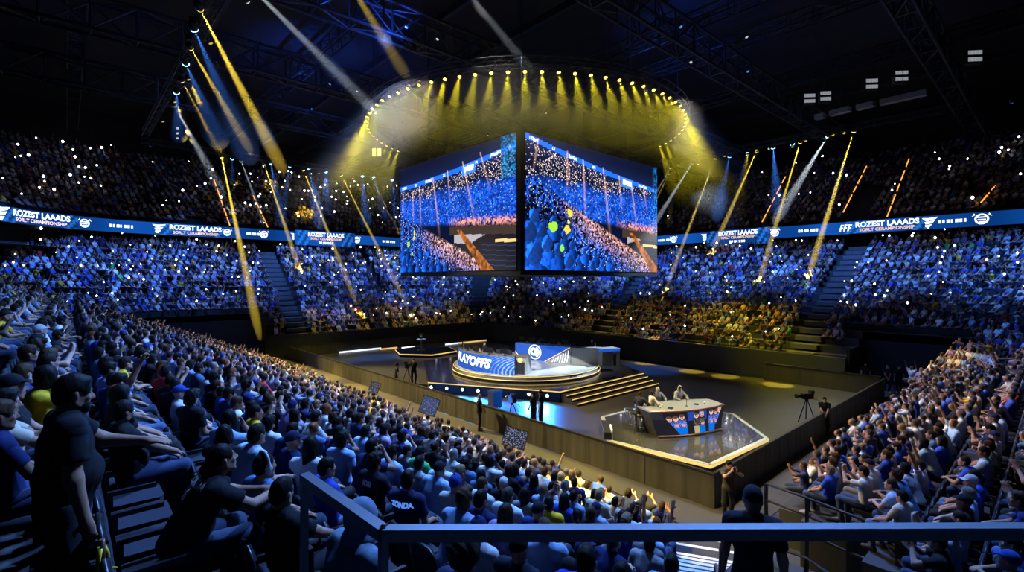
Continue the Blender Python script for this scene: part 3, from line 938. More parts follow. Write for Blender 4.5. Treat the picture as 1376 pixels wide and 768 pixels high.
# ------------------------------------------------------------------ LED ribbon
def polyline(path, step):
    P = np.array(path, float); seg = np.linalg.norm(np.diff(P, axis=0), axis=1); s = np.concatenate([[0], np.cumsum(seg)])
    S = np.arange(0, s[-1], step)
    return np.stack([np.interp(S, s, P[:, 0]), np.interp(S, s, P[:, 1])], 1), S
RIB = [(p[0], p[1]) for p in up_path(0, n=24, off=-1.2)]
RB, RS = polyline(RIB, 0.2)
rpx, _, rY = proj(np.concatenate([RB, np.full((len(RB), 1), 12.1)], 1))
def rib_at(px, n0=None):
    ok = rY > 5
    i = np.argmin(np.where(ok, np.abs(rpx-px), 1e9))
    return i
def led_band(name, label, i0, i1, z0, z1, off, nz=10, tone=1.0, seed=0, stripes=()):
    """band of LED tiles along the ribbon path, its picture computed per point"""
    t = thing(name, label, 'screen', (*RB[(i0+i1)//2], z0))
    o = np.array([*RB[(i0+i1)//2], z0])
    P = RB[i0:i1+1]; T = np.gradient(P, axis=0); T /= np.linalg.norm(T, axis=1)[:, None]
    Nn = np.stack([-T[:, 1], T[:, 0]], 1)
    c = np.array([26, 27.0])
    sgn = np.sign(((c-P)*Nn).sum(1))[:, None]; Nn = Nn*sgn
    Q = P+Nn*off
    V = []; Cc = []
    S = RS[i0:i1+1]
    for j in range(nz+1):
        z = z0+(z1-z0)*j/nz
        for i in range(len(Q)):
            V.append((Q[i, 0]-o[0], Q[i, 1]-o[1], z-o[2]))
    zz = np.repeat(np.linspace(0, 1, nz+1), len(Q)); ss = np.tile(S, nz+1)
    base = np.array([0.004, 0.07, 0.36])
    g = 0.55+0.45*np.sin(ss*0.35+seed)+0.15*np.sin(ss*1.3)
    col = base*(0.45+0.55*np.clip(g, 0, 1.2))[:, None]*tone
    on = np.zeros(len(ss))
    for (a, b) in stripes:
        on = np.maximum(on, ((ss > a) & (ss < b)).astype(float))
    ph = (ss*1.35+zz*1.3) % 1.0
    col += ((ph < 0.42)*on)[:, None]*np.array([0.012, 0.10, 0.36])*tone*1.0
    col -= ((ph >= 0.42)*on)[:, None]*np.array([0.0, 0.02, 0.12])*tone
    nQ = len(Q)
    F = [(j*nQ+i, j*nQ+i+1, (j+1)*nQ+i+1, (j+1)*nQ+i) for j in range(nz) for i in range(nQ-1)]
    obj('display', mesh_from('display', np.array(V), F, [MATS['led_video']], False, color=np.clip(col, 0, 4)), t)
    m = MB()
    A = [(Q[i, 0]-Nn[i, 0]*0.25-o[0], Q[i, 1]-Nn[i, 1]*0.25-o[1]) for i in range(nQ)]
    Bq = [(Q[i, 0]-Nn[i, 0]*0.01-o[0], Q[i, 1]-Nn[i, 1]*0.01-o[1]) for i in range(nQ)]
    zt, zb = z1-o[2]+0.04, -0.04
    m.strip([(*p, zb) for p in A], [(*p, zt) for p in A]); m.strip([(*p, zt) for p in A], [(*p, zt) for p in Bq]); m.strip([(*p, zb) for p in Bq], [(*p, zb) for p in A]); m.strip([(*p, zb) for p in Bq], [(*p, zb+0.04) for p in Bq]); m.strip([(*p, zt-0.04) for p in Bq], [(*p, zt) for p in Bq])
    m.build('frame', MATS['black_metal'], t)
    return t, o, Q, Nn, i0
def rib_text(b, px, body, size, zc, matn='led_white', shear=0.0, bold=0.012, name='lettering', squeeze=1.0, spacing=1.0):
    t, o, Q, Nn, i0 = b
    i = int(np.clip(rib_at(px)-i0, 2, len(Q)-3))
    me = body if not isinstance(body, str) else text_mesh(body, size, 0.0, shear, bold, spacing)
    V, F = mesh_arrays(me)
    n = Nn[i]; xd = np.array([-n[1], n[0]]); T = Q[i+1]-Q[i-1]; sg = 1 if T@xd > 0 else -1
    st = np.concatenate([[0], np.cumsum(np.linalg.norm(np.diff(Q, axis=0), axis=1))])
    ss = np.clip(st[i]+sg*V[:, 0]*squeeze, 0, st[-1])
    P = np.stack([np.interp(ss, st, Q[:, k]) for k in (0, 1)], 1)+0.03*np.stack([np.interp(ss, st, Nn[:, k]) for k in (0, 1)], 1)
    W = np.stack([P[:, 0]-o[0], P[:, 1]-o[1], V[:, 1]+zc-o[2]], 1)
    return obj(name, mesh_from(name, W, F, [MATS[matn]]), t)
def emblem(kind, s):
    """small white crest made of flat shapes"""
    m = MB()
    def ring(cx, cy, r0, r1, n=14, a0=0, a1=2*PI):
        A = [(cx+r0*math.cos(a0+(a1-a0)*i/n), cy+r0*math.sin(a0+(a1-a0)*i/n), 0) for i in range(n+1)]
        B = [(cx+r1*math.cos(a0+(a1-a0)*i/n), cy+r1*math.sin(a0+(a1-a0)*i/n), 0) for i in range(n+1)]
        m.strip(B, A)
    def poly(*p): m.add([(x*s, y*s, 0) for x, y in p], [tuple(range(len(p)))])
    if kind == 0:      # winged shield
        poly((-0.5, 0.45), (-0.15, 0.1), (0.55, 0.3), (0.75, 0.5), (0.0, 0.42)); poly((-0.3, 0.05), (0.5, 0.18), (0.3, -0.1), (-0.2, -0.18)); poly((-0.25, -0.25), (0.3, -0.18), (0.05, -0.5), (-0.2, -0.45))
    elif kind == 1:    # round crest with bars
        ring(0, 0, 0.32*s, 0.45*s); poly((-0.3, 0.1), (0.3, 0.1), (0.3, 0.2), (-0.3, 0.2)); poly((-0.25, -0.1), (0.25, -0.1), (0.25, 0.0), (-0.25, 0.0)); poly((-0.15, -0.28), (0.15, -0.28), (0.2, -0.18), (-0.2, -0.18)); poly((-0.62, 0.2), (-0.4, 0.35), (-0.45, 0.5)); poly((0.62, 0.2), (0.45, 0.5), (0.4, 0.35))
    elif kind == 3:    # tiny illegible line of type, as seen from afar
        for i, w_ in enumerate((0.16, 0.12, 0.18, 0.10, 0.16, 0.14, 0.12)):
            x = -0.75+0.22*i; poly((x, -0.11), (x+w_, -0.11), (x+w_, 0.11), (x, 0.11))
    else:              # slanted block letters
        for i in range(3):
            x = -0.55+0.36*i; poly((x, -0.35), (x+0.14, -0.35), (x+0.30, 0.35), (x+0.16, 0.35)); poly((x+0.14, 0.2), (x+0.42, 0.2), (x+0.46, 0.35), (x+0.16, 0.35)); poly((x+0.05, -0.08), (x+0.33, -0.08), (x+0.36, 0.05), (x+0.08, 0.05))
    return m.mesh('emblem', MATS['led_white'])
iA, iB = rib_at(1376)-40, rib_at(880)+0
s_at = lambda px: RS[rib_at(px)]
def spans(*pxs): return [tuple(sorted((s_at(a), s_at(b)))) for a, b in pxs]
ZR0, ZR1 = 11.55, 12.70
right = led_band('ribbon_screen', 'blue ribbon screen on the upper tier front above the right stand', max(0, rib_at(1376)-40), rib_at(700), ZR0, ZR1, 0.0, seed=1.0, stripes=spans((1128, 1165), (1215, 1248), (1030, 1010)))
left = led_band('ribbon_screen', 'blue ribbon screen on the upper tier front above the far left stand', rib_at(700)+1, min(len(RB)-2, rib_at(-20)+30), ZR0, ZR1, 0.0, seed=2.2, stripes=spans((0, 26), (84, 108), (215, 240), (283, 303), (395, 418)))
brd_l = led_band('score_board', 'larger blue display hung over the ribbon at the far end stand', *sorted((rib_at(396), rib_at(476))), 11.15, 12.85, 0.35, tone=1.1, seed=0.5, stripes=spans((398, 416), (456, 474)))
brd_r = led_band('score_board', 'larger blue display hung over the ribbon by the right stand', *sorted((rib_at(951), rib_at(1036))), 11.05, 12.75, 0.35, tone=1.1, seed=0.2, stripes=spans((952, 968), (1014, 1034)))
zc = (ZR0+ZR1)/2
for b, px in ((left, 55), (left, 262), (right, 1189)):
    s = 1.0 if px != 262 else 0.95
    rib_text(b, px, 'ROZEST LAAADS', 0.66*s, zc+0.20, bold=0.025, squeeze=0.92 if px == 55 else 0.95); rib_text(b, px, 'SORLT CERAMPIONSHIP', 0.40*s, zc-0.30, 'led_peach', bold=0.012, squeeze=0.95)
for b, px, z0 in ((brd_l, 437, 12.05), (brd_r, 992, 11.98)):
    rib_text(b, px, 'ROZEST LAAADS', 0.66, z0+0.38, bold=0.025, squeeze=0.86); rib_text(b, px, 'SORLT CERAMPIONSHIP', 0.38, z0-0.10, 'led_peach', squeeze=0.9); rib_text(b, px, emblem(3, 1.2), 1, z0-0.55, name='lettering')
for b, px, kd, sz in ((left, 113, 1, 0.85), (left, 213, 0, 0.9), (left, 306, 1, 0.8), (left, 355, 1, 0.9), (left, 396, 0, 0.8), (left, 480, 1, 0.9), (right, 905, 1, 0.9), (right, 947, 0, 0.9), (right, 1042, 1, 0.9), (right, 1135, 2, 0.9), (right, 1247, 0, 0.9), (right, 1318, 1, 1.0), (left, 2, 0, 1.1)):
    rib_text(b, px, emblem(kd, sz), 1, zc, name='emblem')
for b, px, tx in ((left, 165, 'ARENA'), (left, 345, 'ARENA'), (left, 523, 'TOURNAMENT'), (right, 893, 'ARENA'), (right, 1087, 'ARENA EVENT'), (right, 1282, 'ARENA'),):
    rib_text(b, px, emblem(3, 1.25), 1, zc, name='lettering')

# ------------------------------------------------------------------ hanging cube with live feed of the hall
def vnoise(r, H, W, c):
    """smooth value noise"""
    gh, gw = int(H/c)+3, int(W/c)+3
    g = r.random((gh, gw)); y, x = np.meshgrid(np.arange(H)/c, np.arange(W)/c, indexing='ij')
    iy, ix = y.astype(int), x.astype(int); fy, fx = y-iy, x-ix
    fy = fy*fy*(3-2*fy); fx = fx*fx*(3-2*fx)
    return (g[iy, ix]*(1-fx)+g[iy, ix+1]*fx)*(1-fy)+(g[iy+1, ix]*(1-fx)+g[iy+1, ix+1]*fx)*fy
def feed(W, H, seed, close):
    """the live picture: the same hall seen from a camera in the crowd"""
    r = np.random.default_rng(seed)
    X, Y = np.meshgrid((np.arange(W)+0.5)/W, (np.arange(H)+0.5)/H)
    img = np.zeros((H, W, 3)); img[:] = (0.004, 0.008, 0.035)
    n1, n2, n3, n4 = (vnoise(r, H, W, c) for c in (1.6, 3.2, 9.0, 22.0))
    edge = (0.60+0.10*(X-0.5)) if not close else (0.60+0.08*(X-0.7))         # foot of the far stand
    diag = (0.60+0.62*(X-0.22)) if not close else (0.52+0.66*(X-0.33))      # upper edge of the near crowd
    rib = 0.115+0.025*np.sin(X*3)+(0.11*(0.75-X) if not close else 0.20*X-0.09)
    # upper stand: dark with pale specks; lower far stand: vivid blue
    dens = np.clip((n4-0.25)*2.2, 0, 1)
    up = np.clip((Y-rib)/0.05, 0, 1)*np.clip((0.30+0.06*n4-Y)/0.06, 0, 1)
    sp = (r.random((H, W)) < 0.16*up*(0.3+dens)); img[sp] = np.array([1.0, 0.82, 0.80])*(0.25+0.75*r.random((sp.sum(), 1)))
    low = np.clip((Y-0.25-0.05*n4)/0.08, 0, 1)*np.clip((edge+0.02-Y)/0.04, 0, 1)
    gl = low*(0.25+1.25*np.clip(n1*1.5-0.35, 0, 1)**1.6*(0.4+0.9*n3))
    img += gl[..., None]*np.array([0.012, 0.13, 0.86])
    sp = r.random((H, W)) < 0.055*low*(0.4+n3); img[sp] = np.array([0.45, 0.62, 1.0])*(0.3+0.7*r.random((sp.sum(), 1)))
    # ribbon
    rb = np.abs(Y-rib) < 0.020
    img[rb] = (0.012, 0.16, 0.95)
    bb = np.zeros_like(rb)
    for a, b in ((0.02, 0.07), (0.16, 0.18), (0.27, 0.33), (0.44, 0.46), (0.70, 0.73), (0.82, 0.90), (0.95, 0.97)): bb |= (X > a) & (X < b)
    q = rb & bb & (r.random((H, W)) < 0.8) & (np.abs(Y-rib) < 0.012); img[q] = (0.75, 0.85, 1.0)
    cx = 0.66 if not close else 0.72
    bx = (np.abs(X-cx) < 0.055) & (np.abs(Y-rib-0.025) < 0.042); img[bx] = (0.05, 0.25, 1.0)
    bx = (np.abs(X-cx) < 0.038) & (np.abs(Y-rib-0.020) < 0.022); img[bx] = (0.95, 0.80, 0.85)
    # warm crowd edge
    wm = np.clip(1-np.abs(Y-edge+0.015)/0.045, 0, 1)*np.clip((X-(0.48 if not close else 0.62))*8, 0, 1)*np.clip(n1*2-0.5, 0, 1)
    img = img*(1-np.clip(wm, 0, 1)[..., None])+wm[..., None]*np.array([1.0, 0.40, 0.14])*1.1
    # barrier band, dark floor and stage
    bx0 = 0.50 if not close else 0.68
    band = (X > bx0) & (Y > edge+0.025) & (Y < edge+0.095); img[band] = (0.060, 0.042, 0.034)
    flo = (X > bx0+0.04) & (Y >= edge+0.09); img[flo] = (0.022, 0.022, 0.032)
    lit = flo & (Y < edge+0.16+0.05*(X-bx0)) & (X < bx0+0.34); img[lit] = np.array([0.42, 0.38, 0.42])
    st = ((X-1.0)/0.36)**2+((Y-0.86)/0.17)**2 < 1; img[st & flo] = (0.020, 0.016, 0.020)
    ln = flo & (np.abs(((Y-edge)*26) % 1-0.5) < 0.10) & (X > bx0+0.26) & (Y > edge+0.16); img[ln] = (0.02, 0.05, 0.14)
    wt = flo & (np.abs(Y-edge-0.135+0.03*(X-1)) < 0.012) & (X > 0.86); img[wt] = (0.75, 0.55, 0.25)
    # near crowd
    t = Y-diag
    nc = np.clip((t+0.02)/0.03, 0, 1)*(Y < 1.1)
    lim = X < (bx0+0.08+(Y-edge)*0.62)
    nc = nc*lim
    warm = np.clip(1-t/0.20, 0, 1)*np.clip((X-0.18)*4, 0, 1)
    v = np.clip(n1*1.7-0.45, 0, 1)**1.5*(0.5+0.8*n3)
    colr = (np.array([0.02, 0.14, 0.80])*(1-warm[..., None])+np.array([0.95, 0.52, 0.48])*warm[..., None])*v[..., None]*1.25
    img = img*(1-nc[..., None])+colr*nc[..., None]
    sp = (r.random((H, W)) < 0.07*nc); img[sp] = np.array([0.8, 0.75, 0.9])*(0.25+0.75*r.random((sp.sum(), 1)))
    sp = (r.random((H, W)) < 0.10*nc*warm); img[sp] = np.array([1.0, 0.42, 0.16])*(0.4+0.6*r.random((sp.sum(), 1)))
    # orange flank of the barrier that runs towards the viewer
    k0 = bx0+0.06
    tri = (X > k0+(Y-edge-0.05)*0.62) & (X < k0+0.035+(Y-edge-0.05)*0.82) & (Y > edge+0.05)
    img[tri] = (np.array([0.55, 0.19, 0.035])*(0.15+1.0*n2[..., None]))[tri]
    # figures close to that camera, lower left
    if close:
        FG = [(0.05, 0.60, 0.030, 1.1), (0.02, 0.72, 0.045, 0.8), (0.10, 0.70, 0.03, 0.5), (0.17, 0.62, 0.022, 0.9), (0.13, 0.80, 0.035, 1.3), (0.05, 0.88, 0.05, 1.2), (0.20, 0.84, 0.03, 0.7), (0.24, 0.72, 0.02, 0.6), (0.29, 0.80, 0.02, 0.9), (0.27, 0.93, 0.032, 1.0), (0.34, 0.92, 0.022, 0.8), (0.38, 0.84, 0.016, 1.2), (0.46, 0.86, 0.016, 1.0), (0.44, 0.95, 0.022, 0.9), (0.52, 0.93, 0.018, 0.8), (0.57, 0.90, 0.015, 1.2), (0.60, 0.96, 0.018, 0.7)]
    else:
        FG = [(0.03, 0.76, 0.022, 0.9), (0.08, 0.80, 0.018, 0.6), (0.04, 0.90, 0.028, 1.1), (0.12, 0.90, 0.02, 0.5), (0.19, 0.92, 0.018, 1.0), (0.26, 0.90, 0.016, 1.3), (0.33, 0.93, 0.018, 0.8), (0.40, 0.92, 0.014, 1.0), (0.46, 0.95, 0.014, 1.0), (0.22, 0.80, 0.012, 0.8), (0.30, 0.80, 0.010, 1.0)]
    if close:
        z = (X < 0.30-0.25*np.clip(Y-0.6, 0, 1)) & (Y > 0.50+0.3*X); img[z] *= 0.35
    for (bx, by, rr, br) in FG:
        c = np.array([0.012, 0.11, 0.62])*br
        wob = 1+0.35*(n2-0.5)
        hd = ((X-bx)/rr)**2+((Y-by)/(rr*1.75))**2 < wob; sh = ((X-bx-0.3*rr)/(rr*2.0))**2+((Y-by-rr*4.2)/(rr*2.8))**2 < wob
        s_ = (1.1-0.9*np.clip((X-bx)/rr*0.6+0.3, -0.5, 1))[..., None]*(0.6+0.8*n2[..., None])
        img[sh] = (c*s_)[sh]; img[hd] = (c*0.35*s_+np.array([0.008, 0.02, 0.06]))[hd]
        rim = hd & ((X-bx)/rr+(Y-by)/(rr*1.75)*0.7 < -0.55); img[rim] = (c*1.5*s_)[rim]
    for (gx, gy, gr, gc) in ([(0.165, 0.665, 0.026, (0.35, 0.70, 0.06)), (0.275, 0.545, 0.018, (0.85, 0.65, 0.05)), (0.26, 0.68, 0.02, (0.75, 0.6, 0.10)), (0.225, 0.825, 0.014, (0.25, 0.75, 0.08)), (0.27, 0.62, 0.010, (0.6, 0.7, 0.2))] if close else [(0.09, 0.73, 0.016, (0.3, 0.65, 0.08)), (0.155, 0.63, 0.014, (0.65, 0.7, 0.10)), (0.13, 0.83, 0.010, (0.3, 0.7, 0.1)), (0.15, 0.68, 0.010, (0.6, 0.6, 0.2))]):
        mm = ((X-gx)/gr)**2+((Y-gy)/(gr*1.8))**2 < 0.25+1.3*n2; img[mm] = gc
    # light beams of the hall in the picture
    for j, bx in enumerate([0.03, 0.14, 0.21, 0.345, 0.48, 0.61, 0.75] if not close else [0.075, 0.26, 0.37, 0.52, 0.65, 0.755, 0.87]):
        y0 = (0.27, 0.24, 0.22, 0.17, 0.14, 0.10, 0.07)[j] if not close else (0.02, 0.06, 0.10, 0.12, 0.16, 0.20, 0.24)[j]
        y1 = (0.45, 0.55, 0.60, 0.72, 0.42, 0.62, 0.40)[j] if not close else (0.28, 0.40, 0.62, 0.75, 0.48, 0.60, 0.42)[j]
        sl = (0.0, 0.0, 0.02, 0.06, 0.04, 0.10, 0.12)[j] if not close else (-0.06, 0.0, 0.02, 0.05, 0.04, 0.06, 0.08)[j]
        f = np.clip(1-np.abs(X-bx-sl*(Y-y0)/0.5)/(0.006+0.020*np.clip(Y-y0, 0, 1)), 0, 1)*np.clip((y1-Y)/(y1-y0), 0, 1)*(Y > y0)
        img += f[..., None]*np.array([0.95, 0.55, 0.36])*0.75
    if not close:
        z = (X > 0.90) & (Y < 0.32); img[z] = img[z]*0.4+(n1[z]**2)[:, None]*np.array([0.02, 0.38, 0.85])
    else:
        z = (X > 0.955) & (Y < 0.5); img[z] = img[z]*0.4+(n1[z]**2)[:, None]*np.array([0.02, 0.30, 0.75])
    img[Y < rib-0.03] *= 0.9
    img += (np.exp(-((Y-rib)/0.10)**2)*0.05)[..., None]*np.array([0.15, 0.25, 0.9])
    k = np.array([0.2, 0.6, 0.2])
    for ax in (0, 1):
        img = sum(k[i]*np.roll(img, i-1, ax) for i in range(3)) if False else img
    return np.clip(np.power(np.clip(img, 0, 2), 1.12)*1.2, 0, 1.6)

def screen_mesh(name, img, P0, ux, uy):
    """grid of LED pixels; P0 upper left corner, ux along the width, uy downwards"""
    H, W, _ = img.shape
    P0, ux, uy = (np.asarray(a, float) for a in (P0, ux, uy))
    gx, gy = np.meshgrid(np.arange(W+1)/W, np.arange(H+1)/H)
    V = P0+gx.reshape(-1, 1)*ux+gy.reshape(-1, 1)*uy
    i = np.arange(W*H); y, x = i//W, i % W
    a = y*(W+1)+x
    F = np.stack([a, a+W+1, a+W+2, a+1], 1)
    me = mesh_from(name, V, F, [MATS['led_video']], False)
    at = me.color_attributes.new('col', 'FLOAT_COLOR', 'CORNER')
    c = np.ones((W*H*4, 4), np.float32); c[:, :3] = np.repeat(img.reshape(-1, 3), 4, 0)
    at.data.foreach_set('color', c.reshape(-1))
    return me
CU0, CU1, CV0, CV1, CZ0, CZ1 = 19.2, 33.4, 20.6, 34.2, 7.70, 15.62
cube = thing('video_cube', 'giant black hanging video cube showing the crowd on two lit screens', 'screen', ((CU0+CU1)/2, (CV0+CV1)/2, CZ0-0.3), group=None)
co = np.array(cube.location)
m = MB(); m.box((CU0+0.06-co[0], CV0+0.06-co[1], CZ0-0.10-co[2]), (CU1-co[0], CV1-co[1], CZ1+0.1-co[2])); m.build('body', MATS['screen_off'], cube)
m = MB(); m.box((CU0+0.02-co[0], CV0+0.02-co[1], 0), (CU1+0.02-co[0], CV1+0.02-co[1], 0.20)); m.build('lower_frame', MATS['black_metal'], cube)
obj('screen', screen_mesh('screen', feed(230, 132, 3, False), (CU0-co[0], CV1-co[1], CZ1-co[2]), (0, -(CV1-CV0-0.40), 0), (0, 0, -(CZ1-CZ0))), cube, label='left lit screen with smaller crowd view')
obj('screen', screen_mesh('screen', feed(230, 132, 9, True), (CU0+0.40-co[0], CV0-co[1], CZ1-co[2]), (CU1-CU0-0.40, 0, 0), (0, 0, -(CZ1-CZ0))), cube, label='right lit screen with big heads in front')
for dx in (1.5, 12.5):
    for dy in (1.5, 12):
        m = MB(); m.tube([(CU0+dx-co[0], CV0+dy-co[1], CZ1-co[2]), (CU0+dx-co[0], CV0+dy-co[1], 27-co[2])], 0.05, 6); m.build('hanging_cable', MATS['steel'], cube)
# ------------------------------------------------------------------ main stage
SCN = np.array([25.5, 26.8]); SR = 8.5; SZ = 0.66
HEX = [(SCN[0]+SR*math.cos(i*PI/3), SCN[1]+SR*math.sin(i*PI/3)) for i in range(6)]
stg = thing('main_stage', 'six sided glossy black main stage with gold edges under the video cube', 'stage', (*SCN, 0))
rel = lambda p: (p[0]-SCN[0], p[1]-SCN[1])
HR = [rel(p) for p in HEX]
m = MB(); m.prism(HR, SZ-0.10, SZ); m.build('deck', MATS['gloss_black'], stg)
m = MB(); m.prism([(x*0.992, y*0.992) for x, y in HR], 0.0, SZ-0.10); m.build('skirt', MATS['stage_fascia'], stg)
for i in range(6):
    p, q = np.array(HR[i]), np.array(HR[(i+1) % 6]); d = (q-p)/np.linalg.norm(q-p)
    m = MB(); m.bar((*(p*1.003), SZ-0.035), (*(q*1.003), SZ-0.035), 0.04, 0.05); m.build('edge_light_strip', MATS['gold_strip'] if i in (3, 4) else MATS['stage_fascia'], stg, label='glowing gold edge strip' if i in (3, 4) else None)
# steps on the side that faces the near stand
p, q = np.array(HR[4]), np.array(HR[5]); out = np.array([0, -1.0])
for j in range(3):
    z = SZ-0.165*(j+1); a, b = p+out*0.42*j+np.array([0.10, 0]), q+out*0.42*j-np.array([0.10, 0])
    m = MB(); m.prism([a, b, b+out*0.42, a+out*0.42], 0.0, z); st = m.build('step', MATS['stage_fascia'], stg)
    m = MB(); m.bar((*(a+out*0.43), z-0.03), (*(b+out*0.43), z-0.025), 0.035, 0.045); m.build('edge_light_strip', MATS['gold_strip'], st, label='glowing gold step edge')
# round floor lights in the skirt
p, q = np.array(HR[3]), np.array(HR[4]); d = (q-p)/np.linalg.norm(q-p); nrmv = np.array([d[1], -d[0]])
FOOT = []
for px in (580, 601, 622, 643, 666, 711, 736):
    # distance along this edge of the point seen at px
    best = min(np.linspace(0.02, 0.98, 300), key=lambda s: abs(proj(np.array([*(SCN+p+(q-p)*s), 0.36]))[0]-px))
    c = p+(q-p)*best+nrmv*0.02
    FOOT.append(SCN+c+nrmv*0.25)
    m = MB(); M = Matrix.Translation((c[0], c[1], 0.36))@frame_z((nrmv[0], nrmv[1], 0.0)).to_4x4()
    mm = MB(); mm.lathe([(0.115, 0.0), (0.115, -0.05), (0.10, -0.06)], n=16); V = [tuple(M@Vector(v)) for v in mm.v]; mm.v = V; f = mm.build('footlight', MATS['black_metal'], stg)
    mm = MB(); mm.lathe([(0.098, -0.055), (0.06, -0.068), (0.01, -0.072)], n=16); mm.v = [tuple(M@Vector(v)) for v in mm.v]; mm.build('lens', MATS['footlight'], f)
# low rail of light tiles on the far left of the deck
# ------------------------------------------------------------------ round podium
PC = np.array([25.05, 26.3]); PR = 5.25; PZ = 1.06
pod = thing('round_podium', 'round two tier podium with gold rims on the glossy stage', 'stage', (*PC, SZ))
m = MB(); m.lathe([(PR+0.10, 0.0), (PR+0.10, 0.17), (PR, 0.17), (PR, PZ-SZ-0.02), (PR-0.03, PZ-SZ)], n=96); m.build('base', MATS['stage_fascia'], pod)
m = MB(); m.lathe([(PR-0.06, PZ-SZ-0.01), (PR-0.06, PZ-SZ+0.004)], n=96); m.build('top_surface', MATS['gloss_podium'], pod)
for r, z in ((PR+0.11, 0.13), (PR+0.01, PZ-SZ-0.04)):
    m = MB(); m.tube([(r*math.cos(a), r*math.sin(a), z) for a in np.linspace(0, 2*PI, 120, endpoint=False)], 0.026, 6, closed=True); m.build('rim_light', MATS['gold_strip'], pod, label='glowing gold rim')

def arc_led(name, label, C, R, a0, a1, z0, z1, paint, parent=None, n=90, nz=26, thick=0.8, cat='desk'):
    t = thing(name, label, cat, (C[0], C[1], z0)) if parent is None else parent
    A = np.radians(np.linspace(a0, a1, n+1))
    gx, gy = np.meshgrid(np.linspace(0, 1, n+1), np.linspace(0, 1, nz+1))
    V = np.stack([np.tile(R*np.cos(A), nz+1), np.tile(R*np.sin(A), nz+1), gy.reshape(-1)*(z1-z0)], 1)
    F = [(j*(n+1)+i, j*(n+1)+i+1, (j+1)*(n+1)+i+1, (j+1)*(n+1)+i) for j in range(nz) for i in range(n)]
    obj('display_front', mesh_from('display_front', V, F, [MATS['led_video']], True, color=paint(gx.reshape(-1), gy.reshape(-1))), t)
    m = MB()
    out = [(R*1.002*math.cos(a), R*1.002*math.sin(a)) for a in A]; inn = [((R-thick)*math.cos(a), (R-thick)*math.sin(a)) for a in A]; out2 = [((R-0.04)*math.cos(a), (R-0.04)*math.sin(a)) for a in A]
    zz = z1-z0
    m.strip([(*p, zz) for p in out], [(*p, zz) for p in inn]); m.strip([(*p, zz) for p in inn], [(*p, zz-0.05) for p in inn]); m.strip([(*p, zz-0.05) for p in inn], [(*p, zz-0.05) for p in out2]); m.strip([(*p, zz+0.0) for p in out], [(*p, zz-0.03) for p in out])
    m.build('desk_top', MATS['desk_top'], t)
    m = MB(); m.strip([(*p, 0.01) for p in out2], [(*p, zz-0.05) for p in out2])
    for a in (A[0], A[-1]):
        c, s = math.cos(a), math.sin(a); m.add([((R-0.02)*c, (R-0.02)*s, 0), ((R-thick)*c, (R-thick)*s, 0), ((R-thick)*c, (R-thick)*s, zz-0.05), ((R-0.02)*c, (R-0.02)*s, zz-0.05)], [(0, 1, 2, 3)])
    m.build('rear_panel', MATS['desk_dark'], t)
    return t
def paint_playoffs(x, y):
    c = np.tile(np.array([0.012, 0.075, 0.42]), (len(x), 1))
    c += (np.exp(-((y-0.75)/0.35)**2)*0.5)[:, None]*np.array([0.0, 0.06, 0.35])
    c += (np.clip((x-0.45)*1.6, 0, 1)*0.8)[:, None]*np.array([0.0, 0.09, 0.35])
    r = np.hypot((x-1.25)*2.2, y-0.1)
    w = ((r*11) % 1 < 0.30) & (x > 0.74)
    c[w] += np.array([0.45, 0.5, 0.65])*np.clip((x[w]-0.72)*6, 0, 1)[:, None]
    w2 = (np.abs(np.sin((x*3.0+y*1.2)*7)) < 0.12) & (x > 0.45) & (x < 0.75); c[w2] += np.array([0.02, 0.10, 0.3])
    return np.clip(c, 0, 1.3)
LD = arc_led('team_desk', 'curved blue lit team desk with white PLAYOFFS lettering on the podium', PC, PR-0.30, 143, 218, PZ, PZ+1.18, paint_playoffs)
# the lettering follows the curve of the desk
me = text_mesh('PLAYOFFS', 0.80, 0.0, 0.30, 0.035, 0.98); V, F = mesh_arrays(me)
R = PR-0.27; w = V[:, 0].max()-V[:, 0].min(); x = (V[:, 0]-V[:, 0].min())/w
ang = np.radians(154+46*x)
sc = 1.0+0.15*np.sin(x*PI)*0
V2 = np.stack([R*np.cos(ang), R*np.sin(ang), 0.66-0.16*(x-0.5)+V[:, 1]*1.0], 1)
obj('lettering', mesh_from('lettering', V2, F, [MATS['led_white']]), LD, label='white slanted PLAYOFFS lettering')
# grey end cabinet with a small lamp
a = math.radians(224); c = PC+np.array([math.cos(a), math.sin(a)])*(PR-1.05)
gb = thing('end_cabinet', 'grey cabinet with black panel at the end of the PLAYOFFS desk', 'cabinet', (*c, PZ), rotz=math.radians(30))
m = MB(); m.box((-0.55, -0.35, 0), (0.55, 0.35, 1.12)); m.build('body', MATS['grey_box'], gb)
m = MB(); m.box((-0.60, -0.40, 1.12), (0.60, 0.40, 1.16)); m.build('top', MATS['desk_top'], gb)
m = MB(); m.box((-0.585, -0.25, 0.05), (-0.555, 0.25, 0.80)); m.build('dark_panel', MATS['desk_dark'], gb)
m = MB(); m.lathe([(0.17, 0), (0.17, 0.03), (0.1, 0.05)], n=20); mm = Matrix.Translation((-0.56, 0.02, 0.92))@Matrix.Rotation(-PI/2, 4, 'Y'); m.v = [tuple(mm@Vector(v)) for v in m.v]; m.build('round_lamp', MATS['gold_strip'], gb, label='small round cream lamp')
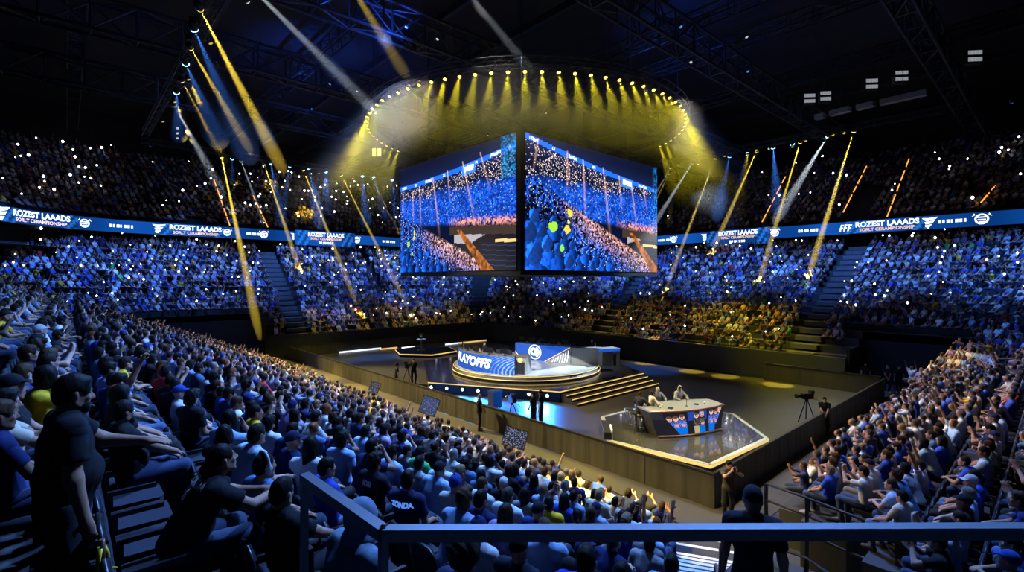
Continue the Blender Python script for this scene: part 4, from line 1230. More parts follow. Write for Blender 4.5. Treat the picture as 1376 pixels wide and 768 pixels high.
# ------------------------------------------------------------------ right desk: flat lit front with a round crest
P1, P2, P3 = np.array([25.75, 28.2]), np.array([27.0, 23.6]), np.array([28.2, 21.9])
rd = thing('team_desk', 'blue lit team desk with white round crest and slanted front', 'desk', (*P1, PZ))
L1 = np.linalg.norm(P2-P1); d1 = (P2-P1)/L1; n1 = np.array([d1[1], -d1[0]]); n1 = n1 if n1[0] < 0 else -n1
hd = 1.20
def flat_panel(name, parent, A, d, n, pts, mt, off=0.0, th=0.05, **kw):
    m = MB(); o = parent.location
    P = [(A[0]-o[0]+d[0]*s+n[0]*off, A[1]-o[1]+d[1]*s+n[1]*off, PZ-o[2]+z) for s, z in pts]
    B = [(p[0]-n[0]*th, p[1]-n[1]*th, p[2]) for p in P]; k = len(P)
    m.add(P+B, [tuple(range(k)), tuple(range(k, 2*k))[::-1]]+[(i, k+i, k+(i+1) % k, (i+1) % k) for i in range(k)])
    return m.build(name, mt, parent, **kw)
flat_panel('display_front', rd, P1, d1, n1, [(0.0, hd), (0.0, 0.55), (0.55, 0.05), (2.6, 0.0), (L1-0.1, hd*0.98), (L1-0.1, hd)], MATS['desk_led'], 0.02)
flat_panel('rear_panel', rd, P1, d1, n1, [(0.0, hd-0.03), (0.0, 0.0), (L1, 0.0), (L1, hd-0.03)], MATS['desk_dark'], -0.06)
for a, b in (((0.0, 0.55), (0.55, 0.05)), ((2.6, 0.0), (L1-0.1, hd*0.98))):
    m = MB(); m.bar((d1[0]*a[0]+n1[0]*0.03, d1[1]*a[0]+n1[1]*0.03, a[1]), (d1[0]*b[0]+n1[0]*0.03, d1[1]*b[0]+n1[1]*0.03, b[1]), 0.03, 0.05); m.build('edge_trim', MATS['led_peach'], rd, label='pale pink edge trim')
me = MB()
def ring2(cx, cz, r0, r1, sq=1.0, n=28, a0=0, a1=2*PI):
    A = [(cx+r0*sq*math.cos(a0+(a1-a0)*i/n), 0, cz+r0*math.sin(a0+(a1-a0)*i/n)) for i in range(n+1)]; B = [(cx+r1*sq*math.cos(a0+(a1-a0)*i/n), 0, cz+r1*math.sin(a0+(a1-a0)*i/n)) for i in range(n+1)]
    me.strip(B, A)
ring2(0, 0, 0.47, 0.545); ring2(-0.13, 0.02, 0.13, 0.30, 0.9); ring2(-0.02, 0, 0.25, 0.40, 1.0, 14, -1.2, 1.2); ring2(-0.24, 0, 0.30, 0.38, 1.0, 12, -0.8, 0.9)
s0 = 1.75
Mx = Matrix(((d1[0], n1[0], 0, d1[0]*s0+n1[0]*0.035), (d1[1], n1[1], 0, d1[1]*s0+n1[1]*0.035), (0, 0, 1, 0.64), (0, 0, 0, 1)))
obj('crest', me.mesh('crest', MATS['led_white']), rd, M=Mx, label='white round crest')
# patterned wing of the same desk
L2 = np.linalg.norm(P3-P2); d2 = (P3-P2)/L2; n2 = np.array([d2[1], -d2[0]]); n2 = n2 if n2[1] < 0 or n2[0] < 0 else -n2
flat_panel('side_wing', rd, P2, d2, n2, [(-0.02, hd), (-0.02, 0.0), (L2, 0.0), (L2, hd)], MATS['grey_box'], 0.0)
flat_panel('wedge_panel', rd, P1, d1, n1, [(2.75, 0.0), (L1-0.05, hd*0.95), (L1-0.05, 0.0)], MATS['grey_box'], 0.025)
for i in range(7):
    s = 3.35+0.2*i; zt = (s-2.75)/(L1-0.05-2.75)*hd*0.95
    m = MB(); A_ = [(s-0.14, 0.04), (s-0.05, zt*0.45), (s+0.0, max(zt-0.10, 0.05))]
    pts = [(d1[0]*q[0]+n1[0]*0.045, d1[1]*q[0]+n1[1]*0.045, q[1]) for q in A_]
    m.tube(pts, 0.028, 5); m.build('light_stripe', MATS['led_white'], rd)
m = MB(); o = np.array([*P1]); back = -n1*0.85
m.prism([P1-o, P2-o, P2-o+back, P1-o+back], hd-0.04, hd); m.prism([P2-o, P3-o, P3-o-n2*0.7, P2-o-n2*0.7], hd-0.04, hd); m.build('desk_top', MATS['desk_top'], rd)
for s in (0.1, L1/2, L1-0.1):
    m = MB(); c = P1-o+d1*s+back*0.9; m.cbox((c[0], c[1], hd/2-0.02), (0.06, 0.06, hd-0.04)); m.build('leg', MATS['black_metal'], rd)
# side pedestal right of it
c = np.array([28.75, 21.75])
rb = thing('side_pedestal', 'grey side pedestal with blue lit top beside the crest desk', 'pedestal', (*c, PZ), rotz=math.radians(-20))
m = MB(); m.box((-0.7, -0.45, 0), (0.75, 0.45, 1.0)); m.build('body', MATS['grey_box'], rb)
m = MB(); m.box((-0.72, -0.47, 1.0), (0.77, 0.47, 1.16)); m.build('lit_band', MATS['desk_led'], rb)
m = MB(); m.box((-0.75, -0.5, 1.16), (0.8, 0.5, 1.19)); m.build('top', MATS['desk_top'], rb)
m = MB(); m.box((0.2, -0.475, 0.0), (0.45, -0.455, 0.8)); m.build('door', MATS['desk_dark'], rb)

# ------------------------------------------------------------------ monitors on the team desks
def monitor(c, z, rz, label, group):
    t = thing('monitor', label, 'monitor', (*c, z), rz, group)
    m = MB(); m.box((-0.28, -0.02, 0.10), (0.28, 0.02, 0.43)); m.build('casing', MATS['screen_off'], t)
    m = MB(); m.box((-0.265, -0.026, 0.115), (0.265, -0.0205, 0.415)); m.build('screen', MATS['monitor_glow'], t)
    m = MB(); m.box((-0.02, 0.0, 0.0), (0.02, 0.03, 0.15)); m.box((-0.10, -0.06, 0.0), (0.10, 0.08, 0.012)); m.build('stand', MATS['black_metal'], t)
for i, a in enumerate((150, 165, 180, 195, 209)):
    r = math.radians(a); monitor(PC+np.array([math.cos(r), math.sin(r)])*(PR-0.62), PZ+1.185, r+PI/2+PI, f'black monitor on the PLAYOFFS desk, {ordw(i+1)} from its far end', 'monitors on the PLAYOFFS desk')
for i in range(5):
    cpt = P1+d1*(0.4+0.92*i)-n1*0.33; monitor(cpt, PZ+hd+0.005, math.atan2(n1[1], n1[0])-PI/2, f'black monitor on the crest desk, {ordw(i+1)} from its far end', 'monitors on the crest desk')

# ------------------------------------------------------------------ trophy island
TC = at_z(572, 470, 0.3)[:2]
ti = thing('trophy_stage', 'low six sided stage with gold edge holding the trophy stand', 'stage', (*TC, 0))
HT = [(3.1*math.cos(i*PI/3+0.15), 3.1*math.sin(i*PI/3+0.15)) for i in range(6)]
m = MB(); m.prism(HT, 0.0, 0.30); m.build('deck', MATS['gloss_black'], ti)
for i in range(6):
    m = MB(); a, b = np.array(HT[i]), np.array(HT[(i+1) % 6]); m.bar((*(a*1.004), 0.25), (*(b*1.004), 0.25), 0.05, 0.09); m.build('edge_light_strip', MATS['gold_strip'], ti, label='glowing gold edge strip')
tp = at_depth(566, 460, np.dot(TC, FWD))[:2]
ts = thing('trophy_stand', 'slim white pedestal table on the far small stage', 'pedestal', (*tp, 0.30))
m = MB(); m.lathe([(0.35, 0), (0.35, 0.04), (0.09, 0.07), (0.08, 0.95), (0.10, 0.98)], n=20); m.build('column', MATS['gold_trim'], ts)
m = MB(); m.lathe([(0.42, 0.98), (0.45, 1.0), (0.45, 1.06), (0.42, 1.08)], n=24); m.build('table_top', MATS['lettering_white'], ts)
tr = thing('trophy', 'small pale gold cup standing on the slim white pedestal', 'trophy', (*tp, 1.382))
m = MB(); m.lathe([(0.15, 0), (0.15, 0.06), (0.05, 0.10), (0.04, 0.2), (0.12, 0.28), (0.17, 0.42), (0.18, 0.55), (0.16, 0.55), (0.1, 0.35)], n=20); m.build('cup', MATS['gold_cup'], tr)
for sx in (-1, 1):
    m = MB(); m.tube([(sx*0.15, 0, 0.50), (sx*0.25, 0, 0.48), (sx*0.25, 0, 0.36), (sx*0.14, 0, 0.32)], 0.015, 6); m.build('handle', MATS['gold_cup'], tr)
# low light bars along the far barrier
for i, (px, py, L_, mt) in enumerate(((450, 471, 1.3, 'gold_strip'), (484, 470, 4.5, 'led_white'), (522, 467.5, 2.0, 'gold_strip'), (548, 466, 1.6, 'led_white'), (610, 461, 2.5, 'led_white'), (630, 459, 3.0, 'gold_strip'), (648, 457, 1.2, 'gold_strip'))):
    c = at_z(px, py, 0.1)
    t = thing('light_bar', f'low floor light bar before the far barrier, {ordw(i+1)} one counting from the left barrier', 'light', (c[0], c[1], 0), group='floor light bars at the far barrier')
    m = MB(); m.box((-L_/2, -0.08, 0), (L_/2, 0.08, 0.10)); m.build('housing', MATS['black_metal'], t)
    m = MB(); m.box((-L_/2+0.03, -0.095, 0.02), (L_/2-0.03, -0.0805, 0.16)); m.build('diffuser', MATS[mt], t)

# ------------------------------------------------------------------ commentators' island
CP = [(17.2, 8.45), (21.9, 8.25), (24.7, 10.9), (23.6, 14.6), (19.4, 15.0), (16.7, 12.6)]
cc = np.mean(CP, 0); CZ = 0.45
ci = thing('commentary_stage', 'angular glossy platform with gold edge carrying the commentary desk', 'stage', (*cc, 0))
CR = [(x-cc[0], y-cc[1]) for x, y in CP]
m = MB(); m.prism(CR, CZ-0.06, CZ); m.build('deck', MATS['gloss_deck'], ci)
m = MB(); m.prism([(x*0.975, y*0.975) for x, y in CR], 0, CZ-0.06); m.build('skirt', MATS['stage_fascia'], ci)
for i in range(6):
    a, b = np.array(CR[i]), np.array(CR[(i+1) % 6])
    m = MB(); m.bar((*(a*1.004), CZ-0.055), (*(b*1.004), CZ-0.055), 0.05, 0.11); m.build('edge_light_strip', MATS['gold_strip' if i in (0, 5) else 'grey_box'], ci)
    m = MB(); m.bar((*(a*0.985), CZ+0.006), (*(b*0.985), CZ+0.006), 0.16, 0.012); m.build('edge_plate', MATS['grey_box'], ci)
m = MB(); a, b = np.array(CR[5]), np.array(CR[4]); d = (b-a)/np.linalg.norm(b-a); m.bar((*(a+d*0.05), CZ+0.16), (*(a+d*1.9), CZ+0.16), 0.30, 0.30); m.build('end_block', MATS['desk_dark'], ci)
m = MB(); a = np.array(CR[5]); m.bar((*(a+d*0.02+np.array([0.17, -0.1])), CZ+0.2), (*(a+d*0.9+np.array([0.17, -0.1])), CZ+0.2), 0.05, 0.4); m.build('white_ramp', MATS['lettering_white'], ci)
# desk
D0 = at_z(876, 588, CZ)[:2]; D1 = at_z(970, 577, CZ)[:2]
dL = np.linalg.norm(D1-D0); dd = (D1-D0)/dL; dn = np.array([dd[1], -dd[0]]); db = -dn; DH = 1.14
cd = thing('commentary_desk', 'curved dark commentary desk showing a printed group of players', 'desk', (*D0, CZ))
def dcurve(s, bulge): # front line, slightly bowed towards the corner
    return dd*s+dn*(bulge*math.sin(PI*np.clip(s/dL, 0, 1)))
ns = 40; SS = np.linspace(0.25, dL-0.05, ns+1); ST = np.linspace(-0.12, dL+0.08, ns+1)
fb = [dcurve(s, 0.28) for s in SS]; ft = [dcurve(s, 0.30) for s in ST]
m = MB(); m.strip([(*p, 0.0) for p in fb], [(*(q*0.985), DH-0.06) for q in ft], True)
m.add([(*fb[0], 0), (*(fb[0]+db*1.0), 0), (*(ft[0]+db*1.15), DH-0.06), (*ft[0], DH-0.06)], [(0, 1, 2, 3)]); m.add([(*fb[-1], 0), (*(fb[-1]+db*1.0), 0), (*(ft[-1]+db*1.15), DH-0.06), (*ft[-1], DH-0.06)], [(3, 2, 1, 0)])
m.build('body', MATS['desk_dark'], cd)
m = MB(); top = [tuple(q+dn*0.05) for q in ft]+[tuple(q) for q in [ft[-1]+db*1.0+dd*0.05, ft[-1]*0.6+ft[0]*0.4+db*1.35, ft[0]+db*1.15]]
m.prism(top, DH-0.06, DH); m.build('desk_top', MATS['desk_top'], cd)
m = MB(); m.tube([(*(q+dn*0.05), DH-0.03) for q in ft], 0.045, 6); m.build('top_trim', MATS['copper_trim'], cd)
m = MB(); m.tube([(*(q+dn*0.03), 0.05) for q in fb], 0.04, 6); m.build('base_trim', MATS['copper_trim'], cd)
# printed lit front: eight players in jerseys, faces above blue and black bodies
W, H = 150, 60
r = np.random.default_rng(4)
X, Y = np.meshgrid((np.arange(W)+0.5)/W, (np.arange(H)+0.5)/H)
img = np.zeros((H, W, 3)); img[:] = (0.010, 0.010, 0.016)
def put(mask, c): img[mask] = c
for a, b in ((0.44, 0.54), (0.60, 0.72)): put((X > a) & (X < b) & (Y < 0.40), (0.015, 0.05, 0.30))
PL = [(0.20, 0.30), (0.28, 0.28), (0.36, 0.22), (0.56, 0.20), (0.64, 0.17), (0.80, 0.15), (0.88, 0.17), (0.95, 0.13)]
for i, (px, py) in enumerate(PL):
    blk = i in (3, 4); c = (0.02, 0.02, 0.03) if blk else (0.02, 0.07, 0.42)
    put((np.abs(X-px) < 0.055) & (Y > py+0.12) & (Y < 0.72), c)
    nz = (np.abs(X-px) < 0.05) & (Y > py+0.16) & (Y < 0.66) & (r.random((H, W)) < 0.25); img[nz] = (0.35, 0.35, 0.5) if not blk else (0.25, 0.20, 0.12)
    put((np.abs(X-px) < 0.05) & (Y >= 0.66) & (X > 0.22) & (X < 0.86), (0.0, 0.14, 0.62) if i not in (3,) else (0.42, 0.34, 0.18))
    put(((X-px-0.01)/0.028)**2+((Y-0.58)/0.07)**2 < 1 if i in (1, 2, 4, 5, 6) else (X < -1), (0.62, 0.28, 0.24))
    put(((X-px)/0.034)**2+((Y-py)/0.115)**2 < 1, (0.78, 0.46, 0.38)); put(((X-px)/0.034)**2+((Y-py+0.07)/0.06)**2 < 1, (0.10, 0.05, 0.035) if i not in (4, 7) else (0.55, 0.33, 0.27))
    put(((X-px)/0.022)**2+((Y-py-0.045)/0.016)**2 < 1, (0.35, 0.12, 0.10)); put((np.abs(np.abs(X-px)-0.013) < 0.005) & (np.abs(Y-py+0.005) < 0.012), (0.06, 0.03, 0.03))
put((X < 0.14) & (X > 0.0), (0.02, 0.02, 0.03))
cut = (X < 0.17+0.06*(Y-0.3)*3) & (Y > 0.3); img[cut] = (0.010, 0.010, 0.016); cut = (X > 0.99-0.14*(Y)) ; img[cut] = (0.010, 0.010, 0.016)
gx, gy = np.meshgrid(np.arange(W+1)/W, np.arange(H+1)/H)
V = []
for j in range(H+1):
    for i in range(W+1):
        u_, z_ = i/W, 1-j/H
        s = (0.25+(dL-0.30)*u_)*(1-z_)+(-0.12+(dL+0.20)*u_)*z_
        p = dcurve(0.25+(dL-0.30)*u_, 0.28)*(1-z_)+dcurve(-0.12+(dL+0.20)*u_, 0.30)*0.985*z_+dn*0.015
        V.append((p[0], p[1], 0.09+(DH-0.19)*z_))
i = np.arange(W*H); a = (i//W)*(W+1)+i % W
mesh = mesh_from('printed_front', np.array(V), np.stack([a, a+W+1, a+W+2, a+1], 1), [MATS['led_video']])
at = mesh.color_attributes.new('col', 'FLOAT_COLOR', 'CORNER'); c = np.ones((W*H*4, 4), np.float32); c[:, :3] = np.repeat(img.reshape(-1, 3), 4, 0); at.data.foreach_set('color', c.reshape(-1))
obj('printed_front', mesh, cd, label='lit front picture of players in blue and black jerseys')
# bar stools left of the desk
def stool(c, label):
    t = thing('bar_stool', label, 'stool', (*c, CZ+0.012))
    m = MB(); m.lathe([(0.17, 0.70), (0.19, 0.72), (0.19, 0.76), (0.16, 0.78)], n=20); m.build('seat', MATS['desk_dark'], t)
    for k in range(4):
        a = PI/4+k*PI/2; m = MB(); m.tube([(0.13*math.cos(a), 0.13*math.sin(a), 0.71), (0.21*math.cos(a), 0.21*math.sin(a), 0.0)], 0.014, 6); m.build('leg', MATS['chrome'], t)
    m = MB(); m.tube([(0.18*math.cos(a), 0.18*math.sin(a), 0.25) for a in np.linspace(0, 2*PI, 16, endpoint=False)], 0.012, 6, closed=True); m.build('foot_ring', MATS['chrome'], t)
for px, py, lb in ((852, 577, 'chrome bar stool left of the commentary desk, behind the black suit'), (862, 580, 'chrome bar stool left of the commentary desk, closest to its corner'), (845, 571, 'chrome bar stool left of the commentary desk, farthest from it')):
    stool(at_z(px, py, CZ)[:2], lb)
# small things on the commentary desk
for i, (s, bk, kind) in enumerate(((1.0, 0.35, 'tablet'), (1.9, 0.45, 'microphone'), (2.5, 0.55, 'tablet'), (2.9, 0.5, 'cup'), (0.6, 0.5, 'cup'))):
    c = D0+dd*s+db*(bk-0.25)
    if kind == 'tablet':
        m = MB(); m.box((-0.14, -0.1, 0), (0.14, 0.1, 0.012)); m.build('tablet', MATS['screen_off'], loc=(*c, CZ+DH+0.003), rotz=0.3, label=f'dark tablet lying on the commentary desk, {"left" if i == 0 else "right"} of the microphone', cat='tablet')
    elif kind == 'cup':
        m = MB(); m.lathe([(0.03, 0), (0.04, 0.10), (0.035, 0.10), (0.028, 0.01)], n=14); m.build('cup', MATS['lettering_white'], loc=(*c, CZ+DH+0.003), label=f'white cup on the commentary desk, at its {"right" if i == 3 else "left"} end', cat='cup')
    else:
        t = thing('microphone', 'small desk microphone on the commentary desk', 'microphone', (*c, CZ+DH+0.003)); m = MB(); m.lathe([(0.06, 0), (0.06, 0.015), (0.01, 0.02), (0.008, 0.2)], n=12); m.build('stand', MATS['black_metal'], t); m = MB(); m.sphere((0, 0, 0.22), 0.028, 10, 8); m.build('head', MATS['black_metal'], t)

# ------------------------------------------------------------------ floor equipment
def camera_rig(c, z0, rz, label):
    t = thing('broadcast_camera', label, 'camera', (*c, z0), rz)
    for k in range(3):
        a = PI/2+k*2*PI/3; m = MB(); m.tube([(0.05*math.cos(a), 0.05*math.sin(a), 1.05), (0.45*math.cos(a), 0.45*math.sin(a), 0.0)], 0.025, 6); m.build('tripod_leg', MATS['black_metal'], t)
    m = MB(); m.lathe([(0.06, 0), (0.09, 0.1), (0.07, 0.15)], (0, 0, 1.0), 12); m.build('pan_head', MATS['black_metal'], t)
    m = MB(); m.box((-0.11, -0.30, 1.15), (0.11, 0.25, 1.42)); m.build('body', MATS['black_metal'], t)
    m = MB(); m.lathe([(0.07, 0), (0.085, 0.22), (0.10, 0.25), (0.10, 0.34)], n=14); Mm = Matrix.Translation((0, 0.24, 1.29))@Matrix.Rotation(-PI/2, 4, 'X'); m.v = [tuple(Mm@Vector(v)) for v in m.v]; m.build('lens', MATS['screen_off'], t)
    m = MB(); m.box((-0.17, -0.30, 1.42), (0.05, -0.12, 1.58)); m.build('viewfinder', MATS['steel'], t)
    m = MB(); m.tube([(0.10, -0.25, 1.15), (0.16, -0.75, 1.02)], 0.014, 6); m.build('pan_bar', MATS['black_metal'], t)
camera_rig(at_z(1084, 566, 0)[:2], 0, 0.9, 'broadcast camera on tripod behind the right barrier')
camera_rig(at_z(688, 571, 0.0)[:2], 0, -0.3, 'broadcast camera on tripod in the blue light before the stage')
camera_rig(at_z(548, 516, 0.0)[:2], 0, -0.8, 'broadcast camera on tripod behind the left barrier far down')
# dark lectern beside the cameraman in the blue light
t = thing('equipment_case', 'black equipment case on the blue lit floor in front of the stage', 'case', at_z(665, 548, 0)); m = MB(); m.box((-0.3, -0.25, 0.06), (0.3, 0.25, 0.95)); m.build('body', MATS['black_metal'], t); m = MB(); m.box((-0.32, -0.27, 0.95), (0.32, 0.27, 1.02)); m.build('lid', MATS['steel'], t)
for sx in (-1, 1):
    for sy in (-1, 1):
        m = MB(); m.lathe([(0.035, 0), (0.035, 0.06)], (sx*0.22, sy*0.18, 0), 10); m.build('caster', MATS['black_metal'], t)
# tilted fan boards by the left barrier
def fan_board(px, py, z, w, h, rx, ry, rz, label, speck):
    c = at_z(px, py, z)
    Mx = Matrix.Translation(c)@Matrix.Rotation(rz, 4, 'Z')@Matrix.Rotation(rx, 4, 'X')@Matrix.Rotation(ry, 4, 'Y')
    t = thing('display_board', label, 'board', M=Mx)
    m = MB(); m.box((-w/2, -0.03, -h/2), (w/2, 0.02, h/2)); m.build('frame', MATS['black_metal'], t)
    r = np.random.default_rng(int(px)); W, H = 40, 30
    im = np.zeros((H, W, 3)); im[:] = (0.035, 0.05, 0.13) if not speck else (0.012, 0.014, 0.03)
    q = r.random((H, W)) < (0.3 if speck else 0.12); im[q] = np.array([0.25, 0.27, 0.4])*(0.2+0.9*r.random((q.sum(), 1)))
    obj('display', screen_mesh('display', im, (-w/2+0.03, -0.034, h/2-0.03), (w-0.06, 0, 0), (0, 0, -(h-0.06))), t)
    m = MB(); m.bar((0, 0.04, -h/2+0.1), (0.0, 0.45, -z/1.0-0.05), 0.05, 0.05); m.build('prop', MATS['black_metal'], t)
    return t
fan_board(577, 545, 0.95, 0.85, 0.85, -0.35, 0.32, -0.75, 'tilted pale blue display board standing at the left barrier', False)
fan_board(692, 588, 0.75, 0.95, 0.75, -0.45, 0.28, -0.70, 'tilted dark speckled display board at the foot of the left barrier', True)
fan_board(503, 521, 0.9, 0.6, 0.7, -0.3, 0.25, -0.8, 'small dark speckled display board farther down the left barrier', True)
for px in (500, 700): pass
m = MB(); pts = [at_z(x, y, 0.03) for x, y in ((566, 546), (600, 568), (640, 590), (675, 605), (740, 624), (830, 662), (930, 712))]; m.tube(pts, 0.03, 6); m.build('floor_cable', MATS['barrier_top'], label='long pale cable lying along the foot of the left barrier', cat='cable')

# ------------------------------------------------------------------ camera-side railing
rl = thing('guard_rail', 'blue grey metal guard rail in front of the viewer', 'railing', (1.03, 2.03, 4.9))
zt = 6.0-4.9
ctr = at_depth(515, 712, 2.2); far = at_depth(409, 637, 2.82); rt = at_depth(1520, 716, 2.22)
R0 = np.array([1.03, 2.03])
loc = lambda p: (p[0]-R0[0], p[1]-R0[1])
c0, c1, c2 = loc(ctr), loc(far), loc(rt)
m = MB(); m.bar((*c0, zt-0.025), (*c2, zt-0.025), 0.055, 0.055); m.build('top_bar', MATS['rail_metal'], rl)
m = MB(); m.bar((*c0, zt-0.025), (*c1, zt-0.025), 0.055, 0.055); m.build('side_bar', MATS['rail_metal'], rl)
for p in (c0, c1):
    m = MB(); m.bar((*p, -0.5), (*p, zt-0.05), 0.035, 0.035); m.build('post', MATS['rail_metal'], rl)
m = MB(); m.bar((c1[0]+0.02, c1[1]+0.02, -0.6), (c1[0]+0.02, c1[1]+0.02, zt-0.44), 0.06, 0.06); m.build('post_sleeve', MATS['black_metal'], rl)
m = MB(); m.lathe([(0.012, 0), (0.014, 0.008), (0.006, 0.014)], (c0[0], c0[1], zt+0.002), 12); m.build('bolt', MATS['chrome'], rl)
# black rails along the left edge of the near stand
def rail_run(name, label, pts, h, nbar=3, mt='black_metal', cat='railing', r=0.022, drop=0.03):
    o = np.array(pts[0]); t = thing(name, label, cat, o)
    P = [np.array(p)-o for p in pts]
    for p in P:
        m = MB(); m.bar((p[0], p[1], p[2]-drop), (p[0], p[1], p[2]+h), 0.06, 0.06); m.build('post', MATS[mt], t)
    for k in range(nbar):
        z = h*(1-k/nbar)
        m = MB(); m.tube([(p[0], p[1], p[2]+z) for p in P], r, 6); m.build('rail', MATS[mt], t)
rail_run('stand_railing', 'black three bar railing closing the left edge of the near stand', [(12.1, 4.6, 1.22), (11.95, 3.7, 1.22), (11.8, 2.9, 1.2), (11.7, 2.2, 1.2), (10.0, 1.6, 1.65), (7.7, 0.75, 2.1)], 1.15, r=0.03, drop=0.65)
rail_run('stand_railing', 'second black railing nearer to the stair, left of the three bar one', [(10.7, 4.6, 0.62), (10.3, 3.2, 0.9), (8.6, 1.9, 1.5), (6.6, 0.7, 2.0)], 1.0, 2)
m = MB(); m.prism([(9.9, 5.0), (12.4, 5.1), (12.4, 2.5), (9.7, 2.5)], -0.02, 0.60); struct('floor_side_landing', m, MATS['concrete'])
rail_run('stair_handrail', 'short grey handrail at the foot of the stair beside the left stand', [(11.3, 6.6, 0.05), (10.2, 6.0, 0.4)], 0.95, 1, 'rail_metal', r=0.03)
rail_run('stair_handrail', 'grey stair handrail in front of the dark capped person', [(9.6, 4.6, 0.5), (7.9, 3.7, 1.2)], 0.95, 1, 'rail_metal', r=0.03)
rail_run('stair_handrail', 'light edged rail rising below the guard rail at the stair', [(6.6, 1.3, 1.8), (5.0, 0.55, 2.5), (3.9, 0.05, 3.0)], 1.05, 1, 'rail_metal', r=0.03)
# banana like yellow foil thing on a stick, beside the standing man
b = at_depth(137, 742, 2.95)
t = thing('yellow_novelty', 'small peeled banana shaped yellow novelty on a pale stick', 'toy', (b[0], b[1], b[2]-0.45))
m = MB(); m.tube([(0, 0, left_z(0)+0.006-(b[2]-0.45)), (0, 0, 0.36)], 0.012, 8); m.build('stick', MATS['lettering_white'], t)
m = MB(); m.tube([(0, 0, 0.36), (0.005, 0, 0.46), (0.0, 0, 0.53)], 0.016, 8, r1=0.013); m.build('core', MATS['copper_trim'], t)
for a, ln in ((0.3, 1.0), (2.2, 0.8), (4.2, 0.9)):
    m = MB(); c, s = math.cos(a), math.sin(a); m.tube([(0.012*c, 0.012*s, 0.48), (0.028*c, 0.028*s, 0.43), (0.034*c, 0.034*s, 0.38), (0.04*c*ln, 0.04*s*ln, 0.34), (0.075*c*ln, 0.075*s*ln, 0.325)], 0.013, 6, r1=0.006); m.build('peel', MATS['yellow_foil'], t)
RINGP = 5000.0
# ------------------------------------------------------------------ roof steel and rigging trusses
def box_truss(label, p, q, w, h, r, step, mt='truss_metal', name='lighting_truss', group=None, lace=True):
    p, q = np.array(p, float), np.array(q, float); t = thing(name, label, 'truss', p, group=group)
    d = q-p; L = np.linalg.norm(d); d /= L
    a = np.cross([0, 0, 1.0], d); a /= np.linalg.norm(a); b = np.array([0, 0, 1.0])
    cor = [a*sx*w/2+b*sz*h/2 for sx, sz in ((-1, -1), (1, -1), (1, 1), (-1, 1))]
    for c in cor:
        m = MB(); m.tube([c, c+d*L], r, 6); m.build('chord', MATS[mt], t)
    if lace:
        m = MB(); n = int(L/step)
        for s in range(4):
            c0, c1 = cor[s], cor[(s+1) % 4]
            for i in range(n):
                x0, x1 = d*L*i/n, d*L*(i+1)/n
                m.tube([c0+x0, c1+x1] if (i+s) % 2 else [c1+x0, c0+x1], r*0.55, 4, caps=False)
                m.tube([c0+x0, c1+x0], r*0.55, 4, caps=False)
        m.build('lacing', MATS[mt], t)
    return t
TRZ = 18.35
box_truss('long lighting truss above the left stand', (4.5, 12, TRZ), (4.5, 47, TRZ), 0.4, 0.4, 0.03, 0.8)
box_truss('long lighting truss above the far end of the floor', (4.5, 49.5, TRZ), (43, 49.5, TRZ), 0.4, 0.4, 0.03, 0.8)
box_truss('long lighting truss above the front of the right stand', (43, 5, TRZ), (43, 49, TRZ), 0.4, 0.4, 0.03, 0.8)
for i, v in enumerate((5.7, 16.3, 27.0, 38.0, 49.5)):
    box_truss(f'dark roof girder spanning across the hall, {ordw(i+1)} from the near stand', (-10, v, 22.6), (74, v, 22.6), 1.1, 1.9, 0.10, 2.2, 'steel', 'roof_girder', 'roof girders across the hall')
for i, u in enumerate((0.5, 14.4, 31.0, 36.0, 46.0)):
    box_truss(f'narrow dark catwalk truss running along the hall, {ordw(i+1)} from the left stand', (u, -4, 24.3), (u, 74, 24.3), 0.9, 0.8, 0.06, 1.6, 'steel', 'catwalk_truss', 'catwalks along the hall')
for i, u in enumerate((8.0, 20.0, 25.5, 52.0, 58.0)):
    m = MB(); m.bar((0, 0, 0), (0, 80, 0), 0.3, 0.5); m.build('roof_beam', MATS['steel'], loc=(u, -5, 25.9), label=f'plain dark roof beam along the hall, {ordw(i+1)} from the left stand', cat='beam', group='roof beams along the hall')
# hanging speaker arrays and ducts near the roof
def flood(c, label):
    t = thing('flood_lamp', label, 'light', c, rotz=math.radians(-48), group='twin flood lamps under the roof')
    m = MB(); m.box((-0.45, -0.15, -0.1), (0.45, 0.25, 0.85)); m.build('housing', MATS['black_metal'], t)
    for z in (0.02, 0.46):
        m = MB()
        for k in range(4):
            m.box((-0.42+0.21*k, -0.19, z), (-0.24+0.21*k, -0.151, z+0.25))
        m.build('lamp_row', MATS['flood_white'], t)
    m = MB(); m.bar((0, 0.05, 0.85), (0, 0.05, 3.0), 0.06, 0.06); m.build('bracket', MATS['steel'], t)
for i, (px, py) in enumerate(((1087, 139), (1108, 136), (1170, 120), (1210, 110), (1308, 84))):
    c = at_z(px, py, 21.2); flood(c, f'twin row white flood lamp under the dark roof, {ordw(i+1)} from the video cube side')
for i, (pa, pb, z) in enumerate((((1096, 158), (1108, 155), 19.5), ((1116, 153), (1142, 146), 19.5), ((1152, 145), (1175, 139), 19.5), ((1183, 138), (1245, 124), 19.5))):
    a, b = at_z(*pa, z), at_z(*pb, z); t = thing('ceiling_duct', f'pale grey duct piece under the roof at the right, {ordw(i+1)} from the cube', 'duct', a, group='grey duct pieces'); d = b-a
    m = MB(); m.bar((0, 0, 0), d, 0.5, 0.35); m.build('duct_body', MATS['grey_box'], t); m = MB(); m.bar((*(d*0.5)[:2], d[2]*0.5+0.15), (*(d*0.5)[:2], 3.0), 0.04, 0.04); m.build('hanger_rod', MATS['steel'], t)

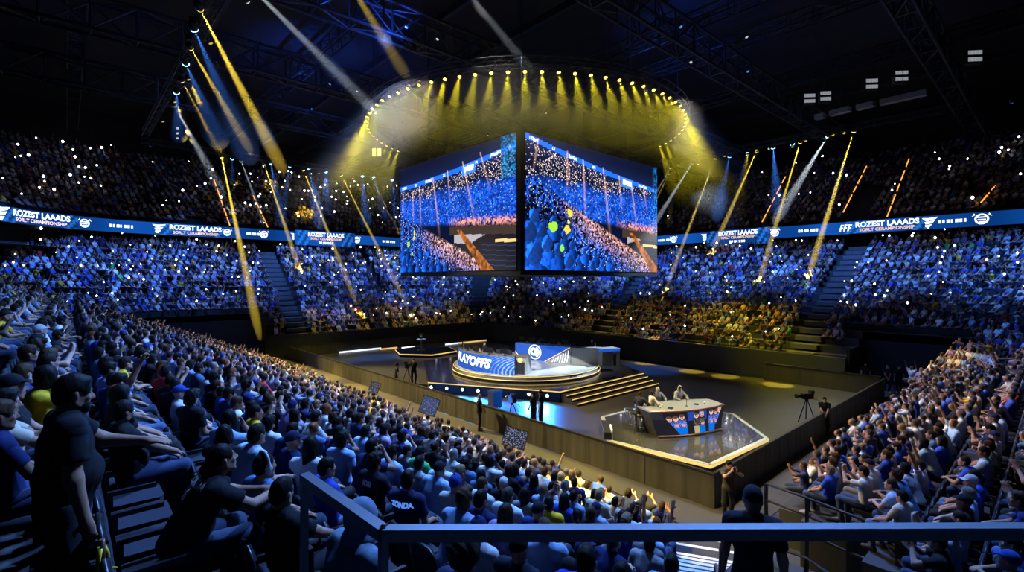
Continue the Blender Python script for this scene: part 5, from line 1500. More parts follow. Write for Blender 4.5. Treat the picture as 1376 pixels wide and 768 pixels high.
# ------------------------------------------------------------------ lamps
YEL, WHT, BLU = (1.0, 0.70, 0.06), (0.78, 0.88, 1.0), (0.06, 0.24, 1.0)
LENS = {'y': 'lens_yellow', 'w': 'lens_white', 'b': 'lens_blue'}
TINT = {'y': YEL, 'w': WHT, 'b': BLU}
CN = {'y': 'yellow', 'w': 'white', 'b': 'blue'}
def light(name, parent, M, color, power, half, blend=0.5, radius=0.05):
    l = bpy.data.lights.new(name, 'SPOT'); l.color = color; l.energy = power; l.spot_size = math.radians(2*half); l.spot_blend = blend; l.shadow_soft_size = radius
    o = bpy.data.objects.new(name, l); COL.objects.link(o); o.parent = parent; o.matrix_local = M
    return o
_mb = {}
def shared(key, fn):
    if key not in _mb: _mb[key] = fn()
    return _mb[key]
def head_mesh():
    m = MB(); m.lathe([(0.09, 0.42), (0.15, 0.38), (0.16, 0.12), (0.13, 0.02), (0.125, 0.0)], n=14); return m.mesh('head', MATS['black_metal'])
def lens_mesh(r, mt):
    m = MB(); m.lathe([(r, 0.0), (r*0.8, -0.025), (r*0.3, -0.04)], n=14); return m.mesh('lens', MATS[mt])
def yoke_mesh():
    m = MB(); m.box((-0.20, -0.05, -0.03), (-0.17, 0.05, 0.42)); m.box((0.17, -0.05, -0.03), (0.20, 0.05, 0.42)); m.box((-0.20, -0.05, 0.38), (0.20, 0.05, 0.42)); return m.mesh('yoke', MATS['black_metal'])
def base_mesh():
    m = MB(); m.box((-0.18, -0.14, 0.42), (0.18, 0.14, 0.58)); return m.mesh('base', MATS['black_metal'])
def beam_mesh(L, r0, half):
    m = MB(); n = 16; t = math.tan(math.radians(half))
    prof = [(0.004, -0.055), (r0, -0.06), (r0+t*L*0.3, -0.06-L*0.3), (r0+t*L*0.55, -0.06-L*0.55)]
    for q in (0.2, 0.4, 0.6, 0.75, 0.88, 0.96, 1.0):
        d = L*(0.55+0.45*q); prof.append((max((r0+t*d)*math.sqrt(max(1-q*q, 0)), 0.004), -0.06-d))  # far end tapered so the beam's light seems to fade out
    m.lathe(prof[::-1], n=n)
    m.sm = [False]*len(m.sm)
    return m
def moving_head(pos, target, c, power, half, L, label, group, haze='beam_haze', lens_r=0.13, blend=0.6, widen=1.15, r0=0.06):
    pos, target = np.array(pos, float), np.array(target, float)
    t = thing('moving_head_light', label, 'stage light', pos, group=group)
    R = frame_z(target-pos)
    yaw = math.atan2((target-pos)[1], (target-pos)[0])+PI/2
    obj('head', shared('head', head_mesh), t, M=R)
    obj('lens', shared(('lens', c, lens_r), lambda: lens_mesh(lens_r, LENS[c])), t, M=R)
    obj('yoke', shared('yoke', yoke_mesh), t, M=Matrix.Rotation(yaw, 4, 'Z')@Matrix.Translation((0, 0, -0.02)))
    obj('base', shared('base', base_mesh), t, M=Matrix.Rotation(yaw, 4, 'Z')@Matrix.Translation((0, 0, -0.02)))
    if L:
        m = beam_mesh(L, r0, half*widen); me = m.mesh('light_beam', MATS[haze]); b = obj('light_beam', me, t, M=R, label=f'hazy {CN[c]} beam')
        b['beam_len'] = float(L)
    if power:
        light('lamp', t, R@Matrix.Translation((0, 0, -0.05)), TINT[c], power, half, blend, 0.03)
    return t
KB = 90000.0
BEAMS = [  # start pixel, row, end pixel, depth at the end, colour, power, half angle
    ((269, 12), 'L', (382, 232), 44, 'y', 3.0, 1.7), ((256, 64), 'L', (338, 205), 46, 'y', 1.4, 1.4), ((244, 108), 'L', (305, 222), 50, 'y', 1.0, 1.0), ((234, 141), 'L', (300, 262), 50, 'w', 1.5, 1.8),
    ((298, 212), 'E', (350, 458), 44, 'y', 5.5, 1.9), ((324, 216), 'E', (362, 318), 60, 'w', 1.0, 1.6), ((355, 221), 'E', (404, 366), 54, 'y', 3.0, 1.8), ((408, 229), 'E', (480, 410), 52, 'y', 3.4, 1.6), ((459, 236), 'E', (546, 408), 55, 'y', 3.2, 1.5), ((500, 240), 'E', (540, 320), 62, 'y', 1.3, 1.0),
    ((1147, 177), 'R', (1086, 372), 43, 'y', 5.0, 1.8), ((1112, 183), 'R', (1040, 300), 52, 'w', 2.2, 2.8), ((1075, 192), 'R', (1018, 385), 46, 'y', 3.4, 1.7), ((1017, 203), 'R', (958, 335), 54, 'y', 2.8, 1.7), ((961, 213), 'R', (896, 385), 50, 'y', 3.6, 1.4), ((930, 219), 'R', (872, 312), 55, 'w', 1.8, 2.4), ((901, 225), 'R', (880, 262), 55, 'w', 0.8, 1.4), ((899, 233), 'R', (882, 268), 58, 'y', 0.7, 1.0)]
ROWN = {'L': 'truss over the left stand', 'E': 'truss over the far end', 'R': 'truss over the right stand'}
DIRW = {'L': 'from the camera', 'E': 'from the left', 'R': 'from the right'}
cnt = {}
for (s, row, e, Y, c, pw, half) in BEAMS:
    p = at_z(*s, 18.0); q = at_depth(*e, Y); L = np.linalg.norm(q-p)
    cnt[row, c] = cnt.get((row, c), 0)+1
    moving_head(p, q, c, KB*pw*(1.5 if c == 'y' else 0.75), half, min(L, 34), f'{CN[c]} beam spotlight on the {ROWN[row]}, {ordw(cnt[row, c])} {CN[c]} one {DIRW[row]}', 'beam spotlights on the '+ROWN[row], blend=0.8, widen=1.05)
# blue lamps: shorter and wider beams
for (s, row, e, Y, pw, half, L) in [((262, 41), 'L', (285, 95), 23, 1.1, 7, 7), ((250, 86), 'L', (275, 145), 28, 0.9, 7, 7), ((237, 124), 'L', (240, 180), 33, 0.7, 6, 6),
        ((364, 220), 'E', (372, 262), 47, 1.3, 7, 6), ((312, 213), 'E', (312, 240), 47, 0.3, 5, 4), ((389, 224), 'E', (384, 256), 48, 0.7, 7, 5), ((415, 227), 'E', (422, 262), 49, 1.2, 7, 6), ((438, 231), 'E', (440, 262), 49, 0.6, 7, 5), ((487, 237), 'E', (490, 275), 51, 1.4, 8, 6), ((502, 238), 'E', (512, 270), 52, 0.8, 7, 5), ((527, 242), 'E', (530, 275), 53, 1.0, 7, 5),
        ((1065, 194), 'R', (1078, 232), 41, 1.6, 8, 5), ((1039, 199), 'R', (1042, 238), 42, 1.8, 8, 6), ((1004, 205), 'R', (994, 258), 43, 2.0, 8, 7), ((980, 211), 'R', (972, 250), 45, 0.9, 7, 6)]:
    p = at_z(*s, 18.0); q = at_depth(*e, Y)
    cnt[row, 'b'] = cnt.get((row, 'b'), 0)+1
    moving_head(p, q, 'b', KB*pw*0.16, half, L, f'blue wash light on the {ROWN[row]}, {ordw(cnt[row, "b"])} blue one {DIRW[row]}', 'blue wash lights on the '+ROWN[row], 'wash_haze', 0.16, 0.9, 1.2, 0.12)
# three wide soft beams from lamps above the picture
for (s, Y0, e, Y1, c, pw, half, lb) in [((300, -55), 19, (520, 165), 34, 'w', 1.2, 2.2, 'high white spotlight near the roof sending a wide pale beam past the cube'), ((440, -70), 20, (548, 105), 34, 'y', 0.9, 2.4, 'high yellow spotlight near the roof with a faint amber beam'), ((580, -70), 20, (716, 98), 32, 'w', 0.55, 2.0, 'high white spotlight near the roof with a faint blue grey beam')]:
    p = at_depth(*s, Y0); q = at_depth(*e, Y1); moving_head(p, q, c, KB*pw, half, np.linalg.norm(q-p), lb, None, blend=1.0)

# ring of yellow lamps
RC, RR, RZ = np.array([26.0, 27.4]), 11.6, 18.1
rt_ = thing('ring_truss', 'large circular truss above the video cube carrying yellow lamps', 'truss', (*RC, RZ))
for r, z in ((RR-0.25, 0.30), (RR+0.25, 0.30), (RR-0.25, 0.75), (RR+0.25, 0.75)):
    m = MB(); m.tube([(r*math.cos(a), r*math.sin(a), z) for a in np.linspace(0, 2*PI, 96, endpoint=False)], 0.03, 5, closed=True); m.build('chord', MATS['truss_metal'], rt_)
m = MB()
for i in range(96):
    a, b = 2*PI*i/96, 2*PI*(i+1)/96
    P = lambda r, ang, z: (r*math.cos(ang), r*math.sin(ang), z)
    m.tube([P(RR-0.25, a, 0.3), P(RR-0.25, b, 0.75)], 0.015, 4, caps=False); m.tube([P(RR+0.25, a, 0.3), P(RR+0.25, b, 0.75)], 0.015, 4, caps=False); m.tube([P(RR-0.25, a, 0.3), P(RR+0.25, b, 0.3)], 0.015, 4, caps=False)
m.build('lacing', MATS['truss_metal'], rt_)
for k in range(6):
    a = k*PI/3+0.3; m = MB(); m.tube([(RR*math.cos(a), RR*math.sin(a), 0.75), (RR*math.cos(a), RR*math.sin(a), 8.9)], 0.03, 5); m.build('hanging_cable', MATS['steel'], rt_)
def par_body():
    m = MB(); m.lathe([(0.07, 0.26), (0.11, 0.22), (0.115, 0.0)], n=12); return m.mesh('body', MATS['black_metal'])
def par_clamp():
    m = MB(); m.box((-0.13, -0.02, 0.0), (-0.115, 0.02, 0.30)); m.box((0.115, -0.02, 0.0), (0.13, 0.02, 0.30)); m.box((-0.13, -0.02, 0.28), (0.13, 0.02, 0.30)); return m.mesh('bracket', MATS['black_metal'])
NR = 81; ri = 0
acam = math.atan2(-RC[1], -RC[0])
for i in range(NR):
    a = acam+2*PI*(i-NR//2)/NR
    d = np.array([math.cos(a), math.sin(a)]); p = np.array([*(RC+d*RR), RZ])
    px, py, Y = proj(p)
    if Y > 38.5 and 540 < px < 882: continue
    ri += 1
    t = thing('ring_lamp', f'small yellow lamp on the ring truss, {ordw(ri)} of the lit ones going round', 'stage light', p, group='yellow lamps of the ring truss')
    off = 0.42
    R = frame_z((d[0]*off, d[1]*off, -1))
    obj('body', shared('par', par_body), t, M=R); obj('lens', shared('parlens', lambda: lens_mesh(0.10, 'lens_yellow')), t, M=R); obj('bracket', shared('parclamp', par_clamp), t, M=Matrix.Rotation(a, 4, 'Z'))
    light('lamp', t, R@Matrix.Translation((0, 0, -0.06)), (1.0, 0.84, 0.02), RINGP, 13, 0.9, 0.03)
m = MB(); m.lathe([(20.5, 7.5), (18.2, 12.0), (15.0, 16.2), (12.2, 18.35), (11.0, 18.35), (10.8, 15.9)], n=64, caps=False)
V = m.v; k = 6; F = m.f[:]
F += [(5*64+j, 5*64+(j+1) % 64, (j+1) % 64, j) for j in range(64)]
hz = obj('lamp_haze', mesh_from('lamp_haze', np.array(V), F, [MATS['ring_haze']], True), None, (RC[0], RC[1], 0), label='yellow lit haze hanging under the ring of lamps', cat='haze', kind='stuff')

# ------------------------------------------------------------------ wash lamps that light stands, floor and stage
for nm_, c_ in (('wash_blue', (0.15, 0.4, 1, 1)), ('wash_yellow', (1, 0.7, 0.1, 1)), ('wash_white', (0.9, 0.92, 1, 1))): mat(nm_, c_, emit=c_, strength=0.6, noise=0.02, sample_light=False)
wc = {}
def wash(pos, target, color, power, half, where, cn, blend=0.7):
    wc[where, cn] = wc.get((where, cn), 0)+1
    t = thing('par_lamp', f'{cn} par lamp in the rig aimed at the {where}, {ordw(wc[where, cn])} of them', 'stage light', pos, group=f'{cn} par lamps for the {where}')
    R = frame_z(np.array(target, float)-np.array(pos, float))
    obj('body', shared('par', par_body), t, M=R); obj('bracket', shared('parclamp', par_clamp), t)
    obj('lens', shared(('wl', cn), lambda: lens_mesh(0.09, {'blue': 'wash_blue', 'yellow': 'wash_yellow'}.get(cn, 'wash_white'))), t, M=R)
    light('lamp', t, R@Matrix.Translation((0, 0, -0.06)), color, power, half, blend, 0.08)
CB = (0.17, 0.38, 1.0); CLB = (0.085, 0.26, 1.0); CY = (1.0, 0.68, 0.05); CW = (1.0, 0.93, 0.82); CCW = (0.72, 0.85, 1.0)
WB = 9000.0
for v in (2, 12, 22, 32, 42): wash((42.4, v, 17.8), (49.5, v, 6.6), CLB, WB*1.5, 31, 'right stand', 'blue')
for u in (-3, 8, 19, 30, 40): wash((max(u, 5), 48.8, 17.8), (u, 55.5, 5.5), CLB, WB*1.4, 33, 'end stand', 'blue')
for v, s in ((6, 3.0), (15, 2.8), (25, 1.9), (36, 1.3)): wash((14.4, v, 21.5), (4.0, v+0.5, 3.5), CB, WB*s, 34, 'left stand', 'blue')
wash((9.0, 12.0, 18.5), (1.0, 4.6, 4.9), CB, WB*1.1, 26, 'rows nearest the viewer', 'blue')
for u in (17, 25, 34): wash((u+1, 14.5, 21.5), (u, 2.0, 2.0), CLB, WB*1.3, 30, 'near stand', 'blue')
for u in (19, 30): wash((u, 12.5, 21.5), (u, 3.6, 1.5), (1.0, 0.85, 0.62), WB*1.5, 22, 'near stand', 'warm')
for v in (15, 25, 36): wash((16.5, v, 21.5), (8.5, v+1, 1.4), (1.0, 0.82, 0.62), WB*1.0, 26, 'left stand front', 'warm')
for v, s in ((18, 1.0), (22.5, 1.2), (27, 1.0), (31, 0.9), (14.5, 0.8)): wash((43.4, v, 17.8), (39.8, v, 2.4), CY, WB*0.55*s, 15, 'right stand front', 'yellow')
for u, s in ((18.5, 0.7), (22, 0.8), (27, 0.9), (31, 0.7), (35, 0.5)): wash((u, 49.0, 17.6), (u, 48.9, 1.8), CY, WB*1.1*s, 9, 'end stand front', 'yellow')
for u, v, s in ((11.2, 8.4, 5.0), (12.2, 26, 0.8), (12.6, 31.5, 1.2), (13, 36, 1.2), (12.6, 41, 0.8)): wash((4.9, v, 17.9), (u, v, 0.9), CY, WB*(2.0 if v < 10 else 5.0)*s, 5.5, 'left stand walkway', 'yellow', 0.5)
for v in (14, 24, 34): wash((5.6+v*0.02, 40+v*0.15, 17.9), (14.6, v, 0.5), (1.0, 0.74, 0.25), WB*6.5, 17, 'left barrier', 'amber')
wash((1.0, 14.0, 23.4), (14.6, 9.0, 0.5), (1.0, 0.74, 0.25), WB*4.5, 12, 'left barrier', 'amber')
for u, v, s in ((36.7, 23.7, 1), (36.2, 19.3, 1), (36.1, 16.6, 0.8), (35.9, 12.9, 1.2)): wash((42.7, v+0.4, 17.9), (u, v, 0.0), CY, WB*6.0*s, 3.0, 'pool by right stand', 'yellow', 0.25)
for u in (27, 34): wash((42.5, 8+0.1*u, 17.9), (u+2.5, 4.2, 1.8), CY, WB*5.0, 6.5, 'near stand front', 'yellow')
wash((42.6, 16.0, 17.8), (26.0, 25.5, 1.0), CCW, WB*10.0, 13, 'stage', 'white'); wash((5.2, 21.0, 17.8), (24.5, 26.0, 1.0), CW, WB*4.0, 13, 'stage', 'white')
wash((22.0, 5.9, 21.4), (20.6, 12.2, 1.5), CW, WB*2.2, 11, 'commentary desk', 'white'); wash((30.5, 16.3, 21.4), (20.8, 12.0, 1.5), CW, WB*1.0, 12, 'commentary desk', 'white')
wash((31, 38, 21.4), (27, 41, 0.3), CW, WB*0.8, 14, 'trophy stage', 'white'); wash((14.4, 20, 21.6), (24, 14.5, 0), (1.0, 0.9, 0.78), WB*0.2, 30, 'open floor', 'white'); wash((31, 30, 21.6), (33, 17, 0), (0.9, 0.92, 1.0), WB*0.2, 28, 'open floor', 'white'); wash((20, 40, 21.6), (19, 40, 0), (0.9, 0.92, 1.0), WB*0.25, 26, 'open floor', 'white')
for v in (20, 38): wash((46, v, 23.5), (60, v-6, 15), (0.25, 0.40, 1.0), WB*0.035, 40, 'upper stand', 'blue')
for u in (2, 20): wash((u+6, 46, 23.5), (u, 66, 15.5), (0.25, 0.40, 1.0), WB*0.035, 40, 'upper stand', 'blue')
wash((43.3, 29.0, 17.8), (35.6, 22.5, 0.3), (0.05, 0.22, 1.0), WB*1.6, 9, 'floor edge', 'blue')
# added blue uplights, a low fill for the closed dark roof
for p, q, s in (((14.4, 24, 20.5), (10, 30, 27), 1.0), ((14.4, 40, 20.5), (18, 44, 27), 1.0), ((31, 20, 20.5), (36, 18, 27), 0.5)): wash(p, q, (0.03, 0.12, 1.0), WB*0.3*s, 60, 'roof as added fill', 'blue')
# blue light of the floor lamps in the stage skirt
for i, f in enumerate(FOOT):
    l = bpy.data.lights.new('footlight_glow', 'SPOT'); l.color = (0.008, 0.20, 1.0); l.energy = 4500; l.spot_size = math.radians(150); l.spot_blend = 1.0; l.shadow_soft_size = 0.08
    o = bpy.data.objects.new('footlight_glow', l); COL.objects.link(o); o.matrix_world = Matrix.Translation((f[0], f[1], 0.42))@frame_z((-0.866, -0.5, -0.22))
# amber step lights up the aisles of the upper stand
def step_lights(a, b, n, label):
    t = thing('aisle_light_strip', label, 'light', a, group='amber aisle lights of the upper stand'); d = b-a
    m = MB(); m.bar((0, 0, -0.05), (d[0], d[1], d[2]-0.05), 0.06, 0.06); m.build('channel', MATS['black_metal'], t)
    for (a_, b_) in ((0.0, 0.16), (0.19, 0.34), (0.40, 0.52), (0.58, 0.76), (0.83, 0.98)):
        m = MB(); m.bar(d*a_, d*b_, 0.07, 0.07); m.build('led_segment', MATS['amber_led'], t)
for i, (p0, p1, ya, yb) in enumerate((((309, 303), (287, 240), 47, 53), ((360, 305), (340, 262), 52, 57), ((1024, 298), (1056, 236), 50, 55), ((1133, 285), (1165, 222), 47, 53), ((1192, 291), (1222, 212), 43, 50), ((1318, 272), (1341, 245), 41, 45))):
    step_lights(at_depth(*p0, ya), at_depth(*p1, yb), 26, f'amber row of step lights in the upper stand, {ordw(i+1)} counted from the left')
# green exit signs
for i, (px, py, Y) in enumerate(((99, 308, 46), (1172, 271, 53), (1241, 457, 34.5), (315, 288, 62))):
    c = at_depth(px, py, Y); t = thing('exit_sign', ['green lit exit sign under the left ribbon screen', 'green lit exit sign in the upper right stand doorway', 'small green exit sign on the dark portal wall at right', 'small green exit sign in the far upper left stand'][i], 'sign', c, rotz=math.radians(-48))
    m = MB(); m.box((-0.45, -0.05, -0.2), (0.45, 0.05, 0.2)); m.build('box', MATS['black_metal'], t); m = MB(); m.box((-0.40, -0.062, -0.15), (0.40, -0.052, 0.15)); m.build('lit_face', MATS['exit_green'], t)

# twin yellow blinder hanging left of the cube
c = at_depth(507, 205, 40); t = thing('blinder_lamp', 'small twin yellow blinder lamp hanging left of the video cube', 'stage light', c, rotz=math.radians(-48))
for dx in (-0.22, 0.22):
    m = MB(); m.box((dx-0.16, -0.1, -0.35), (dx+0.16, 0.1, 0.35)); h_ = m.build('housing', MATS['black_metal'], t)
    m = MB(); m.box((dx-0.12, -0.115, -0.30), (dx+0.12, -0.102, 0.30)); m.build('lens', MATS['lens_yellow'], t)
m = MB(); m.tube([(0, 0, 0.35), (0, 0, 27-c[2])], 0.02, 5); m.build('hanging_rod', MATS['steel'], t)
# ------------------------------------------------------------------ poses
def A(h, pole=None, palm=(0, 0, -1), curl=0.5, d=None):
    a = {'hand': h, 'palm': palm, 'curl': curl}
    if pole is not None: a['pole'] = pole
    if d is not None: a['dir'] = d
    return a
LAPL, LAPR = A((-0.13, 0.33, 0.635)), A((0.13, 0.33, 0.635))
POSES = {
 'lap': dict(lean=-0.10, arml=LAPL, armr=LAPR, pitch=0.05),
 'lapturn': dict(lean=-0.05, turn=0.30, yaw=0.35, arml=LAPL, armr=A((0.10, 0.30, 0.64)), seed=2),
 'elbows': dict(lean=0.42, arml=A((-0.05, 0.52, 0.70), (-1, -0.3, -0.6)), armr=A((0.05, 0.52, 0.72), (1, -0.3, -0.6)), pitch=0.25, yaw=0.2, seed=3),
 'clap': dict(lean=0.08, arml=A((-0.035, 0.36, 1.02), (-1, -0.2, -0.8), (1, 0, 0), 0.1, (0.1, 0.5, 0.85)), armr=A((0.035, 0.36, 1.02), (1, -0.2, -0.8), (-1, 0, 0), 0.1, (-0.1, 0.5, 0.85)), pitch=0.08, yaw=0.15, seed=4),
 'fist': dict(lean=0.02, arml=LAPL, armr=A((0.26, 0.22, 1.52), (1, -0.4, -0.3), (0, 1, 0), 1.6), pitch=0.12, side=-0.06, seed=5),
 'bothup': dict(lean=0.05, arml=A((-0.30, 0.20, 1.56), (-1, -0.3, -0.2), (0, 1, 0), 0.2), armr=A((0.28, 0.22, 1.58), (1, -0.3, -0.2), (0, 1, 0), 0.2), pitch=0.15, seed=6),
 'phone': dict(lean=0.02, arml=A((-0.05, 0.40, 1.10), (-1, -0.2, -0.9), (0.6, -0.6, 0.2), 0.9, (0.1, 0.3, 1)), armr=A((0.06, 0.40, 1.10), (1, -0.2, -0.9), (-0.6, -0.6, 0.2), 0.9, (-0.1, 0.3, 1)), pitch=0.02, seed=7),
 'crossed': dict(lean=-0.12, arml=A((0.10, 0.23, 0.90), (-1, 0.1, -0.6), (0, -1, 0), 0.7), armr=A((-0.10, 0.26, 0.86), (1, 0.1, -0.6), (0, -1, 0), 0.7), yaw=-0.2, seed=8),
 'chin': dict(lean=0.30, arml=LAPL, armr=A((0.04, 0.36, 1.06), (1, 0.2, -1), (-0.3, -1, 0), 1.2, (-0.2, -0.2, 1)), pitch=0.10, yaw=0.35, seed=9),
 'stand': dict(seated=False, lean=0.02, arml=A((-0.27, 0.06, 0.80), (-0.5, -1, 0), (1, 0, 0)), armr=A((0.27, 0.08, 0.80), (0.5, -1, 0), (-1, 0, 0)), seed=10),
 'standclasp': dict(seated=False, lean=-0.01, arml=A((-0.03, 0.24, 0.92), (-1, -0.5, 0), (0.3, -1, 0), 0.8), armr=A((0.03, 0.26, 0.93), (1, -0.5, 0), (-0.3, -1, 0), 0.8), seed=11),
 'standphoto': dict(seated=False, lean=0.03, arml=A((-0.09, 0.30, 1.52), (-1, 0, -0.8), (1, 0, 0.2), 0.9, (0.3, 0.3, 1)), armr=A((0.09, 0.30, 1.52), (1, 0, -0.8), (-1, 0, 0.2), 0.9, (-0.3, 0.3, 1)), seed=12),
 'standdesk': dict(seated=False, lean=0.12, arml=A((-0.20, 0.42, 1.13), (-1, -0.3, -0.5), (0, 0, -1), 0.2), armr=A((0.20, 0.42, 1.13), (1, -0.3, -0.5), (0, 0, -1), 0.2), pitch=-0.15, long_sleeve=True, loose=0.03, seed=13),
 # figures close to the viewer
 'bigman': dict(fine=True, seated=False, lean=0.04, bulk=1.12, belly=0.05, loose=0.028, arml=A((-0.06, 0.44, 1.20), (-1, -0.2, -0.7), (0, 0, -1), 0.25), armr=A((0.30, 0.08, 0.83), (0.6, -1, 0), (-1, 0, 0), 0.5), yaw=0.15, pitch=-0.10, stance=0.13, seed=14),
 'nearlap': dict(fine=True, lean=-0.16, bulk=1.08, belly=0.035, loose=0.024, arml=A((-0.06, 0.34, 0.66), (-1, -0.4, -0.4)), armr=A((0.06, 0.38, 0.68), (1, -0.4, -0.4)), yaw=0.25, pitch=0.02, seed=15),
 'nearlean': dict(fine=True, lean=0.50, bulk=1.10, belly=0.03, loose=0.028, arml=A((-0.02, 0.62, 0.78), (-1, -0.3, -0.5), (0.5, 0, 0.6), 0.9), armr=A((0.08, 0.66, 0.78), (1, -0.4, -0.5), (-0.5, 0, 0.6), 0.9), yaw=0.1, pitch=0.22, seed=16),
 'slump': dict(fine=True, lean=0.28, bulk=1.08, belly=0.03, loose=0.026, arml=LAPL, armr=A((0.14, 0.45, 0.65)), yaw=0.3, pitch=0.10, seed=17),
}
for nm, p in POSES.items(): p.setdefault('seated', True)
TPL = {}
def tpl(nm):
    if nm not in TPL:
        TPL[nm] = pose_meshes(POSES[nm], 0.0085)
    return TPL[nm]
HAIRM = {}
def hairm(kind):
    if kind not in HAIRM:
        v, q = hair_mesh(kind)
        HAIRM[kind] = thin(mesh_from({'cap': 'cap', 'beanie': 'beanie', 'hood': 'hood', 'beard': 'beard', 'headphones': 'headphones'}.get(kind, 'hair'), v, q, [MATS['cloth' if kind in ('cap', 'beanie', 'hood') else ('shoe' if kind == 'headphones' else 'hair')]], True), 0.25)
    return HAIRM[kind]
HAIRC = [(0.010, 0.008, 0.007), (0.012, 0.009, 0.008), (0.03, 0.017, 0.010), (0.06, 0.032, 0.015), (0.20, 0.13, 0.07), (0.16, 0.15, 0.14), (0.20, 0.06, 0.02)]
SKINC = [(0.44, 0.25, 0.17), (0.38, 0.20, 0.13), (0.32, 0.16, 0.10), (0.22, 0.11, 0.065), (0.10, 0.05, 0.03), (0.50, 0.31, 0.23)]
SHIRTS = [('white', (0.62, 0.64, 0.68), 22), ('pale blue', (0.30, 0.45, 0.72), 13), ('royal blue', (0.025, 0.08, 0.48), 13), ('navy', (0.012, 0.022, 0.10), 13), ('black', (0.010, 0.010, 0.013), 17), ('grey', (0.22, 0.23, 0.26), 9), ('yellow', (0.75, 0.48, 0.02), 2.5), ('green', (0.03, 0.38, 0.10), 0.8), ('red', (0.42, 0.02, 0.03), 1.2), ('lilac', (0.42, 0.30, 0.58), 1.5), ('cream', (0.55, 0.48, 0.36), 4), ('denim blue', (0.08, 0.16, 0.32), 4)]
SW = np.array([s[2] for s in SHIRTS], float); SW /= SW.sum()
HAIRS = [('short', 'short hair', 46), ('wavy', 'wavy hair', 12), ('buzz', 'cropped hair', 10), ('cap', 'a cap', 12), ('long', 'long hair', 9), ('bob', 'bobbed hair', 4), ('tail', 'a ponytail', 4), ('bun', 'a hair bun', 2), ('beanie', 'a beanie', 2)]
HW = np.array([h[2] for h in HAIRS], float); HW /= HW.sum()
CAPC = [(0.01, 0.01, 0.014), (0.012, 0.02, 0.09), (0.5, 0.5, 0.52), (0.02, 0.06, 0.3)]
TROU = [(0.02, 0.03, 0.07), (0.03, 0.05, 0.12), (0.010, 0.010, 0.012), (0.08, 0.13, 0.24), (0.14, 0.13, 0.11)]
SHOEC = [(0.5, 0.5, 0.5), (0.02, 0.02, 0.02), (0.3, 0.3, 0.32)]
NP = 0
def person(pos, rz, pose, label, group=None, shirt=(0.5, 0.5, 0.5), skin=0, hair='short', hairc=(0.012, 0.01, 0.009), trousers=(0.02, 0.03, 0.07), shoes=(0.3, 0.3, 0.3), scale=1.0, extra=(), capc=None):
    global NP
    T = tpl(pose); NP += 1
    r = obj('person', T['body'], None, pos, rz, label=label, cat='person', group=group, color=SKINC[skin] if isinstance(skin, int) else skin, scale=scale)
    obj('shirt', T['shirt'], r, color=shirt); obj('trousers', T['trousers'], r, color=trousers); obj('shoe', T['shoel'], r, color=shoes); obj('shoe', T['shoer'], r, color=shoes)
    hs = [hair] if isinstance(hair, str) else list(hair)
    for h in hs:
        if h == 'none': continue
        me = hairm(h)
        obj(me.name.split('.')[0], me, r, M=T['HM'], color=(capc or CAPC[0]) if h in ('cap', 'beanie') else (shirt if h == 'hood' else ((0.6, 0.6, 0.62) if h == 'headphones' else hairc)))
    return r
from mathutils.bvhtree import BVHTree
def print_on(r, pose, body, size, z, x=0.0, front=False, mt='lettering_white', yaw=0.0, shear=0.0, label=None):
    """lettering laid onto the back (or chest) of the shirt"""
    T = tpl(pose); me = T['shirt']
    bv = BVHTree.FromPolygons([v.co for v in me.vertices], [tuple(p.vertices) for p in me.polygons])
    tm = text_mesh(body, size, 0, shear, 0.004, 1.0); V, F = mesh_arrays(tm)
    J = T['J']; R = J['Rt']; base = J['pelvis']+J['sp']*z
    out = []
    s = 1 if front else -1
    lasth = None
    for v in V:
        xx = v[0]*(-s)+x; 
        o = base+R[:, 0]*xx+R[:, 2]*v[1]+R[:, 1]*s*0.6
        h = bv.ray_cast(Vector(o), Vector(-s*R[:, 1]))
        d = np.array(h[0]) if h[0] is not None else (lasth if lasth is not None else base+R[:, 1]*s*0.15)
        p = base+R[:, 0]*xx+R[:, 2]*v[1]+R[:, 1]*(np.dot(d-base, R[:, 1])+s*0.006); lasth = d
        out.append(p)
    return obj('lettering', mesh_from('lettering', np.array(out), F, [MATS[mt]]), r, label=label)
# ------------------------------------------------------------------ figures near the viewer
TAKEN = []   # (u, v) of hand placed figures: the seat filling keeps clear of them
def left_seat(px, k, du=0.0):
    u = left_u(k)+du; v = at_u(px, u); TAKEN.append((u, v, 0.46)); return np.array([u, v, left_z(k)+0.004])
RL = -PI/2
B, NV, WH, LB, RB_, GR = (0.010, 0.010, 0.013), (0.010, 0.018, 0.085), (0.62, 0.64, 0.68), (0.30, 0.45, 0.72), (0.03, 0.09, 0.52), (0.22, 0.23, 0.26)
HERO = []
def hero(*a, **k): HERO.append(a[0][:2] if False else tuple(a[0][:2])); return person(*a, **k)
TAKEN.append((0.0, 4.62, 0.5))
p = at_depth(84, 500, 3.42); hero((p[0], p[1], left_z(0)+0.004), RL+0.1, 'bigman', 'standing person in black tee with dark hair and short beard, hand on the next shoulder', shirt=(0.008, 0.008, 0.010), hair=('short', 'beard'), skin=1, trousers=(0.012, 0.013, 0.022), scale=1.09)
hero(left_seat(176, 0), RL+0.12, 'nearlap', 'seated bearded person in black tee with pale shoulder stripe beside the standing person', shirt=B, hair=('short', 'beard'), skin=1, trousers=(0.03, 0.05, 0.12), scale=1.0)
r = hero(left_seat(238, 0, 0.12), RL+0.05, 'nearlean', 'person with ponytail in black lettered jersey leaning forward over folded hands', shirt=(0.008, 0.008, 0.011), hair='tail', skin=1, trousers=(0.03, 0.05, 0.10))
print_on(r, 'nearlean', 'ZONDA', 0.085, 0.46); print_on(r, 'nearlean', '6', 0.13, 0.36)
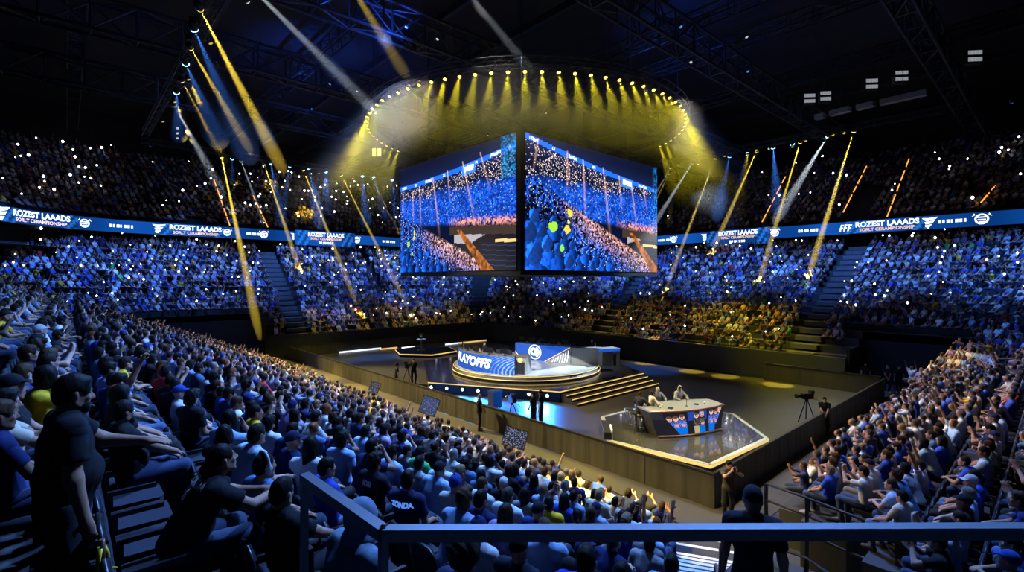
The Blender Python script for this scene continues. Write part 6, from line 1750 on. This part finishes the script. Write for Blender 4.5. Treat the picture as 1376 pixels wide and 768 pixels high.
r = hero(left_seat(388, 1), RL+0.30, 'nearlap', 'person with cropped hair in black tee with a white 6 behind the rail post', shirt=(0.008, 0.008, 0.011), hair='short', skin=1, trousers=(0.012, 0.012, 0.02))
print_on(r, 'nearlap', '6', 0.12, 0.43, x=-0.06)
hero(left_seat(322, 1, 0.05), RL+0.20, 'slump', 'person in light blue shirt with short dark hair, hunched, left of the white 6', shirt=(0.42, 0.52, 0.70), hair='short', skin=0, trousers=(0.03, 0.05, 0.12))
hero(left_seat(352, 1, -0.02)+np.array([0.05, 0.02, 0]), RL+0.25, 'lap', 'person in washed blue shirt with pale headphones behind the white 6', shirt=(0.10, 0.18, 0.34), hair=('buzz', 'headphones'), skin=1)
hero(left_seat(398, 2), RL+0.1, 'crossed', 'person in dark cap and navy top just past the white 6', shirt=NV, hair='cap', skin=1, capc=(0.01, 0.015, 0.05))
hero(left_seat(258, 1), RL+0.15, 'lapturn', 'dark haired person in black top with arm round a red garment', shirt=B, hair='wavy', skin=1)
hero(left_seat(318, 3), RL+0.2, 'slump', 'person in pale satin blue shirt bent forward, two rows before the light blue shirt', shirt=(0.36, 0.48, 0.74), hair='short', skin=2)
hero(left_seat(452, 1), RL+0.1, 'slump', 'person in faded grey blue hooded top sitting under the guard rail corner', shirt=(0.16, 0.22, 0.32), hair='hood', skin=1, scale=1.05)
hero(left_seat(480, 4), RL+0.15, 'slump', 'person in bright light blue tee with dark hair behind the rail, leaning to the right', shirt=(0.33, 0.50, 0.80), hair='short', skin=1)
r = hero(left_seat(505, 3), RL+0.2, 'lap', 'person in black tee with faint back lettering and thick dark hair above the sloping rail', shirt=(0.009, 0.010, 0.02), hair='wavy', skin=1)
print_on(r, 'lap', 'SOSI', 0.085, 0.43)
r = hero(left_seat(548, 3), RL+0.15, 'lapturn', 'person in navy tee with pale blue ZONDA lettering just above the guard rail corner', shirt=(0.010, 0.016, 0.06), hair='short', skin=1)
print_on(r, 'lapturn', 'ZONDA', 0.08, 0.42, mt='lettering_blue_glow')  # cloth lettering with a glow added to its colour, no LED
hero(left_seat(566, 5), RL+0.1, 'lap', 'person in bright green tee with short dark hair', shirt=(0.03, 0.42, 0.13), hair='short', skin=2)
hero(left_seat(506, 5), RL+0.15, 'slump', 'person in lilac tee with dark curls, two seats from the green tee', shirt=(0.45, 0.34, 0.62), hair='wavy', skin=1)
r = hero(left_seat(684, 5), RL+0.2, 'lap', 'person in white jersey numbered 20 with grey cropped hair', shirt=(0.60, 0.64, 0.70), hair='short', hairc=(0.05, 0.045, 0.04), skin=1)
print_on(r, 'lap', '20', 0.17, 0.37, x=0.0, mt='lettering_navy')
r = hero(left_seat(760, 7), RL+0.1, 'lap', 'person with long dark hair in royal blue jersey numbered 17', shirt=(0.02, 0.05, 0.36), hair='long', skin=1)
print_on(r, 'lap', '17', 0.19, 0.34, x=-0.03)
hero(left_seat(648, 4), RL+0.2, 'lap', 'person with slick dark hair in dark top left of the white 20', shirt=NV, hair='short', skin=1)
hero(left_seat(725, 5), RL+0.15, 'lap', 'person in dark blue top and black cap between the white 20 and the blue 17', shirt=(0.015, 0.03, 0.16), hair='cap', skin=1)
hero(left_seat(628, 2), RL+0.2, 'lap', 'person with big dark round hair low under the guard rail', shirt=(0.02, 0.03, 0.07), hair='afro', skin=1, scale=1.02)
hero(left_seat(700, 3), RL+0.2, 'lap', 'person in dark cap with thin white script under the guard rail', shirt=(0.012, 0.014, 0.03), hair='cap', skin=1)
hero(left_seat(772, 3), RL+0.2, 'slump', 'broad person in plain royal blue top under the guard rail', shirt=(0.02, 0.04, 0.36), hair='short', skin=1, scale=1.06)
hero(left_seat(838, 4), RL+0.2, 'lap', 'person with long black hair under the guard rail beside the royal blue top', shirt=B, hair='long', skin=1)
r = hero(left_seat(893, 5), RL+0.15, 'slump', 'person in light blue jersey with royal blue lower half, next to the stair', shirt=(0.12, 0.30, 0.72), hair='short', skin=1)
hero(left_seat(838, 8), RL+0.2, 'lap', 'person with long brown hair in dark top right of the blue 17', shirt=B, hair='long', hairc=(0.03, 0.017, 0.01), skin=0)
hero(left_seat(798, 9), RL+0.1, 'slump', 'person lit all yellow near the front, pale shirt and fair short hair', shirt=(0.7, 0.66, 0.5), hair='short', hairc=(0.22, 0.15, 0.08), skin=0)
# a dark capped person on the stair landing, a photographer below, staff
p = at_depth(1012, 600, 4.45); hero((p[0], p[1], 3.47), RL+0.45, 'stand', 'dark figure in cap and black jacket standing on the stair with back to viewer', shirt=(0.012, 0.014, 0.022), hair='cap', skin=2, trousers=(0.01, 0.01, 0.012), scale=1.02); TAKEN.append((p[0], p[1], 0.6))
p = at_z(978, 696, 0.01); hero(p, 2.6, 'standphoto', 'photographer in dark jacket holding a camera to the face at the barrier corner', shirt=(0.05, 0.045, 0.03), hair='short', skin=1, trousers=(0.01, 0.01, 0.012)); TAKEN.append((p[0], p[1], 0.6))
hero_ph = p
p = at_z(644, 578, 0.01); person(p, -2.2, 'standclasp', 'bald security person in black suit standing outside the left barrier', shirt=(0.010, 0.010, 0.014), hair='none', skin=1, trousers=(0.01, 0.01, 0.012), shoes=(0.01, 0.01, 0.01))
def staff(px, py, z, rz, pose, label, **k):
    return person(at_z(px, py, z)+np.array([0, 0, 0.005]), rz, pose, label, shirt=k.pop('shirt', (0.012, 0.012, 0.016)), trousers=(0.01, 0.01, 0.012), shoes=(0.02, 0.02, 0.02), **k)
staff(717, 575, 0, 0.3, 'standclasp', 'dark stagehand in the blue light in front of the stage, left of two', hair='short')
staff(727, 572, 0, 0.6, 'stand', 'dark stagehand in the blue light in front of the stage, right of two', hair='cap')
staff(1108, 584, 0, 1.9, 'standclasp', 'camera operator in black behind the right barrier', hair='short')
staff(533, 524, 0, -1.9, 'stand', 'crew member in black behind the left barrier near the small tripod', hair='short')
staff(556, 516, 0, -0.8, 'standclasp', 'crew member in black on the blue floor far behind the left barrier', hair='cap')
for i, (px, u, rz, ps) in enumerate(((1163, 38.6, 1.9, 'stand'), (1192, 38.4, 2.0, 'standclasp'), (1208, 38.9, 2.0, 'stand'), (1112, 38.3, 1.7, 'standclasp'), (1083, 38.4, 1.6, 'stand'), (1132, 39.0, 1.6, 'standclasp'))):
    person((u, at_u(px, u), 0.01), rz, ps, f'security person in black behind the far corner barrier, {ordw([4, 5, 6, 2, 1, 3][i])} counting from the aisle', shirt=(0.02, 0.02, 0.022) if i != 4 else (0.35, 0.33, 0.30), hair=['short', 'none', 'buzz', 'short', 'cap', 'short'][i], skin=i % 4, trousers=(0.01, 0.01, 0.012), group='security people at the far corner')
person((PC[0]+3.55, PC[1]-3.3, PZ+0.01), 2.0, 'stand', 'dark suited person standing at the side pedestal on the podium', shirt=(0.012, 0.012, 0.015), hair='short', trousers=(0.01, 0.01, 0.012))
# commentators
for i, (px, sh, hr, hc, sk, dx, lb) in enumerate(((859, (0.03, 0.032, 0.036), 'short', (0.03, 0.02, 0.015), 0, 0, 'commentator in black suit with glasses at the left end of the commentary desk'), (875, (0.62, 0.55, 0.40), 'bun', (0.02, 0.015, 0.012), 0, 0, 'commentator in cream jacket beside the black suit'), (900, (0.20, 0.21, 0.23), 'buzz', (0.5, 0.47, 0.42), 5, 0, 'commentator with white hair and grey jacket over blue shirt'), (930, (0.23, 0.23, 0.24), ('short', 'headphones'), (0.02, 0.016, 0.014), 0, 0, 'commentator with dark hair and headset in grey checked jacket'))):
    s = (-0.15, 0.42, 1.35, 2.45)[i]; c = D0+dd*s+db*((0.95, 1.12, 1.62, 1.50)[i]); tgt = math.atan2(-1.0, -0.6)
    rz = [-1.5, -2.2, 2.75, 2.75][i]
    if i < 2: c = at_depth(px, 560, np.dot(D0, FWD)+(0.9, 1.0)[i])[:2]
    person((c[0], c[1], CZ+0.014), rz, 'standdesk', lb, shirt=sh, hair=hr, hairc=hc, skin=sk, trousers=(0.02, 0.02, 0.025), shoes=(0.02, 0.02, 0.02))
# players and staff at the team desks
for i, (a, rr, ps, sh, hr) in enumerate(((172, 3.5, 'stand', (0.012, 0.012, 0.015), 'headphones'), (190, 3.55, 'clap', (0.5, 0.5, 0.52), 'short'), (205, 3.5, 'lap', (0.02, 0.04, 0.2), 'short'), (156, 3.5, 'lap', (0.3, 0.3, 0.32), 'short'))):
    r_ = math.radians(a); c = PC+np.array([math.cos(r_), math.sin(r_)])*rr
    person((c[0], c[1], PZ+0.012), r_-PI/2, ps, ['coach in black standing with headset behind the PLAYOFFS desk', 'player in pale jersey clapping behind the PLAYOFFS desk', 'player in navy jersey behind the right part of the PLAYOFFS desk', 'player in grey jersey at the far end of the PLAYOFFS desk'][i], shirt=sh, hair=('short', hr) if hr == 'headphones' else hr, trousers=(0.02, 0.02, 0.03))
for i in range(5):
    c = P1+d1*(0.4+0.92*i)-n1*1.15
    person((c[0], c[1], PZ+0.012), math.atan2(n1[1], n1[0])-PI/2, 'lap', f'player in {["grey", "white", "blue", "grey", "white"][i]} jersey behind the crest desk, {ordw(i+1)} from its far end', shirt=[(0.25, 0.25, 0.27), WH, (0.03, 0.16, 0.6), (0.3, 0.28, 0.27), WH][i], hair=('short', 'headphones') if i % 2 else 'short', skin=i % 3, trousers=(0.02, 0.02, 0.03), group='players at the crest desk')
def chair(c, z, rz, label, group):
    t = thing('gaming_chair', label, 'chair', (*c, z), rz, group)
    m = MB(); m.box((-0.26, -0.24, 0.38), (0.26, 0.24, 0.45)); m.build('seat', MATS['seat_fabric'], t)
    m = MB(); m.prism([(-0.25, 0), (0.25, 0), (0.28, 0.5), (0.16, 0.85), (-0.16, 0.85), (-0.28, 0.5)], 0, 0.08); mm = Matrix.Translation((0, -0.24, 0.47))@Matrix.Rotation(PI/2+0.15, 4, 'X'); m.v = [tuple(mm@Vector(v)) for v in m.v]; m.build('backrest', MATS['seat_fabric'], t)
    m = MB(); m.tube([(0, 0, 0.05), (0, 0, 0.38)], 0.03, 8)
    for k in range(5): m.tube([(0, 0, 0.08), (0.3*math.cos(k*1.2566), 0.3*math.sin(k*1.2566), 0.04)], 0.02, 5)
    m.build('base', MATS['black_metal'], t)
for i in range(5):
    c = P1+d1*(0.4+0.92*i)-n1*1.15; chair(c, PZ+0.005, math.atan2(n1[1], n1[0])-PI/2, f'dark gaming chair behind the crest desk, {ordw(i+1)} from its far end', 'gaming chairs at the crest desk')
for i, a in enumerate((156, 190, 205)):
    r_ = math.radians(a); c = PC+np.array([math.cos(r_), math.sin(r_)])*3.5; chair(c, PZ+0.005, r_-PI/2, f'dark gaming chair behind the PLAYOFFS desk, {ordw(i+1)} from its far end', 'gaming chairs at the PLAYOFFS desk')

# ------------------------------------------------------------------ seats and the rest of the people in the two close stands
rg = np.random.default_rng(23)
SEATS = []   # stand, row, seat number, pos, facing
for k in range(-9, 14):
    n = 0
    for v in np.arange(left_v0(k)+0.35, 45.6, 0.56):
        if 19.6 < v < 20.9 or 33.5 < v < 34.6: continue
        n += 1
        SEATS.append(('left', k, n, np.array([left_u(k), v, left_z(k)+0.004]), RL))
for k in range(0, 15):
    n = 0
    for u in np.arange(near_u0(k)+0.55, NCC[0], 0.56):
        n += 1
        SEATS.append(('near', k, n, np.array([u, near_v(k), near_z(k)+0.004]), 0.0))
    if k < 7:
        r = NCC[1]-near_v(k)
        for a in np.arange(-90+math.degrees(0.5/r), -30, math.degrees(0.56/r)):
            n += 1
            SEATS.append(('near', k, n, np.array([NCC[0]+r*math.cos(math.radians(a)), NCC[1]+r*math.sin(math.radians(a)), near_z(k)+0.004]), math.radians(a+90)))
SP = np.array([s[3] for s in SEATS])
hx, hy, hY = proj(SP+np.array([0, 0, 1.1]))
vis = (hY > 1.5) & (hx > -40) & (hx < 1416) & (hy < 800) & (hy > 300)
tk = np.array(TAKEN)
dmin = np.array([np.min(np.hypot(tk[:, 0]-p[0], tk[:, 1]-p[1])-tk[:, 2]) for p in SP])
clear = np.array([not (s_[0] == 'left' and 0 <= s_[1] <= 2 and s_[3][1] < (5.65, 6.0, 5.0)[s_[1]]) for s_ in SEATS])
occ = vis & clear & (dmin > 0) & (rg.random(len(SEATS)) < 0.94)
# nothing of a person sits inside the camera platform
order = np.argsort(hY)
N_IND = 300-NP
ind = [i for i in order if occ[i]][:N_IND]
indset = set(ind)
def choose(w): return rg.choice(len(w), p=w)
POSEW = {'left': [('lap', 30), ('lapturn', 16), ('elbows', 10), ('slump', 12), ('clap', 8), ('fist', 3), ('bothup', 1.5), ('phone', 6), ('crossed', 9), ('chin', 6)], 'near': [('lap', 18), ('lapturn', 10), ('elbows', 14), ('clap', 16), ('fist', 7), ('bothup', 3), ('phone', 10), ('crossed', 9), ('chin', 7)]}
PHR = {'lap': 'seated', 'lapturn': 'turned', 'elbows': 'bent forward', 'slump': 'hunched', 'clap': 'clapping', 'fist': 'one-arm-raised', 'bothup': 'both-arms-raised', 'phone': 'hands-lifted', 'crossed': 'arms-crossed', 'chin': 'chin-propped'}
for i in ind:
    st, k, n, pos, rz = SEATS[i]
    pl = POSEW[st]; pw = np.array([q[1] for q in pl], float); pose = pl[choose(pw/pw.sum())][0]
    if hY[i] < 6.5 and pose in ('fist', 'bothup', 'phone', 'clap'): pose = ('lap', 'crossed', 'lapturn', 'chin')[i % 4]
    sh = SHIRTS[choose(SW)]; hr = HAIRS[choose(HW)]
    row = f'row {num(14-k)} from floor' if st == 'left' else f'row {num(k+1)} from floor'
    lb = f'{PHR[pose]} person, {sh[0]} shirt, {hr[1]}, {st} stand {row}, seat {num(n)}'
    if len(lb.split()) > 16: lb = lb.replace(', a ', ', ')
    if len(lb.split()) > 16: lb = lb.replace(' from floor', '')
    col = np.array(sh[1])*rg.uniform(0.75, 1.15)
    person(pos+np.array([0, rg.uniform(-0.04, 0.04), 0]) if st == 'left' else pos+np.array([rg.uniform(-0.04, 0.04), 0, 0]), rz+rg.normal(0, 0.13)+(0.12 if st == 'left' else (-0.1 if pos[0] < 25 else 0.15)), pose, lb, f'seated people in the {st} stand', shirt=col, skin=int(choose([0.27, 0.27, 0.2, 0.1, 0.06, 0.1])), hair=hr[0], hairc=HAIRC[choose([0.32, 0.28, 0.2, 0.1, 0.05, 0.03, 0.02])], trousers=TROU[choose([0.3, 0.25, 0.2, 0.15, 0.1])], shoes=SHOEC[choose([0.4, 0.4, 0.2])], scale=rg.uniform(0.93, 1.04), capc=CAPC[choose([0.4, 0.3, 0.15, 0.15])])
# folding seats: shell, cushion, backrest, arm
def seat_parts():
    d = {}
    m = MB(); m.prism([(-0.22, -0.20), (0.22, -0.20), (0.24, 0.18), (0.18, 0.22), (-0.18, 0.22), (-0.24, 0.18)], 0.36, 0.425); d['seat_cushion'] = m.mesh('seat_cushion', MATS['seat_fabric'])
    m = MB(); prof = [(-0.235, 0.0), (0.235, 0.0), (0.245, 0.30), (0.215, 0.46), (0.12, 0.53), (-0.12, 0.53), (-0.215, 0.46), (-0.245, 0.30)]
    m.prism(prof, 0.0, 0.05); mm = Matrix.Translation((0, -0.22, 0.36))@Matrix.Rotation(PI/2+0.16, 4, 'X'); m.v = [tuple(mm@Vector(v)) for v in m.v]; d['backrest'] = m.mesh('backrest', MATS['seat_fabric'])
    m = MB(); m.tube([tuple(mm@Vector((x, y, 0.03))) for x, y in prof[1:]+prof[:1]], 0.016, 6); d['rim'] = m.mesh('rim', MATS['seat_shell'])
    m = MB(); m.box((-0.275, -0.22, 0.0), (-0.245, 0.02, 0.40)); m.box((-0.28, -0.22, 0.56), (-0.24, 0.14, 0.60)); m.box((-0.275, -0.24, 0.40), (-0.245, -0.18, 0.57)); d['arm_frame'] = m.mesh('arm_frame', MATS['seat_shell'])
    return d
SPART = seat_parts()
near_seats = [i for i in order if vis[i] and hY[i] < 12.5 and not (SEATS[i][1] < 0 and SEATS[i][0] == 'left')][:170]
for i in near_seats:
    st, k, n, pos, rz = SEATS[i]
    row = f'row {num(14-k)}' if st == 'left' else f'row {num(k+1)}'
    t = thing('stadium_seat', f'dark padded folding seat, {st} stand {row} from the floor, seat {num(n)} in it', 'seat', pos, rz, f'dark folding seats in the {st} stand')
    for nm, me in SPART.items(): obj(nm, me, t)
Vs, Fs, nn = [], [], 0
for nm in ('seat_cushion', 'backrest'):
    V, F = mesh_arrays(SPART[nm])
    sel = [i for i in range(len(SEATS)) if vis[i] and i not in set(near_seats)]
    for i in sel:
        _, k, n, pos, rz = SEATS[i]; c, s = math.cos(rz), math.sin(rz)
        W = np.stack([V[:, 0]*c-V[:, 1]*s+pos[0], V[:, 0]*s+V[:, 1]*c+pos[1], V[:, 2]+pos[2]], 1)
        Vs.append(W); Fs += [tuple(a+nn for a in f) for f in F]; nn += len(V)
obj('seat_rows', mesh_from('seat_rows', np.concatenate(Vs), Fs, [MATS['seat_fabric']]), label='rows of dark folding seats farther along the left and near stands', cat='seats', kind='stuff')

# ------------------------------------------------------------------ the distant crowd: one mass of people
CT = {}
for nm, h, up in (('mlap', 0.058, True), ('mclap', 0.058, True), ('mfist', 0.058, True), ('mboth', 0.058, True), ('mphone', 0.058, True), ('melbows', 0.058, True), ('flap', 0.088, True), ('ffist', 0.085, True), ('fboth', 0.085, True), ('fphone', 0.085, True), ('ulap', 0.12, True), ('ufist', 0.115, True)):
    CT[nm] = coarse(POSES[{'lap': 'lap', 'clap': 'clap', 'fist': 'fist', 'both': 'bothup', 'phone': 'phone', 'elbows': 'elbows'}[nm[1:]]], h, up)
rows = {nm: [] for nm in CT}   # pos, rz, scale, colours
def crowd_add(kind, pos, rz, blue=0.0, dark=1.0):
    sh = SHIRTS[choose(SW)]
    c = np.array([SKINC[choose([0.3, 0.3, 0.2, 0.08, 0.05, 0.07])], HAIRC[choose([0.32, 0.28, 0.2, 0.1, 0.05, 0.03, 0.02])], np.array(sh[1])*rg.uniform(0.7, 1.2), TROU[choose([0.3, 0.25, 0.2, 0.15, 0.1])]])
    if rg.random() < 0.12: c[1] = CAPC[choose([0.3, 0.3, 0.2, 0.2])]
    rows[kind].append((pos, rz, rg.uniform(0.92, 1.06), c))
for i in order:
    if not occ[i] or i in indset: continue
    st, k, n, pos, rz = SEATS[i]
    u = rg.random()
    kd = 'mlap' if u < 0.52 else 'melbows' if u < 0.74 else 'mclap' if u < 0.84 else 'mphone' if u < 0.92 else 'mfist' if u < 0.97 else 'mboth'
    if hY[i] > 26: kd = 'f'+{'mlap': 'lap', 'melbows': 'lap', 'mclap': 'phone', 'mphone': 'phone', 'mfist': 'fist', 'mboth': 'both'}[kd]
    crowd_add(kd, pos, rz+rg.normal(0, 0.2)+0.1)
TORCH = []   # position, radius, zone
def along(path, step):
    P = np.array(path, float); seg = np.linalg.norm(np.diff(P, axis=0), axis=1); s = np.concatenate([[0], np.cumsum(seg)]); S = np.arange(step/2, s[-1], step)
    Q = np.stack([np.interp(S, s, P[:, 0]), np.interp(S, s, P[:, 1])], 1); D = np.stack([np.gradient(np.interp(S, s, P[:, 0])), np.gradient(np.interp(S, s, P[:, 1]))], 1)
    return Q, D
for i in range(NFAR):
    t = (i+0.45)/NFAR; z = far_z(i/(NFAR-1))
    if i == 9: pass
    lo_v, lo_u = 9.9 if i < NPR else -12.0, 14.0 if i < NPE else -16.0
    Q, D = along(far_path(t, v_lo=lo_v, u_lo=lo_u, n=16), 0.50)
    for q, d in zip(Q, D):
        x, y, Y = proj(np.array([q[0], q[1], z+1.2]))
        if Y < 5 or x < -15 or x > 1391: continue
        right = q[0] > FC[0] and q[1] < FC[1]; end = q[0] < FC[0]
        if right and (abs(q[1]-12.4) < 1.0 or abs(q[1]-(29.8+3.8*t)) < 0.85): continue
        if right and i < 2 and q[1] < 11.5: continue
        if end and abs(q[0]-16.3) < 1.0: continue
        if end and abs(q[0]-26.8-0.8*t) < 0.45 and i > 7: continue
        th = math.atan2(q[1]-FC[1], q[0]-FC[0])
        if not right and not end and abs(th-0.80) < 0.11 and 1 < i < 13: continue
        if i == 8 and end: 
            if rg.random() < 0.75: continue
        if rg.random() < (0.05 if i > 1 else 0.15): continue
        rz = math.atan2(d[1], d[0])+PI/2 + 0
        nrmz = np.array([math.cos(rz), math.sin(rz)])
        rz = math.atan2(27.4-q[1], 26-q[0])-PI/2
        u = rg.random(); kd = 'flap' if u < 0.58 else 'fphone' if u < 0.80 else 'ffist' if u < 0.93 else 'fboth'
        pos = np.array([q[0]+rg.uniform(-.06, .06), q[1]+rg.uniform(-.06, .06), z])
        crowd_add(kd, pos, rz+rg.normal(0, 0.2))
        # phone torches
        pr = 0.10
        if end and x < 345: pr = 0.20
        if end and x >= 345: pr = 0.16 if (i > 13 or 470 < x < 560) else 0.07
        if right: pr = 0.12 if (x > 1050 and i < 14) else 0.09
        if i >= 16: pr = 0.14
        if rg.random() < pr:
            TORCH.append((pos+np.array([math.cos(rz+PI/2)*0.35, math.sin(rz+PI/2)*0.35, rg.uniform(1.15, 1.6)]), (0.035+0.05*rg.random())*(1.0+(0.4 if i > 15 else 0)), 'lower stand at the far end' if end else 'lower right stand'))
for i in range(16):
    t = (i+0.4)/16; z = up_z(i/16)
    Q, D = along(up_path(t, n=20), 0.56)
    for q, d in zip(Q, D):
        x, y, Y = proj(np.array([q[0], q[1], z+1.2]))
        if Y < 5 or x < -15 or x > 1391 or y < 165: continue
        if 545 < x < 878: continue
        rz = math.atan2(27.4-q[1], 26-q[0])-PI/2
        if rg.random() < 0.12: continue
        gap = abs(x-1165+(i-4)*-4.2) < 16 and i < 7
        if gap: continue
        pos = np.array([q[0]+rg.uniform(-.06, .06), q[1]+rg.uniform(-.06, .06), z])
        crowd_add('ulap' if rg.random() < 0.75 else 'ufist', pos, rz+rg.normal(0, 0.2))
        pr = 0.080 if x < 545 else 0.045
        if x < 260: pr = 0.075
        if 880 < x < 1010: pr = 0.006
        if i < 1: pr *= 0.3
        cl = 0.5+0.9*(math.sin(q[0]*0.55+i)*math.sin(q[1]*0.5-i*0.7) > -0.15)
        if rg.random() < pr*cl:
            TORCH.append((pos+np.array([math.cos(rz+PI/2)*0.35, math.sin(rz+PI/2)*0.35, rg.uniform(1.25, 1.65)]), 0.055+0.075*rg.random(), 'upper stand at the far end' if x < 545 else 'upper right stand'))
for i in range(NPE):
    t = (i+0.45)/NFAR
    for u_ in np.arange(-15.5, 4.2, 0.5):
        pos = np.array([u_, 47.9+11*t+rg.uniform(-.06, .06), far_z(i/(NFAR-1))])
        if proj(pos)[0] > -15 and rg.random() < 0.93: crowd_add('flap' if rg.random() < 0.6 else 'fphone', pos, PI+rg.normal(0, 0.25)-0.4)
Vs, Fs, Cs, nn = [], [], [], 0
for nm, lst in rows.items():
    if not lst: continue
    V, Q, cls = CT[nm]
    P = np.array([r[0] for r in lst]); Rz = np.array([r[1] for r in lst]); S = np.array([r[2] for r in lst]); C = np.array([r[3] for r in lst])
    c, s = np.cos(Rz)[:, None], np.sin(Rz)[:, None]
    W = np.stack([(V[None, :, 0]*c-V[None, :, 1]*s)*S[:, None]+P[:, 0, None], (V[None, :, 0]*s+V[None, :, 1]*c)*S[:, None]+P[:, 1, None], V[None, :, 2]*S[:, None]+P[:, 2, None]], -1)
    Vs.append(W.reshape(-1, 3).astype(np.float32)); Cs.append(C[:, cls, :].reshape(-1, 3).astype(np.float32))
    off = (np.arange(len(lst))*len(V)+nn)[:, None, None]
    Fs.append((Q[None]+off).reshape(-1, 4).astype(np.int32)); nn += len(lst)*len(V)
    print('crowd', nm, len(lst), len(V))
obj('crowd', mesh_from('crowd', np.concatenate(Vs), np.concatenate(Fs), [MATS['crowd_cloth']], True, color=np.concatenate(Cs)), label='distant seated crowd filling the far, end and upper stands', cat='crowd', kind='stuff')
print('things', NP, 'torches', len(TORCH))
# lit phones
m = MB(); m.box((-0.04, -0.006, -0.085), (0.04, 0.006, 0.085)); PH_B = m.mesh('phone', MATS['phone_body'])
m = MB(); m.sphere((0, 0.0, 0), 1.0, 8, 6); PH_T = m.mesh('torch', MATS['torch'])  # sphere far larger than a phone LED, its size imitates glare
td = np.array([proj(t[0])[2] for t in TORCH]); o_ = np.argsort(td/np.array([t[1] for t in TORCH]))
for j in o_[:300]:
    p, r, zn = TORCH[j]
    t = obj('phone', PH_B, loc=p, rotz=math.atan2(27.4-p[1], 26-p[0])-PI/2, label=f'phone with bright white torch held up in the {zn}', cat='phone', group=f'phone torches in the {zn}')
    obj('torch', PH_T, t, M=Matrix.Translation((0, 0.012+r*0.6, 0.03))@Matrix.Diagonal((r, r*0.6, r, 1)))
m = MB()
for j in o_[300:]:
    p, r, zn = TORCH[j]; m.sphere(p, r, 6, 4)
m.build('phone_lights', MATS['torch'], label='many more white phone lights scattered through the far crowd', cat='phone lights', kind='stuff')
# camera held by the photographer, things held by near people
t = thing('photo_camera', 'small black camera held at the face of the photographer at the barrier corner', 'camera', (hero_ph[0]+math.cos(2.6+PI/2)*0.36, hero_ph[1]+math.sin(2.6+PI/2)*0.36, 1.60), 2.6)
m = MB(); m.box((-0.07, -0.03, -0.05), (0.07, 0.03, 0.05)); m.build('body', MATS['black_metal'], t); m = MB(); m.lathe([(0.035, 0), (0.04, 0.10)], n=14); mm = Matrix.Translation((0, 0.03, 0))@Matrix.Rotation(-PI/2, 4, 'X'); m.v = [tuple(mm@Vector(v)) for v in m.v]; m.build('lens', MATS['black_metal'], t)
cam = bpy.data.cameras.new('camera'); cam.sensor_width = 36.0; cam.lens = 36.0*FPX/1376; cam.clip_start = 0.05; cam.clip_end = 300
cam.shift_y = (376-384)/1376.0*1.0
co_ = bpy.data.objects.new('camera', cam); COL.objects.link(co_)
co_.location = (0, 0, EYE); co_.rotation_euler = (PI/2, 0, math.atan2(FWD[1], FWD[0])-PI/2)
SC.camera = co_
w = bpy.data.worlds.new('world'); SC.world = w; w.use_nodes = True
w.node_tree.nodes['Background'].inputs[0].default_value = (0.004, 0.008, 0.025, 1); w.node_tree.nodes['Background'].inputs[1].default_value = 0.15
vs = SC.view_settings
SC.display_settings.display_device = 'sRGB'; vs.view_transform = 'Standard'; vs.look = 'None'; vs.exposure = 0.0; vs.gamma = 1.0; vs.use_curve_mapping = False
cy = SC.cycles
cy.max_bounces = 4; cy.diffuse_bounces = 2; cy.glossy_bounces = 3; cy.transmission_bounces = 2; cy.volume_bounces = 0; cy.transparent_max_bounces = 32
cy.use_denoising = True; cy.denoiser = 'OPENIMAGEDENOISE'
try: cy.denoising_prefilter = 'ACCURATE'
except Exception: pass
cy.use_light_tree = True; cy.sample_clamp_indirect = 3.0; cy.sample_clamp_direct = 0.0; cy.caustics_reflective = False; cy.caustics_refractive = False
cy.use_adaptive_sampling = False
SC.render.use_persistent_data = False
